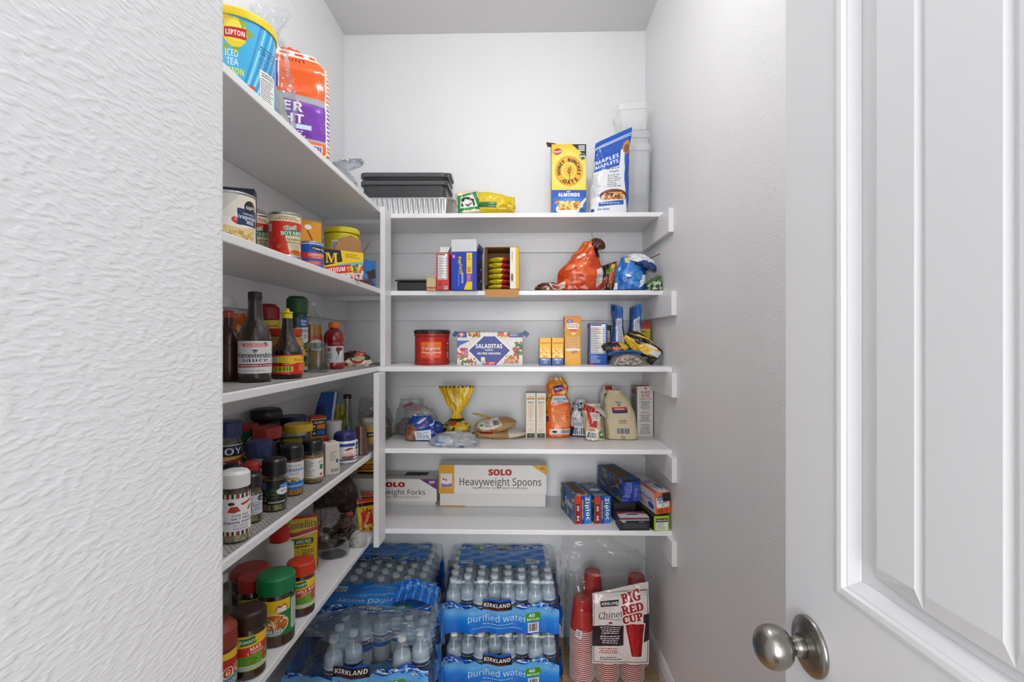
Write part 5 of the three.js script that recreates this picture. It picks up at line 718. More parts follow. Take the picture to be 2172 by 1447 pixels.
  const cb = A(300, 300, '#2a6fc0', (g, w, h) => { const q = g.createLinearGradient(0, 0, w, h); q.addColorStop(0, '#3a86d6'); q.addColorStop(1, '#1c58a6'); g.fillStyle = q; g.fillRect(0, 0, w, h); P(g, '#d9b87a', 70, 10, 150, 0, 120, 60, 90, 50); T(g, 'W', 60, 110, 44, '#eef3fa', { rot: 0.3 }); P(g, '#e4e8ee', 220, 170, 280, 150, 285, 220, 210, 280); P(g, '#e4e8ee', 16, 240, 60, 228, 66, 290, 22, 292); food(g, 60, 80, 170, 190, ['#2f78cc', '#1f5fb0', '#4a92dc'], 30, 34); E(g, '#dfe6f2', 130, 170, 22, 10, 0.4); });
  const b = pouch('chip_bag', 'blue chip bag with white rolled top near right wall', 'chip bag', 0.425, 2, 2.06, -0.1, cb, { up: mat2, H: 0.135, W: ramp(0, 0.058, 0.5, 0.06, 1, 0.045), T: ramp(0, 0.04, 0.5, 0.042, 1, 0.024), wr: 0.011, fq: 17, sd: 85, X: (v) => 0.018 * v, top: 1 });
  part(b, 'rolled_top', lump(0.048, 0.024, 0.028, { sd: 86, wr: 0.3, fq: 4 }).rotateZ(-0.35).translate(0.045, 0.105, 0.02), M('#dfe3e6', 0.25)); part(b, 'rolled_top', lump(0.034, 0.02, 0.026, { sd: 87, wr: 0.35, fq: 4 }).rotateZ(-0.4).translate(0.062, 0.085, 0.036), M('#1d3f78', 0.25));
  part(b, 'clip', tube([[0.085, 0.13, 0], [0.11, 0.142, 0.0], [0.125, 0.15, 0.0]], 0.0024, 8, 6), M('#7a2c3a', 0.4)); 
  const gf = A(200, 120, '#aec59a', (g, w, h) => { food(g, 0, 0, w, h, ['#c3d4ae', '#6f8f5a', '#dfe6d0', '#3a4a34'], 34, 22); });
  const gg = thing('chip_bag', 'folded pale green bag lying at the right end of the second shelf', 'chip bag', 0.521, TOP[2] + mat2, 2.025, -0.2); part(gg, 'bag', lump(0.025, 0.026, 0.03, { sd: 88, wr: 0.3, fq: 4, art: gf, flat: 0.5 }), AM(gf, 0.3)); part(gg, 'fold', lump(0.026, 0.01, 0.024, { sd: 89, wr: 0.3 }).rotateZ(0.5).translate(0.0, 0.034, 0.006), M('#4f7a3e', 0.3));
}

// third shelf
{
  seed(90);
  const fo = A(420, 300, '#b9261b', (g, w, h) => { const q = g.createLinearGradient(0, 0, 0, h); q.addColorStop(0, '#f08a1e'); q.addColorStop(1, '#d8341b'); g.fillStyle = q; g.beginPath(); g.roundRect(88, 60, 200, 214, 12); g.fill(); P(g, '#d8806a', 150, 112, 188, 84, 226, 112); T(g, 'Folgers', 188, 144, 52, '#fff7ee', { f: 'serif', st: '#8f1a10', sw: 6, sx: 0.9 }); T(g, 'Classic Roast', 188, 198, 31, '#fff2e6', { f: 'serif', sx: 0.95 }); lines(g, 120, 222, 136, 1, 14, '#f7d3c0', 'c'); lines(g, 96, 248, 90, 1, 14, '#e9a58f'); lines(g, 216, 246, 60, 1, 16, '#e9a58f'); R(g, '#8f1a13', 352, 90, 44, 190); bar(g, 362, 190, 26, 80, '#e9e6e0', '#1f5a3a'); E(g, '#e9d9cf', 374, 80, 12, 12); lines(g, 362, 110, 26, 5, 12, '#e9c5b6'); });
  const f = thing('coffee_tub', 'red plastic coffee tub with black lid on the third shelf', 'tub', -0.373, TOP[3], 2.06, 0.15);
  { // tub with grip hollows
    const g = lathe([[0, 0], [0.068, 0], [0.0715, 0.004], [0.0715, 0.014], [0.069, 0.018], [0.069, 0.112], [0.0715, 0.116], [0.0715, 0.126], [0.066, 0.128]], 72), p = g.attributes.position;
    for (let i = 0; i < p.count; i++) { const x = p.getX(i), z = p.getZ(i), y = p.getY(i), a = Math.atan2(x, z); if (y > 0.017 && y < 0.113) for (const c of [-1.15, 1.35]) { const k = Math.max(0, 1 - Math.abs(a - c) / 0.3); const s = 1 - 0.12 * Math.min(1, k * 3); if (k > 0) { p.setX(i, x * s); p.setZ(i, z * s); } } }
    g.computeVertexNormals(); part(f, 'body', g, M('#a8221a', 0.35));
  }
  part(f, 'label', wrap(0.0694, 0.02, 0.11, fo, 2.6, 0.1), AM(fo, 0.35)); part(f, 'lid', lid(0.0735, 0.126, 0.141, 60, 0.004), M('#242426', 0.4));
  const sa = A(540, 270, '#e3e0da', (g, w, h) => {
    for (let i = 0; i < 16; i++) { g.strokeStyle = '#b9b5ad'; g.lineWidth = 2; g.beginPath(); g.moveTo(i * 40 - 60, 0); g.lineTo(i * 40 + 60, h); g.stroke(); }
    P(g, '#2a58b0', 0, 70, 110, 70, 20, 110, 0, 150); food(g, 0, 130, 90, 90, ['#c86a9a', '#d8442c', '#4d8f3c', '#eadcc0', '#b3305a'], 26, 24); food(g, 10, 210, 150, 60, ['#2f6b34', '#e9dcc6', '#c8342c', '#f0e6d6', '#3f8a3a'], 40, 14); food(g, 450, 80, 90, 110, ['#3f8a3a', '#c8342c', '#eee2cc', '#2d5f2c'], 26, 20); food(g, 390, 190, 120, 60, ['#b5651f', '#d88a3a', '#8f4a1a', '#e9c08a'], 40, 16); R(g, '#dcd8d0', 0, 50, w, 16); food(g, 90, 0, 100, 46, ['#d8622c', '#4d8f3c', '#e9b03a', '#b3281f'], 24, 14); food(g, 330, 0, 110, 46, ['#d8622c', '#c87a2c', '#e9b03a', '#b3281f'], 24, 16); R(g, '#2448a0', 0, 0, 80, 46); E(g, '#e4642c', 36, 20, 22, 17); T(g, 'G', 36, 20, 26, '#fff'); lines(g, 14, 40, 50, 1, 8, '#e9edf5'); R(g, '#31466e', 430, 4, 110, 40); lines(g, 438, 12, 90, 2, 14, '#c9d2e0');
    P(g, '#f4f2ec', 220, 20, 310, 20, 448, 152, 330, 270, 206, 270, 84, 152); P(g, '#1f2f86', 228, 28, 304, 28, 436, 152, 318, 270, 214, 270, 96, 152); P(g, '#e6e3dc', 214, 16, 316, 16, 300, 36, 230, 36);
    T(g, 'SALADITAS', 262, 116, 48, '#fff', { sx: 0.9 }); T(g, 'GAMESA', 262, 148, 17, '#e2e6f2'); T(g, 'SALTINE CRACKERS', 262, 176, 23, '#fff', { sx: 0.92 }); P(g, '#c9352a', 200, 246, 330, 240, 300, 270, 230, 270); R(g, '#efe2a8', 196, 206, 34, 50); T(g, '1/2', 214, 250, 30, '#fff', { st: '#1f2f86', sw: 5 }); lines(g, 256, 248, 60, 2, 10, '#fff', 'c'); lines(g, 380, 252, 130, 1, 14, '#1f3f86'); });
  const s = boxThing('cracker_box', 'wide white and blue saltine cracker box on the third shelf', -0.135, 3, 2.07, 0.03, 0.262, 0.132, 0.11, { f: sa, any: '#c9d2dc', t: '#8fa3bf' });
  part(s, 'lid_flap', flap(0.02, 0.024).rotateZ(-2.2).translate(0.134, 0.132, 0.045), M('#4a6690', 0.5)); part(s, 'lid_flap', flap(0.016, 0.022).rotateZ(2.4).translate(-0.132, 0.132, 0.045), M('#27427e', 0.5)); part(s, 'top_lid', rbox(0.268, 0.002, 0.114, 0.0008).translate(0, 0.1335, 0), M('#9fb0c6', 0.45));
  const ve = A(150, 350, '#f3b91e', (g, w, h) => { T(g, 'Velveeta', 75, 66, 38, '#c7301f', { sx: 0.8, rot: -0.04 }); const q = g.createLinearGradient(0, 100, 0, 260); q.addColorStop(0, '#f3b91e'); q.addColorStop(1, '#e89a1c'); g.fillStyle = q; g.fillRect(0, 100, w, 160); food(g, 8, 130, 134, 120, ['#f7d56a', '#f0b840', '#fbe69a', '#e59c24'], 40, 20); R(g, '#2a4a96', 0, 256, w, 94); T(g, 'SHELLS', 75, 276, 28, '#fff'); lines(g, 46, 296, 58, 3, 13, '#b9d3f0', 'c'); });
  const vs = A(80, 350, '#d99a1a', (g) => R(g, '#2a4a96', 0, 256, 80, 94));
  for (const [x, l] of [[0.086, 'yellow pasta dinner box, left of two alike beside the pancake box'], [0.1345, 'yellow pasta dinner box touching the tall pancake box, right of two alike']]) boxThing('pasta_box', l, x, 3, 2.03, 0, 0.046, 0.109, 0.1, { f: ve, l: vs, r: vs, any: '#e0a41c' });
  const pc = A(190, 600, '#e8952a', (g, w, h) => { const q = g.createLinearGradient(0, 0, 0, h); q.addColorStop(0, '#dd8524'); q.addColorStop(1, '#f2b52e'); g.fillStyle = q; g.fillRect(0, 0, w, h); E(g, '#2a56a8', 60, 62, 36, 22); T(g, 'GV', 60, 62, 26, '#fff'); pill(g, '#f4eee4', 22, 84, 150, 74, 30); T(g, 'Buttermilk', 98, 104, 24, '#3a2a20'); T(g, 'Pancake Mix', 98, 130, 24, '#2a2420'); pill(g, '#d8342a', 52, 162, 92, 18, 8); for (let i = 0; i < 8; i++) { E(g, '#c47a22', 104, 376 - i * 20, 80, 19); E(g, '#efc77a', 104, 370 - i * 20, 78, 16); } E(g, '#d69434', 104, 226, 76, 17); P(g, '#f7e9a0', 76, 206, 122, 200, 134, 222, 88, 228); E(g, '#ece9e4', 96, 412, 92, 20); food(g, 70, 424, 80, 40, ['#8f6a4a', '#e9dcc6', '#b98a4a'], 20, 12); });
  boxThing('pancake_box', 'tall orange pancake mix box with a stack of pancakes printed', 0.196, 3, 2.05, 0.03, 0.064, 0.195, 0.06, { f: pc, l: A(80, 300, '#c77b24', (g) => facts(g, 10, 60, 60, 150)), any: '#d68a2a' });
  const bn = A(270, 500, '#1f4fb0', (g, w, h) => { facts(g, 20, 10, 228, 356); R(g, '#1f4fb0', 0, 372, w, 128); lines(g, 26, 384, 150, 7, 14, '#c3d0ee'); R(g, '#c93a2a', 0, 480, 60, 20); });
  const bs = A(90, 500, '#2a3a5a', (g) => { R(g, '#c9b28a', 10, 60, 40, 260); R(g, '#b3342a', 60, 40, 16, 120); R(g, '#e08a2c', 56, 340, 30, 120); });
  boxThing('dry_mix_box', 'blue box showing a white nutrition panel on the third shelf', 0.3, 3, 2.06, 0.04, 0.073, 0.168, 0.045, { f: bn, l: bs, any: '#274a96' });
  const gp = A(140, 420, '#31503a', (g, w, h) => { R(g, '#dcd9cf', 30, 60, 84, 220); lines(g, 36, 70, 70, 16, 13, '#555'); food(g, 20, 290, 110, 110, ['#2f6b34', '#c9b23a', '#3a2418', '#5a8a3c'], 26, 18); R(g, '#3f8a3a', 0, 390, w, 30); });
  pouch('food_pouch', 'dark green pouch standing between blue box and blue pouches', 'pouch', 0.357, 3, 2.21, 0.1, gp, { part: 'pouch', H: 0.165, W: ramp(0, 0.026, 1, 0.026), T: ramp(0, 0.014, 1, 0.003), n: 3, wr: 0.004, fq: 16, sd: 91 });
  const bp = A(170, 500, '#2a5fb8', (g, w, h) => { P(g, '#17386f', 20, 0, 60, 0, 40, 260, 10, 300); P(g, '#3f7fd8', 90, 0, 150, 0, 130, 240, 80, 220); P(g, '#dfe2e8', 60, 120, 130, 100, 120, 420, 50, 380); lines(g, 70, 130, 50, 20, 12, '#5a5f6a'); food(g, 10, 380, 150, 110, ['#3f6b3a', '#e9dcc6', '#c98a3a', '#26446f'], 30, 18); });
  for (const [x, s2, l] of [[0.404, 92, 'tall blue foil pouch with narrow pinched top, left of two'], [0.466, 93, 'tall blue foil pouch with narrow pinched top, right of two']]) pouch('food_pouch', l, 'pouch', x, 3, 2.13, 0.05, bp, { part: 'pouch', H: 0.245, W: ramp(0, 0.028, 0.35, 0.028, 0.7, 0.02, 1, 0.024), T: ramp(0, 0.024, 0.5, 0.022, 0.75, 0.016, 1, 0.004), wr: 0.005, fq: 17, sd: s2, X: (v) => (s2 === 92 ? -0.012 : 0.004) * v, tilt: (v) => v * (s2 === 92 ? -0.3 : 0.4), nv: 56 }, 0.2);
  const yr = A(200, 430, '#e3cb1c', (g, w, h) => { R(g, '#b3281f', 0, 0, w, 76); for (let i = 0; i < 8; i++) P(g, '#d84a30', i * 26, 76, i * 26 + 12, 20, i * 26 + 24, 76); lines(g, 30, 100, 140, 1, 24, '#3a300a', 'c'); facts(g, 40, 140, 124, 230); g.fillStyle = 'rgba(227,203,28,0.75)'; g.fillRect(40, 140, 124, 230); lines(g, 50, 150, 100, 18, 12, '#4a3f0c'); });
  boxThing('rice_box', 'yellow box with red scalloped top against right wall', 0.515, 3, 2.2, -0.02, 0.058, 0.18, 0.05, { f: yr, any: '#b89f18', t: '#8a1f18' });
  const bt = thing('bean_bag', 'clear bag of speckled dry beans lying at the shelf front', 'bean bag', 0.405, TOP[3], 1.965, 0);
  const bm = [M('#cbb39c', 0.5), M('#b99a82', 0.5), M('#d8c6b2', 0.5)], bgeo = new THREE.SphereGeometry(1, 8, 6).scale(0.0065, 0.0042, 0.0045);
  { const geos = [[], [], []]; for (let i = 0; i < 170; i++) { const a = rnd(0, 6.283), r = Math.sqrt(rnd(0, 1)); const gx = Math.cos(a) * r * 0.052, gz = Math.sin(a) * r * 0.03, hh = 0.034 * Math.sqrt(Math.max(0, 1 - r * r)) + 0.004; geos[i % 3].push(bgeo.clone().rotateX(rnd(0, 3)).rotateY(rnd(0, 3)).rotateZ(rnd(-0.6, 0.6)).translate(gx, Math.min(0.042, i % 2 ? hh : rnd(0.005, hh)), gz)); }
    geos.forEach((q, i) => { const m = part(bt, 'beans', mergeGeometries(q), bm[i]); m.userData.kind = 'stuff'; }); }
  part(bt, 'bag', lump(0.064, 0.029, 0.038, { sd: 95, wr: 0.12, fq: 4, flat: 0.55 }), M('#f0f2f3', 0.08, { transmission: 0.93, thickness: 0 })); part(bt, 'header', lump(0.055, 0.006, 0.02, { sd: 96, wr: 0.3 }).rotateX(-0.5).translate(-0.005, 0.045, -0.024), M('#3f6fae', 0.25));
  const db = A(180, 120, '#26221e', (g, w, h) => { E(g, '#c9705a', 90, 50, 34, 18); P(g, '#d8b62a', 110, 20, 180, 0, 180, 70, 140, 80); lines(g, 20, 90, 120, 2, 10, '#9a948a'); });
  const d1 = thing('food_packet', 'dark food packet with pink oval lying on the bean bag', 'packet', 0.366, TOP[3] + 0.063, 2.025, 0.1); part(d1, 'packet', toArt(lump(0.045, 0.014, 0.03, { sd: 97, wr: 0.25, art: db, flat: 0.6 }).rotateX(0.5), { u0: 0, v0: 0, du: 1, dv: 1 }), AM(db, 0.25));
  const yk = A(240, 160, '#1d1a17', (g, w, h) => { P(g, '#e3b61f', 0, 0, 90, 0, 200, 150, 130, 160, 10, 60); P(g, '#e3b61f', 150, 10, 190, 30, 240, 110, 225, 120); E(g, '#e9e4da', 170, 110, 34, 14, 0.8); P(g, '#cfd2d4', 100, 110, 160, 130, 200, 160, 120, 160); E(g, '#3a332a', 120, 60, 22, 14, 0.7); });
  const y = thing('snack_bag', 'yellow and black bag slanting down to the right of the bean bag', 'bag', 0.478, TOP[3], 2.01, -0.1);
  part(y, 'bag', bag({ H: 0.155, W: ramp(0, 0.03, 0.5, 0.036, 1, 0.02), T: ramp(0, 0.012, 0.5, 0.02, 1, 0.006), wr: 0.01, fq: 20, sd: 98, art: yk, top: 1 }).rotateX(-0.15).rotateZ(0.86).translate(0.052, 0.026, 0.0), AM(yk, 0.22));
}

// fourth shelf
{
  seed(110);
  let t = thing('bread_bag', 'clear bread bag with red print and pink clip against the lower upright', 'bread bag', -0.505, TOP[4], 2.195, 0);
  part(t, 'film', bag({ H: 0.15, W: ramp(0, 0.05, 0.5, 0.052, 1, 0.04), T: ramp(0, 0.05, 0.5, 0.045, 1, 0.012), wr: 0.014, fq: 17, sd: 110, X: (v) => 0.02 * v, top: 1 }), M('#eceeee', 0.09, { transmission: 0.85, thickness: 0 }));
  part(t, 'contents', lump(0.04, 0.045, 0.035, { sd: 111, wr: 0.2 }), M('#6a5a48', 0.8)); part(t, 'clip', rbox(0.045, 0.01, 0.003).rotateZ(0.35).translate(0.01, 0.128, 0.04), M('#b04a6a', 0.4));
  const br = A(280, 220, '#2452b0', (g, w, h) => { R(g, '#8a5a3c', 0, 70, 120, 150); food(g, 0, 80, 110, 130, ['#95644a', '#7d4f36', '#a87a58'], 40, 18); P(g, '#e9ecef', 100, 130, 200, 118, 204, 205, 112, 214); lines(g, 114, 140, 80, 7, 11, '#3a4a86'); P(g, '#1b3f9a', 90, 0, w, 0, w, 110, 180, 120, 100, 90); P(g, '#dfe6f4', 110, 60, 180, 12, 190, 16, 130, 66); P(g, '#dfe6f4', 190, 80, 260, 40, 266, 46, 200, 88); E(g, '#c9302a', 160, 70, 14, 6); food(g, 205, 110, 75, 110, ['#1d3f8f', '#2f62c0', '#e0e6f2', '#17336f'], 24, 14); });
  t = pouch('bread_bag', 'blue bread bag with brown loaf on the fourth shelf', 'bread bag', -0.415, 4, 2.06, 0.1, br, { H: 0.1, W: ramp(0, 0.062, 0.5, 0.064, 1, 0.036), T: ramp(0, 0.045, 0.5, 0.046, 1, 0.03), n: 2.8, wr: 0.009, fq: 18, sd: 112, top: 1 });
  part(t, 'clear_neck', lump(0.05, 0.032, 0.026, { sd: 113, wr: 0.4, fq: 6 }).rotateZ(-0.2).translate(-0.008, 0.085, -0.005), M('#f0efee', 0.08, { transmission: 0.85, thickness: 0 })); part(t, 'red_print', rbox(0.026, 0.01, 0.001).rotateZ(-0.5).rotateX(-0.4).translate(-0.018, 0.128, 0.017), M('#c0392f', 0.4)); part(t, 'twisted_end', lump(0.02, 0.026, 0.02, { sd: 114, wr: 0.4 }).translate(0.062, 0.03, 0.012), M('#1d3c86', 0.25));
  const yb = A(260, 420, '#e6b90f', (g, w, h) => { for (let i = 0; i < 26; i++) R(g, i % 2 ? '#1a1712' : '#e6b90f', i * 10, 0, 10, 10); for (let i = 0; i < 14; i++) P(g, i % 2 ? '#f0c81e' : '#cfa20a', rnd(0, w), 10, rnd(0, w), 10, 130, 260); P(g, '#2f2a1c', 0, 262, w, 262, w, 285, 0, 290); food(g, 0, 280, w, 140, ['#d8b21a', '#3a3524', '#c9c4b6', '#8a7a2a', '#b33a2a', '#e8cf3a'], 90, 18); R(g, '#e3bb12', 180, 372, 80, 30); });
  t = pouch('bread_bag', 'bread bag tied in the middle with flared bright yellow top', 'bread bag', -0.282, 4, 2.11, 0.05, yb, { H: 0.212, W: ramp(0, 0.052, 0.2, 0.056, 0.42, 0.018, 0.46, 0.014, 0.7, 0.046, 1, 0.072), T: ramp(0, 0.045, 0.2, 0.046, 0.42, 0.016, 0.46, 0.013, 1, 0.016), wr: 0.006, fq: 17, sd: 115, folds: 0.0011, X: (v) => 0.006 * v, Z: (v) => -0.01 * v, nv: 60, nu: 88 });
  part(t, 'twist_tie', new THREE.TorusGeometry(0.014, 0.0022, 8, 24).rotateX(1.57).translate(0.002, 0.093, -0.004), M('#e9e4d2', 0.4));
  const tn = A(200, 140, '#dfe6ee', (g, w, h) => { P(g, '#2f7fd0', 0, 20, 50, 40, 70, 100, 20, 120); E(g, '#c93a44', 26, 66, 12, 20); P(g, '#4a92dc', 60, 80, 130, 90, 120, 106, 60, 104); lines(g, 100, 30, 60, 3, 9, '#6a86c0'); });
  t = thing('torn_wrapper', 'clear torn bread wrapper with blue print lying at the front edge', 'wrapper', -0.264, TOP[4], 1.945, -0.1);
  part(t, 'film', lump(0.07, 0.03, 0.042, { sd: 119, wr: 0.42, fq: 3, nu: 72, nv: 44, flat: 0.4 }), M('#e9edf1', 0.1, { transmission: 0.75, thickness: 0 })); part(t, 'print', toArt(lump(0.03, 0.02, 0.022, { sd: 117, wr: 0.35, art: tn }).translate(-0.042, 0.004, 0.012), { u0: 0, v0: 0, du: 1, dv: 1 }), AM(tn, 0.2)); part(t, 'print', rbox(0.02, 0.005, 0.002).rotateZ(-0.2).translate(0.035, 0.004, 0.042), M('#2a4a86', 0.4));
  const sg = A(300, 180, '#b48f5e', (g, w, h) => { food(g, 0, 0, w, h, ['#b9966a', '#ab8655', '#bf9e74'], 60, 40); P(g, '#e3ddd2', 20, 50, 160, 20, 190, 100, 60, 150); E(g, '#5a9a4a', 60, 90, 16, 7, -0.4); lines(g, 84, 60, 40, 5, 10, '#3a4a86'); bar(g, 130, 50, 44, 46, '#cfcabe', '#333'); R(g, '#b8302a', 110, 150, 50, 18); });
  const sg2 = A(300, 120, '#b89468', (g, w, h) => { food(g, 0, 0, w, h, ['#bb986c', '#ad8858', '#c2a27a'], 60, 36); R(g, '#b8302a', 60, 50, 60, 16); P(g, '#e0dacd', 190, 20, 290, 40, 290, 80, 200, 110); lines(g, 20, 84, 50, 1, 12, '#3a3a3a'); });
  t = thing('sugar_bag', 'bag of brown sugar lying flat under another one', 'sugar bag', -0.1, TOP[4], 2.12, 0.02); part(t, 'bag', lump(0.108, 0.021, 0.055, { sd: 118, wr: 0.1, fq: 3, art: sg2, flat: 0.6 }), AM(sg2, 0.22));
  t = thing('sugar_bag', 'bag of brown sugar lying tilted on top of the other one', 'sugar bag', -0.115, TOP[4] + 0.039, 2.11, 0.12); part(t, 'bag', toArt(lump(0.082, 0.026, 0.048, { sd: 119, wr: 0.1, fq: 3, art: sg, flat: 0.6 }).rotateX(0.2).rotateZ(0.1), { u0: 0, v0: 0, du: 1, dv: 1 }), AM(sg, 0.22)); part(t, 'zip_end', lump(0.035, 0.004, 0.018, { sd: 120, wr: 0.3 }).rotateZ(-0.25).translate(-0.06, 0.05, -0.005), M('#e0b32a', 0.35));
  const ct = A(120, 560, '#ece3cf', (g, w, h) => { R(g, '#e9e6de', 0, 0, w, 30); T(g, 'Almond', 60, 46, 20, '#c25a22', { f: 'serif' }); R(g, '#d9762a', 12, 62, 96, 20); T(g, 'dairy', 60, 116, 34, '#2a1a16', { f: 'serif', sx: 0.9 }); lines(g, 20, 140, 80, 12, 15, '#c98a6a', 'c'); lines(g, 20, 330, 80, 2, 12, '#b07a5a', 'c'); g.strokeStyle = '#c99a6a'; g.lineWidth = 3; g.beginPath(); g.arc(60, 400, 38, 0, 7); g.stroke(); lines(g, 40, 394, 40, 1, 10, '#b3342a', 'c'); lines(g, 24, 446, 72, 3, 13, '#b07a5a', 'c'); R(g, '#1f211a', 12, 500, 96, 56); E(g, '#5a5a2a', 60, 526, 22, 16); });
  for (const [x, l] of [[0.031, 'tall cream drink carton, left of two side by side'], [0.0735, 'tall cream drink carton beside the orange bag, right of two']]) boxThing('milk_carton', l, x, 4, 2.13, 0, 0.0405, 0.187, 0.075, { f: ct, any: '#d8ccb4', t: '#c9bda8' }, { cat: 'carton' });
  const oc = A(260, 640, '#e8641c', (g, w, h) => { P(g, '#e3a11c', 60, 0, 220, 0, 240, 90, 60, 110); for (let i = 0; i < 16; i++) R(g, '#5a2a10', 64 + i * 11, 0, 3, 70); P(g, '#5f2a86', 90, 90, 180, 70, 190, 150, 100, 160); T(g, 'Nella', 140, 116, 28, '#e6d6f0', { rot: -0.2 }); P(g, '#f0c62a', 150, 150, 230, 130, 230, 170, 160, 180); P(g, '#e3c81c', 0, 190, 60, 160, 40, 420, 0, 420); for (let i = 0; i < 16; i++) E(g, '#2a1a10', rnd(0, 60), rnd(200, 420), 7, 10); P(g, '#5f2a86', 0, 430, 60, 420, 56, 470, 0, 480); P(g, '#dce6f0', 80, 196, 210, 188, 224, 260, 74, 268); T(g, 'FAMILY MIX', 150, 226, 22, '#2a2a3a'); T(g, 'ROLL', 150, 250, 22, '#2a2a3a'); R(g, '#f0702a', 74, 290, 160, 250); lines(g, 84, 302, 140, 19, 12, '#f7b27a'); R(g, '#efe6dc', 60, 548, 200, 56); E(g, '#26262c', 100, 576, 18, 14); bar(g, 140, 554, 92, 46, '#dfe4e6', '#23313a'); });
  pouch('snack_bag', 'tall bright orange snack bag standing beside the cream cartons', 'bag', 0.148, 4, 2.14, 0, oc, { H: 0.247, W: ramp(0, 0.049, 0.55, 0.049, 0.72, 0.034, 0.86, 0.042, 1, 0.026), T: ramp(0, 0.035, 0.55, 0.034, 0.75, 0.016, 1, 0.004), n: 3.2, wr: 0.005, fq: 16, sd: 121, nv: 56, X: (v) => -0.006 * v }, 0.22);
  const ws = A(180, 340, '#d3d6dc', (g, w, h) => { food(g, 0, 0, w, 200, ['#e6e8ec', '#b9bdc6', '#8f96a6', '#3a4468'], 50, 26); E(g, '#2a3050', 90, 40, 16, 12); R(g, '#262a5a', 0, 250, w, 90); bar(g, 30, 250, 90, 74, '#eceef2', '#26264a'); lines(g, 30, 210, 100, 3, 10, '#5a5f7a'); });
  pouch('food_bag', 'crumpled white and navy bag with barcode next to the orange bag', 'bag', 0.243, 4, 2.145, 0, ws, { H: 0.158, W: ramp(0, 0.036, 0.5, 0.036, 1, 0.02), T: ramp(0, 0.028, 0.5, 0.03, 1, 0.01), wr: 0.014, fq: 20, sd: 122, top: 1 });
  const fs = A(200, 340, '#d9c6a6', (g, w, h) => { P(g, '#a8202a', 20, 0, 200, 70, 200, 130, 10, 60); P(g, '#c43a44', 40, 60, 130, 90, 120, 220, 60, 210); P(g, '#e6e2da', 70, 80, 160, 90, 150, 160, 80, 150); lines(g, 80, 96, 60, 5, 10, '#6a3a3a'); bar(g, 20, 256, 90, 64); R(g, '#2f7a3e', 130, 252, 50, 66); E(g, '#e9d9b9', 154, 280, 14, 14); T(g, 'oats', 70, 236, 22, '#3a2a20'); });
  const fb = pouch('food_bag', 'tan bag with folded red and white top before the flour bag', 'bag', 0.29, 4, 2.06, 0.05, fs, { H: 0.15, W: ramp(0, 0.034, 0.45, 0.032, 1, 0.03), T: ramp(0, 0.03, 0.5, 0.026, 1, 0.01), wr: 0.01, fq: 18, sd: 123, X: (v) => -0.012 * v, top: 1 });
  part(fb, 'folded_top', lump(0.03, 0.012, 0.02, { sd: 124, wr: 0.25 }).rotateZ(-0.7).translate(0.016, 0.112, 0.02), M('#c9c4c0', 0.4));
  const fl = A(330, 480, '#d6c7a3', (g, w, h) => { T(g, 'UGO', 170, 118, 26, '#2a3468'); T(g, 'AP', 170, 142, 26, '#2a3468'); P(g, '#b8302c', 100, 164, 230, 158, 232, 188, 104, 196); P(g, '#26326a', 104, 196, 232, 188, 220, 216, 112, 222); T(g, 'HARINA', 166, 178, 22, '#f0e8da'); T(g, 'ceo', 176, 292, 34, '#26262a', { f: 'serif' }); lines(g, 140, 312, 70, 1, 12, '#333', 'c'); bar(g, 118, 360, 110, 70, '#d9d0bc', '#3a3a5a'); g.strokeStyle = '#26262a'; g.lineWidth = 4; g.beginPath(); g.arc(170, 452, 11, 0, 7); g.stroke(); lines(g, 140, 468, 64, 1, 8, '#444', 'c'); });
  pouch('flour_bag', 'big cream paper flour bag on the fourth shelf', 'flour bag', 0.405, 4, 2.1, -0.08, fl, { H: 0.2, W: ramp(0, 0.062, 0.5, 0.061, 0.75, 0.05, 1, 0.024), T: ramp(0, 0.042, 0.6, 0.04, 1, 0.014), n: 3.4, wr: 0.006, fq: 14, sd: 125, X: (v) => -0.03 * v * v, nv: 50, top: 1 }, 0.7);
  const bs = A(90, 260, '#e0dbd2', (g) => { R(g, '#b8302c', 20, 0, 40, 20); R(g, '#1d1d20', 24, 40, 40, 80); E(g, '#efeae2', 44, 70, 10, 20); });
  pouch('flour_bag', 'narrow white paper bag showing behind the cream flour bag', 'flour bag', 0.37, 4, 2.2, 0.1, bs, { H: 0.208, W: ramp(0, 0.04, 0.8, 0.036, 1, 0.022), T: ramp(0, 0.03, 0.8, 0.026, 1, 0.01), n: 3, wr: 0.006, fq: 14, sd: 126, top: 1 }, 0.7);
  const wb = A(210, 560, '#e6e3de', (g, w, h) => { T(g, 'Br', 100, 24, 1, '#000'); E(g, '#b8302c', 110, 22, 18, 8); T(g, 'BAKE', 108, 66, 44, '#b8302c', { f: 'serif', sx: 0.95 }); T(g, 'DUPE', 108, 106, 40, '#b8302c', { f: 'serif' }); T(g, 'Gluten Free', 110, 140, 26, '#b8302c', { f: 'serif', skew: -0.2 }); lines(g, 30, 166, 150, 7, 14, '#55504a', 'c'); lines(g, 40, 280, 130, 2, 13, '#b8302c', 'c'); lines(g, 24, 318, 160, 6, 14, '#55504a', 'c'); lines(g, 30, 420, 150, 9, 13, '#55504a', 'c'); });
  boxThing('baking_box', 'tall white carton with red heading in the right corner', 0.506, 4, 2.165, 0.2, 0.072, 0.212, 0.06, { f: wb, l: A(120, 300, '#9c9890', (g) => { R(g, '#a33a30', 20, 20, 70, 26); lines(g, 16, 70, 90, 12, 16, '#6a665e'); }), t: '#b04a3c', any: '#c9c4bc' });
}

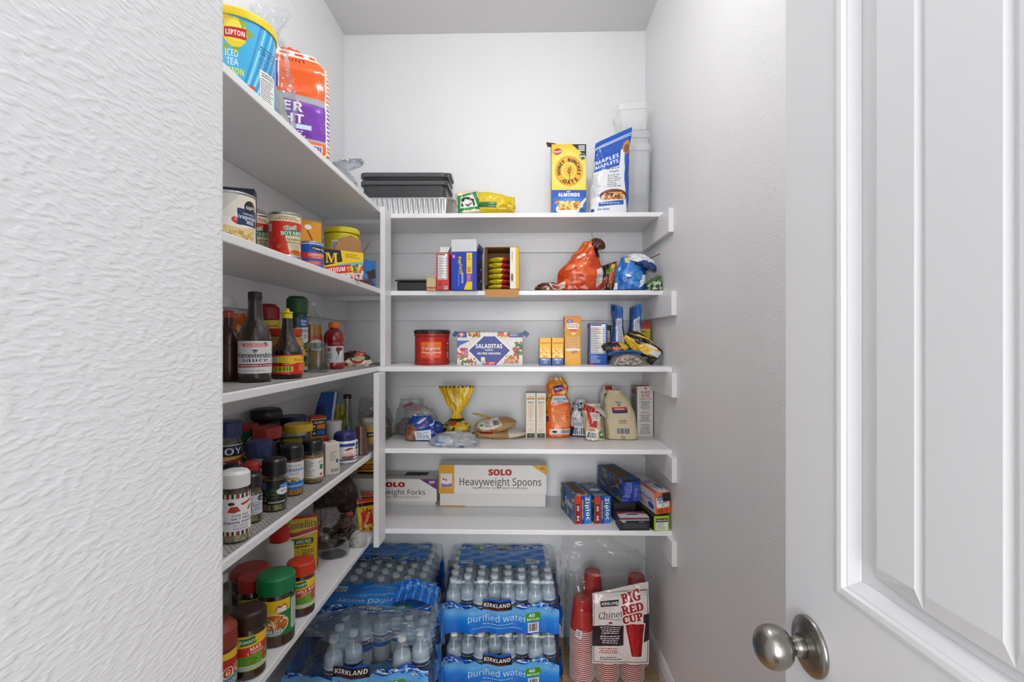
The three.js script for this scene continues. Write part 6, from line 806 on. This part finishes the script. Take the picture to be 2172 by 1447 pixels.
// lowest back shelf
{
  seed(140);
  const solo = (word, n, c, w, right) => A(w, 200, '#eceae6', (g, W2, h) => { if (right) { P(g, c, W2 - 120, 0, W2, 0, W2, 90); T(g, n, W2 - 34, 26, 26, '#fff'); lines(g, W2 - 54, 42, 40, 1, 8, '#e9d9ec'); } else { R(g, c, 0, 0, 116, h); R(g, '#e9e2e4', 14, 60, 86, 96); P(g, '#8f6fae', 18, 130, 60, 122, 98, 130, 98, 152, 20, 156); E(g, '#f2e6ea', 56, 116, 36, 20); E(g, '#b8222c', 36, 98, 8, 6); E(g, '#b8222c', 54, 104, 8, 6); P(g, c, W2 - 116, 0, W2, 0, W2, 70); T(g, n, W2 - 32, 20, 20, '#4a3a12'); } const cx = right ? W2 / 2 - 10 : W2 / 2 + 56; T(g, 'SOLO', cx, 50, 54, '#b5161c', { sx: 1.25, w: 5 }); T(g, 'Heavyweight ' + word, cx, 116, right ? 60 : 72, '#26262a', { n: 1, sx: 0.92 }); T(g, right ? 'Bold Choice • Strong • Ideal for Any Occasion' : 'Elegant Quality • Strong • Ideal for Any Occasion', cx, 158, 19, '#4a4a4e', { n: 1 }); });
  const fk = solo('Forks', '500', '#6a2a72', 600, true), ft = A(600, 60, '#c9c7c2', (g) => { T(g, 'SOLO  Heavyweight Forks', 300, 30, 30, '#3a3a3e', { n: 1 }); });
  const f1 = boxThing('cutlery_box', 'white cutlery box with purple corner partly behind the upright', -0.552, 5, 2.215, 0, 0.365, 0.098, 0.13, { f: fk, t: ft, any: '#dedcd7' }, { up: 0.015 });
  part(f1, 'tray', rbox(0.355, 0.02, 0.125).translate(0, -0.005, 0.0), M('#d9d8d4', 0.5)); part(f1, 'opening', rbox(0.1, 0.002, 0.05).translate(0.08, 0.0985, -0.02), M('#3a3836', 0.8));  // opening is a dark sheet, the shade inside put into its colour
  const sp = solo('Spoons', '600', '#e0a526', 800, false);
  const s = thing('cutlery_box', 'long white cutlery box with yellow end and raised lid panel', 'box', -0.13, TOP[5], 2.175, 0);
  part(s, 'tray', rbox(0.448, 0.07, 0.075).translate(0, 0.036, 0), M('#e3e2de', 0.5)); part(s, 'lid', ...carton(0.458, 0.122, 0.078, { f: sp, any: '#e6e4df' })); s.children[1].position.set(0, 0.056, 0.002); part(s, 'yellow_strip', rbox(0.105, 0.004, 0.001, 0.0003).translate(-0.17, 0.004, 0.0382), M('#dba52a', 0.5));
  // a yellow packet on the forks box
  const yp = A(240, 90, '#e2b024', (g, w, h) => { P(g, '#b3261e', 0, 26, w, 14, w, 56, 0, 66); T(g, 'COSTEÑA', 120, 40, 34, '#f0c63a', { sx: 1.1, st: '#3a120c', sw: 4 }); R(g, '#2a1d12', 0, 74, w, 16); });
  pouch('spice_packet', 'yellow and red packet standing on the cutlery box by the lower upright', 'packet', -0.68, 5, 2.235, 0, yp, { up: 0.114, part: 'packet', H: 0.055, W: ramp(0, 0.056, 1, 0.056), T: ramp(0, 0.012, 1, 0.004), n: 3, wr: 0.003, fq: 16, sd: 141 });
  const card = M('#7a5c3c', 0.85), HOLE_SHADE = M('#1c1b1c', 0.7);  // near-black colour stands for shade inside a torn hole
  // dispenser cartons lying on their long side, short end towards the front
  const slotBox = (label, x, d, turn, w, h, len, F, up = 0, slot = true, roll = 0, pitch = 0) => {
    const t = thing('bag_box', label, 'box', x, TOP[5] + up, d, turn), c = new THREE.Group(); const [g, m] = carton(w, h, len, F);
    const b = part(t, 'carton', g, m); b.rotation.set(pitch, 0, roll);
    if (slot) { const q = part(b, 'slot', rbox(w * 0.55, 0.0016, len * 0.72, 0.0006).translate(0, h, -len * 0.06), card, 'brown open slot'); }
    return t;
  };
  const zf = (n2) => A(230, 250, '#1a4aa0', (g, w, h) => { R(g, '#d0351f', 0, 0, 84, h); R(g, '#7a1a14', 12, 70, 62, 80); T(g, '60', 44, 110, 46, '#f4e9e0', { rot: 1.57 }); R(g, '#7a1a14', 12, 156, 62, 84); T(g, n2, 44, 198, 46, '#f4e9e0', { rot: 1.57 }); R(g, '#1d3f8f', 84, 0, 50, h); T(g, 'FREEZER QUART', 108, 122, 26, '#e3d63a', { rot: 1.57, sx: 0.9 }); R(g, '#2a78c9', 134, 0, 96, h); T(g, 'Ziploc', 182, 118, 74, '#fff', { rot: 1.5, st: '#0f2f6f', sw: 10 }); });
  const zs = A(260, 150, '#1d4f8f', (g, w, h) => { food(g, 0, 0, w, h, ['#2a6a9a', '#17406f', '#3f8a5a', '#c9b23a', '#1d4f8f'], 50, 22); T(g, 'Ziploc', 150, 70, 48, '#e9eef5'); });
  const zt = A(160, 260, '#1f5a9f', (g, w, h) => { food(g, 20, 10, 120, 110, ['#c9a53a', '#3f7a4a', '#2a6ab0', '#7a8a3a'], 40, 20); E(g, '#e2e6ee', 80, 140, 50, 22); T(g, 'Ziploc', 80, 225, 44, '#e9e46a', { st: '#14305f', sw: 6 }); });
  slotBox('blue and red storage bag box with open slot, front left one of two', 0.21, 2.045, 0.2, 0.066, 0.108, 0.2, { f: zf('84'), l: zs, r: zs, t: A(150, 250, '#2a5f9f', (g, w, h) => { food(g, 0, 0, w, h, ['#2a78b0', '#d8b23a', '#1d4f8f', '#c94a2a'], 30, 24); }), any: '#1d4a90' });
  slotBox('blue and red storage bag box with printed closed top, right of two', 0.2855, 2.05, 0.2, 0.066, 0.104, 0.2, { f: zf('06'), l: zs, r: zs, t: zt, any: '#1d4a90' }, 0, false);
  const fb = A(250, 210, '#1f3fa8', (g, w, h) => { R(g, '#17328a', 0, 0, 20, h); R(g, '#2a1a1c', 20, 0, 210, 18); lines(g, 40, 50, 10, 9, 15, '#b9c8f0'); for (let i = 0; i < 4; i++) { g.save(); g.translate(70 + i * 22, 30); g.rotate(1.57); lines(g, 0, 0, 150, 1, 16, '#dfe6f8'); g.restore(); } g.strokeStyle = '#b9c8f0'; g.lineWidth = 3; g.strokeRect(14, 150, 60, 40); g.strokeRect(168, 60, 70, 130); lines(g, 178, 80, 50, 8, 12, '#b9c8f0'); });
  const ls = A(260, 170, '#35507a', (g, w, h) => { food(g, 0, 0, w, h, ['#2a4a86', '#6a2a2a', '#4a6a9a', '#8a8a5a', '#1d3060'], 60, 24); });
  const dk = thing('wrap_box', 'flat black carton lying under the blue box on the lowest shelf', 'box', 0.385, TOP[5], 2.115, 0.1); part(dk, 'carton', rbox(0.085, 0.062, 0.25).translate(0, 0.031, 0), M('#26262a', 0.4)); part(dk, 'lid', rbox(0.088, 0.02, 0.252).translate(0, 0.058, 0), M('#303034', 0.35));
  slotBox('long dark blue bag box with white print lying on a black carton', 0.393, 2.115, 0.24, 0.078, 0.09, 0.25, { f: fb, l: ls, r: ls, t: '#2a4f86', any: '#27457f' }, 0.0695);
  const bl = A(280, 160, '#22252b', (g, w, h) => { R(g, '#7a2a30', 0, 0, w, 26); R(g, '#d8dadf', 0, 26, w, 8); P(g, '#c9ccd2', 20, 40, 60, 44, 56, 60, 20, 56); pill(g, '#3a3f49', 34, 70, 220, 62, 8); R(g, '#15171c', 150, 44, 90, 30); lines(g, 180, 50, 50, 2, 8, '#b9bcc4'); });
  const b1 = thing('wrap_box', 'small black carton with red and silver top at the front edge', 'box', 0.411, TOP[5], 1.918, 0.05); part(b1, 'carton', ...carton(0.112, 0.048, 0.07, { f: bl, t: A(200, 130, '#8f3a40', (g, w, h) => { P(g, '#d8dadf', 0, 60, 90, 30, 200, 60, 200, 130, 0, 130); E(g, '#2a2c33', 100, 60, 44, 14); }), any: '#2a2c33' }));
  const gr = A(240, 210, '#a3cc2a', (g, w, h) => { R(g, '#e9e9e4', 30, 70, 190, 130); R(g, '#17181a', 30, 36, 190, 52); T(g, 'KIRKLAND', 125, 62, 34, '#e9e9e4', { sx: 1.02 }); lines(g, 44, 100, 160, 7, 13, '#6a6f66'); });
  slotBox('lime green and black bag box in the right front corner of the shelf', 0.493, 1.99, 0.17, 0.06, 0.056, 0.22, { f: gr, l: '#2a2620', r: '#8fb52a', t: '#3a352c', any: '#7a9a2a' }, 0, true);
  const or = A(240, 230, '#e8702a', (g, w, h) => { R(g, '#d85a1c', 0, 170, w, 60); T(g, '150', 70, 200, 54, '#1c1c20'); lines(g, 140, 190, 70, 2, 14, '#6a2a10'); pill(g, '#ecebe8', 20, 50, 200, 112, 20); E(g, '#2a62b8', 80, 66, 44, 28); T(g, 'Great', 80, 60, 20, '#fff'); T(g, 'Value', 80, 78, 18, '#fff'); T(g, 'aluminum', 122, 108, 30, '#2a4a9a', { sx: 0.95 }); T(g, 'foil', 120, 138, 28, '#2a4a9a'); });
  const os = A(420, 170, '#dad5d0', (g, w, h) => { P(g, '#c9604a', 0, 0, 150, 0, 120, 170, 0, 170); E(g, '#2a4a8a', 40, 60, 20, 14); E(g, '#2a4a8a', 60, 120, 16, 12); T(g, 'Aluminum', 250, 70, 50, '#3a5aa8', { sx: 1 }); E(g, '#2a62b8', 350, 120, 44, 26); lines(g, 190, 110, 100, 3, 14, '#6a7aa8'); });
  const t2 = thing('wrap_box', 'orange and white foil box tilted on the lime green box', 'box', 0.5, TOP[5] + 0.0585, 2.01, 0.17);
  const cb = part(t2, 'carton', ...carton(0.06, 0.08, 0.25, { f: or, l: os, r: '#d86a2a', t: os, any: '#d98a5a' })); cb.position.set(0.0, 0.0, 0); cb.rotation.set(0, 0, 0.1); cb.position.y = 0.0035;
  part(cb, 'torn_hole_shade', rbox(0.03, 0.03, 0.0016, 0.0006).translate(0.012, 0.064, 0.1355), HOLE_SHADE, 'dark patch as shade of a torn opening');  // dark plate, the shade of the hole is in its colour
}

// ---------- on the floor ----------
const FL = -EYE;
{ // bottled water in shrink-wrapped cases
  seed(200);
  const SHELL = M('#f6fbff', 0.03, { transmission: 0.84, thickness: 0 }), WATER = M('#eaf3fa', 0.12, { transmission: 0.3, thickness: 0 }), CAPM = M('#eef0f0', 0.4);
  const bl = A(200, 90, '#2f6fc4', (g, w, h) => { R(g, '#e9eef4', 0, 0, w, 12); food(g, 0, 12, w, 30, ['#1d4f9f', '#6aa5e2', '#dfeaf5', '#2f6fc4'], 40, 8); R(g, '#15171b', 60, 20, 80, 26); T(g, 'KIRKLAND', 100, 33, 15, '#fff'); R(g, '#e9eef4', 150, 48, 40, 34); });
  const bodyG = smooth([[0, 0.004], [0.012, 0.003], [0.024, 0], [0.0295, 0.006], [0.0302, 0.02], [0.0288, 0.027], [0.0302, 0.034], [0.0288, 0.041], [0.0302, 0.048], [0.0298, 0.06], [0.0298, 0.112], [0.0303, 0.12], [0.029, 0.135], [0.022, 0.155], [0.0145, 0.17], [0.0125, 0.178], [0.0125, 0.184]], 20, 34);
  const capG = lid(0.0145, 0.184, 0.2, 16, 0.002), labG = wrap(0.0303, 0.062, 0.112, bl, 6.2);
  const proto = new THREE.Group(); part(proto, 'body', bodyG, SHELL); part(proto, 'water', smooth([[0, 0.005], [0.0225, 0.004], [0.0282, 0.012], [0.0282, 0.12], [0.0272, 0.133], [0.0245, 0.142], [0, 0.1425]], 16, 20), WATER); part(proto, 'cap', capG, CAPM); part(proto, 'label', labG, AM(bl, 0.3));
  const NTH = ['first', 'second', 'third', 'fourth', 'fifth', 'sixth', 'seventh', 'eighth'], ROW = ['back', 'second last', 'middle', 'second', 'front'];
  const bottle = (cs, i, j, where) => {
    const q = proto.clone(); q.name = numbered('water_bottle'); scene.add(q);
    const lx = (i - 3.5) * 0.0537, lz = (j - 2) * 0.062 + (i % 2 ? -0.0155 : 0.0155), c = Math.cos(cs.turn), s = Math.sin(cs.turn);
    q.position.set(cs.x + lx * c + lz * s, EYE + FL + cs.y + 0.006, -cs.d - lx * s + lz * c); q.rotation.y = rnd(-0.5, 0.5); q.scale.y = 0.945;
    tag(q, `water bottle, ${NTH[i]} from left, ${ROW[j]} row, ${where}`, 'water bottle', 'bottles in the ' + where);
  };
  const splash = (g, y, w, up) => { g.fillStyle = '#1650b4'; g.beginPath(); g.moveTo(0, y - 40); for (let x = 0; x <= w; x += 10) g.lineTo(x, y + 26 + 14 * Math.sin(x / 70) + 7 * Math.sin(x / 23)); g.lineTo(w, y - 40); g.closePath(); g.fill(); g.fillStyle = 'rgba(226,240,252,0.9)'; g.beginPath(); for (let x = 0; x <= w; x += 10) g.lineTo(x, y - 6 + 16 * Math.sin(x / 55 + 1)); for (let x = w; x >= 0; x -= 10) g.lineTo(x, y + 8 + 18 * Math.sin(x / 48 + 1.4)); g.closePath(); g.fill(); for (let i = 0; i < 170; i++) { const x = rnd(0, w); E(g, ['#0f3f9a', '#1a58bd', '#dfeefc', '#6fb4ef', '#0d3484', '#2d7fe0'][i % 6], x, y + rnd(-22, 26) + 8 * Math.sin(x / 60), rnd(4, 26), rnd(2, 9), rnd(-0.7, 0.7)); } };
  const brand = (g, x, y, k) => { g.save(); g.translate(x, y); g.scale(k, k); P(g, '#121417', -118, -38, 120, -34, 118, 44, -118, 36); T(g, 'KIRKLAND', 0, -4, 47, '#f4f6f8', { sx: 0.92, skew: -0.12 }); g.restore(); T(g, 'Signature', x + 6 * k, y + 28 * k, 26 * k, '#c03a24', { f: 'serif', skew: -0.4, n: 1, sx: 1.3 }); };
  const frontArt = A(900, 300, '#2a86dd', (g, w, h) => { const q = g.createLinearGradient(0, 0, 0, h); q.addColorStop(0, '#3a97ea'); q.addColorStop(0.4, '#6db8f4'); q.addColorStop(0.6, '#2089ea'); q.addColorStop(1, '#0f6ad6'); g.fillStyle = q; g.fillRect(0, 0, w, h); splash(g, 44, w); for (let i = 0; i < 40; i++) E(g, '#1a5cbc', rnd(0, w), rnd(90, 230), rnd(1, 5)); brand(g, 420, 56, 0.98); T(g, 'purified water', 420, 166, 74, 'rgba(235,246,252,0.88)', { n: 1, sx: 0.98 }); lines(g, 300, 214, 250, 1, 16, '#b9dcf5', 'c'); for (let i = 0; i < 26; i++) R(g, '#d3e9f8', 230 + i * 15, 254 - 12 * Math.sin(i / 25 * Math.PI), 9, 6); pill(g, '#3f9a2a', 640, 110, 120, 76, 26); T(g, '40', 690, 134, 44, '#fff', { st: '#2a7a1c', sw: 5 }); T(g, 'BOTTLES', 700, 170, 24, '#eaf5e2'); bar(g, 660, 198, 84, 88, '#f4f4f4', '#15171b'); });
  const topArt = A(640, 300, '#2477c9', (g, w, h) => { R(g, '#2a80d4', 0, 60, w, 160); splash(g, 26, w); brand(g, 330, 44, 0.7); pill(g, '#3f9a2a', 110, 24, 90, 46, 18); T(g, '40', 156, 46, 30, '#fff'); T(g, 'purified water', 330, 112, 58, 'rgba(215,234,248,0.85)', { n: 1 }); lines(g, 220, 160, 220, 2, 13, '#8fc0ea', 'c'); bar(g, 20, 232, 84, 48, '#e6edf4', '#22406a'); bar(g, 500, 224, 96, 56, '#eef2f6', '#15171b'); lines(g, 160, 254, 300, 1, 14, '#9cc8ee', 'c'); });
  const sideArt = A(300, 300, '#1d6ccf', (g, w, h) => { const q = g.createLinearGradient(0, 0, 0, h); q.addColorStop(0, '#2f8ae6'); q.addColorStop(1, '#1358b4'); g.fillStyle = q; g.fillRect(0, 0, w, h); splash(g, 60, w); for (let i = 0; i < 12; i++) P(g, ['#1a60c4', '#3f97ea'][i % 2], i * 26, 0, i * 26 + 12, 0, i * 26 + 18, h, i * 26 + 4, h); });
  const W = 0.437, D = 0.34, CLEARF = M('#f6fafc', 0.05, { transmission: 0.985, thickness: 0, specularIntensity: 0.7 });
  // a printed sheet that follows the bottles; e = height of its torn-looking upper edge
  const sheet = (len, e, art, nx, push, sd, hMax) => { const pos = [], uv = [], idx = [], ny = 10; for (let j = 0; j <= ny; j++) for (let i = 0; i <= nx; i++) { const u = i / nx, top = e(u), y = 0.002 + (top - 0.002) * j / ny; pos.push((u - 0.5) * len, y, push(u, y) + 0.003 * N3(u * 9 + sd, y * 40, sd)); uv.push(art.u0 + art.du * u, art.v0 + art.dv * Math.min(1, y / hMax)); } for (let j = 0; j < ny; j++) for (let i = 0; i < nx; i++) { const a = j * (nx + 1) + i, b = a + nx + 1; idx.push(a, a + 1, b, b, a + 1, b + 1); } const g = new THREE.BufferGeometry(); g.setAttribute('position', new THREE.Float32BufferAttribute(pos, 3)); g.setAttribute('uv', new THREE.Float32BufferAttribute(uv, 2)); g.setIndex(idx); g.computeVertexNormals(); return g; };
  const makeCase = (label, cs, o = {}) => {
    const t = thing('water_case', label, 'water case', cs.x, FL + cs.y, cs.d, cs.turn);
    { // clear shrink film, sagging between the caps
      const g = new THREE.BoxGeometry(W + 0.01, 0.2025, D + 0.01, 56, 18, 40), p = g.attributes.position, r = 0.014, hx = W / 2 + 0.005 - r, hy = 0.10125 - r, hz = D / 2 + 0.005 - r;
      for (let i = 0; i < p.count; i++) { const v = V3().fromBufferAttribute(p, i), c = V3(Math.max(-hx, Math.min(hx, v.x)), Math.max(-hy, Math.min(hy, v.y)), Math.max(-hz, Math.min(hz, v.z))), n = v.clone().sub(c); const L = n.length(); n.normalize(); c.addScaledVector(n, Math.min(L, r)); const k = 0.005 * (1 - 2.2 * Math.abs(N3(c.x * 22 + cs.x * 9, c.y * 16, c.z * 22 + cs.y * 7))); c.addScaledVector(n, k * 0.5); if (v.y > 0.09) c.y += 0.004 * Math.cos((c.x / 0.0537) * Math.PI) * Math.cos(c.z / 0.062 * Math.PI * 2) - 0.002; p.setXYZ(i, c.x, c.y + 0.1035, c.z); }
      g.computeVertexNormals(); part(t, 'film', g, CLEARF);
    }
    const scal = (u) => D / 2 + 0.004 + 0.006 * Math.cos(u * W / 0.0537 * Math.PI);
    const edge = (u) => Math.abs(u - 0.466) < 0.125 ? 0.131 : (0.108 + 0.012 * Math.sin(u * 9 + 1) + 0.005 * Math.sin(u * 31)) - 0.018 * sm(0.2, 0.5, u) * (1 - sm(0.5, 0.8, u));
    part(t, 'front_print', sheet(W + 0.01, (u) => edge(u) + (o.slope ?? 0) * (u - 0.6), frontArt, 160, (u) => scal(u) + 0.008, 1 + cs.y, 0.131), AM(frontArt, 0.22));
    for (const s of [1, -1]) part(t, 'side_print', sheet(D, (u) => 0.085 + 0.09 * Math.exp(-Math.pow((u - (s > 0 ? 0.75 : 0.25)) / 0.12, 2)) + 0.01 * Math.sin(u * 20), sideArt, 50, (u, y) => W / 2 + 0.014 + 0.006 * Math.sin(u * 22 + y * 20), 3, 0.2).rotateY(s * Math.PI / 2), AM(sideArt, 0.2));
    if (o.top) { const [w, d, z, flip] = o.top, g = new THREE.PlaneGeometry(w, d, 40, 16).rotateX(-Math.PI / 2), p = g.attributes.position; for (let i = 0; i < p.count; i++) p.setY(i, (o.warp ?? 0) * N3(p.getX(i) * 9, 2, p.getZ(i) * 9) + 0.003 * Math.cos(p.getX(i) / 0.0537 * Math.PI) * Math.cos((p.getZ(i) + z) / 0.031 * Math.PI) + 0.002 * N3(p.getX(i) * 20, 1, p.getZ(i) * 20)); g.computeVertexNormals(); toArt(g, topArt); if (flip) g.rotateY(Math.PI); part(t, 'top_print', g.translate(0.0, 0.2085 + (o.warp ?? 0) * 0.6, z), AM(topArt, 0.2)); }
    return t;
  };
  const C2 = { x: -0.09, y: 0.2105, d: 2.125, turn: 0.02 }, C1 = { x: -0.086, y: 0, d: 2.125, turn: 0 }, A2 = { x: -0.59, y: 0.2105, d: 2.125, turn: 0.0 }, A1 = { x: -0.59, y: 0, d: 2.125, turn: 0 }, B2 = { x: -0.525, y: 0.2105, d: 1.725, turn: 0.05 }, B1 = { x: -0.53, y: 0, d: 1.735, turn: 0.02 };
  makeCase('water case under the shelves, upper one of the right stack', C2, { top: [0.36, 0.2, -0.045, false] });
  makeCase('water case under the shelves, lower one of the right stack', C1);
  makeCase('water case against back wall, upper one of the far left stack', A2, { top: [0.36, 0.17, -0.06, true] });
  makeCase('water case against back wall, lower one of the far left stack', A1);
  const b2 = makeCase('torn water case nearest the camera, upper one of the near left stack', B2, { top: [0.42, 0.2, -0.062, true], warp: 0.012, slope: 0.03 });
  makeCase('water case hidden low under the torn one, near left stack', B1);
  { // torn corner of the printed film, curled up
    const g = new THREE.PlaneGeometry(0.15, 0.13, 24, 20), p = g.attributes.position; toArt(g, sideArt);
    for (let i = 0; i < p.count; i++) { const x = p.getX(i) + 0.075, y = p.getY(i) + 0.065; p.setXYZ(i, x - 0.075, 0.005 * Math.sin(x * 38) * (0.3 + y * 5) + 0.014 * N3(x * 20, y * 20, 3) + 0.02 + Math.max(0, x - 0.08) * -0.2, -y - 0.02 * Math.sin(x * 22)); }
    g.computeVertexNormals(); part(b2, 'torn_film', g.translate(0.15, 0.222, 0.03), AM(sideArt, 0.2), 'torn blue film corner curling up');
  }
  part(b2, 'loose_film', lump(0.17, 0.026, 0.075, { sd: 204, wr: 0.3, fq: 4, nu: 90, nv: 50, flat: 0.3 }).translate(0.02, 0.2, 0.095), M('#f2f7fb', 0.05, { transmission: 0.95, thickness: 0 }));
  for (let j = 0; j < 5; j++) for (let i = 0; i < 8; i++) {
    bottle(C2, i, j, 'upper case of right stack');
    if (j > 2 || i === 7 || i === 0) bottle(C1, i, j, 'lower case of right stack');
    if (i > 0) bottle(A2, i, j, 'upper case of far left stack');
    if (i === 7) { bottle(A1, i, j, 'lower case of far left stack'); bottle(B1, i, j, 'lower case of near left stack'); }
    if (i > 1 && !(j === 3 && i > 2 && i < 7) && !(j === 4 && (i === 4 || i === 5)) && !(j === 2 && (i === 5 || i === 4))) bottle(B2, i, j, 'torn case of near left stack');
  }
}
{ // red cups, upside down in stacks, inside a clear bag
  seed(210);
  const RED = M('#b3141a', 0.25), WR = M('#f0eeec', 0.35);
  const body = lathe([[0.0, 0.122], [0.027, 0.122], [0.031, 0.124], [0.0325, 0.12], [0.0465, 0.006]], 32, 0.0008);
  const rim = new THREE.TorusGeometry(0.0477, 0.0014, 8, 36).scale(1, 1, 1.15).rotateX(Math.PI / 2).translate(0, 0.0038, 0);
  const cup = new THREE.Group(); part(cup, 'body', body, RED); part(cup, 'rim', rim, WR, 'rolled white rim');
  const ORD = ['first', 'second', 'third', 'fourth', 'fifth', 'sixth', 'seventh', 'eighth', 'ninth', 'tenth', 'eleventh', 'twelfth', 'thirteenth', 'fourteenth', 'fifteenth', 'sixteenth', 'seventeenth', 'eighteenth', 'nineteenth', 'twentieth', 'twenty-first', 'twenty-second', 'twenty-third', 'twenty-fourth', 'twenty-fifth', 'twenty-sixth', 'twenty-seventh', 'twenty-eighth', 'twenty-ninth', 'thirtieth', 'thirty-first', 'thirty-second', 'thirty-third'];
  const stack = (x, d, n, where) => { for (let k = 0; k < n; k++) { const c = cup.clone(); c.name = numbered('plastic_cup'); scene.add(c); c.position.set(x, 0.004 + k * 0.0079, -d); tag(c, `upside down red cup with white rim, ${ORD[k]} from the floor in the ${where}`, 'cup', 'red cups in the ' + where); } };
  stack(0.234, 2.02, 25, 'front left stack'); stack(0.3325, 2.02, 22, 'front middle stack'); stack(0.431, 2.02, 25, 'front right stack'); stack(0.288, 2.11, 33, 'rear left stack'); stack(0.47, 2.11, 31, 'rear right stack');
  const art = A(600, 780, '#d9d3d2', (g, w, h) => {
    g.strokeStyle = '#5a1a20'; g.lineWidth = 6; g.strokeRect(14, 40, 572, 720); P(g, '#2a1c2c', 0, 380, 330, 380, 330, 590, 0, 600); P(g, '#2a1c2c', 540, 270, 600, 250, 600, 520, 540, 560);
    P(g, '#1c1a1c', 80, 130, 280, 118, 280, 178, 86, 186); T(g, 'KIRKLAND', 182, 154, 40, '#e9e6e4', { sx: 0.9, rot: -0.04 }); T(g, 'Chinet', 190, 268, 84, '#241c1e', { f: 'serif', skew: -0.25, rot: -0.12, n: 1 }); R(g, '#241c1e', 70, 312, 230, 5); T(g, 'BIG', 410, 92, 118, '#a3161c', { f: 'serif', st: '#efe9e6', sw: 20, w: 7, rot: -0.22, sx: 0.98 }); T(g, 'RED', 424, 200, 116, '#a3161c', { f: 'serif', st: '#efe9e6', sw: 20, w: 7, rot: -0.22, sx: 0.98 }); T(g, 'CUP', 424, 304, 110, '#a3161c', { f: 'serif', st: '#efe9e6', sw: 20, w: 7, rot: -0.22, sx: 0.98 }); E(g, '#a3161c', 190, 352, 20, 12);
    P(g, '#efe9e8', 338, 366, 560, 350, 530, 712, 410, 716); P(g, '#a3131a', 350, 374, 550, 360, 520, 700, 418, 706); P(g, '#c02228', 380, 380, 430, 376, 450, 700, 430, 704); P(g, '#7d0f14', 500, 368, 540, 364, 512, 700, 494, 702); lines(g, 70, 394, 240, 4, 22, '#d9d2d6', 'c'); lines(g, 60, 492, 250, 4, 22, '#d9d2d6', 'c'); lines(g, 50, 614, 240, 3, 22, '#b8242c', 'c'); lines(g, 80, 708, 280, 2, 20, '#3a3034'); });
  const t = thing('cup_bag', 'clear bag with big red cup print holding the stacked cups', 'bag', 0.3525, FL, 2.066, 0);
  const Wf = ramp(0, 0.178, 0.62, 0.177, 0.76, 0.16, 1, 0.07), Tf = ramp(0, 0.108, 0.65, 0.107, 0.76, 0.085, 0.86, 0.04, 1, 0.012);
  part(t, 'film', bag({ H: 0.555, W: Wf, T: Tf, n: 7, wr: 0.021, fq: 19, sd: 211, wrV: (v) => 0.35 + sm(0.6, 0.8, v), X: (v) => -0.09 * sm(0.68, 1, v), Z: (v) => -0.03 * sm(0.7, 1, v), nu: 110, nv: 80 }), M('#fbfcfc', 0.05, { transmission: 0.99, thickness: 0, specularIntensity: 0.9 }));
  { // printed patch of the bag's front
    const nx = 40, ny = 50, g = new THREE.PlaneGeometry(0.215, 0.285, nx, ny), p = g.attributes.position;
    for (let i = 0; i < p.count; i++) { const x = p.getX(i), y = p.getY(i), yy = y + 0.243; let z = 0.116 + 0.006 * N3(x * 14, y * 14, 2) + 0.003 * (1 - 2 * Math.abs(N3(x * 30, y * 22, 7))) - Math.max(0, yy - 0.32) * 0.25; p.setXYZ(i, x + 0.02 + 0.05 * (y + 0.14) * 0.12, yy + (y > 0.12 ? 0.03 * (x / 0.1) : 0) * (y - 0.12) / 0.03, z + 0.004); }
    g.computeVertexNormals(); toArt(g, art); part(t, 'front_print', g, AM(art, 0.2));
  }
  part(t, 'barcode', rbox(0.024, 0.03, 0.0005, 0.0002).rotateY(-0.5).rotateZ(-0.15).translate(-0.138, 0.2, 0.1), AM(A(60, 70, '#eee', (g) => bar(g, 2, 2, 56, 66)), 0.3)); toArt(t.children[t.children.length - 1].geometry, A(60, 70, '#eee', (g) => bar(g, 2, 2, 56, 66)));
  const q = thing('plastic_bag', 'crumpled clear bag standing behind the red cups beside the water', 'bag', 0.205, FL, 2.24, 0.2);
  part(q, 'film', bag({ H: 0.3, W: ramp(0, 0.022, 0.5, 0.026, 0.8, 0.04, 1, 0.03), T: ramp(0, 0.03, 0.6, 0.035, 1, 0.02), wr: 0.008, fq: 13, sd: 213, top: 1 }), M('#f6f8f8', 0.08, { transmission: 0.94, thickness: 0 }));
}
scene.traverse((o) => { if (o.isLight) o.castShadow = !o.isRectAreaLight; });
renderer.render(scene, camera);
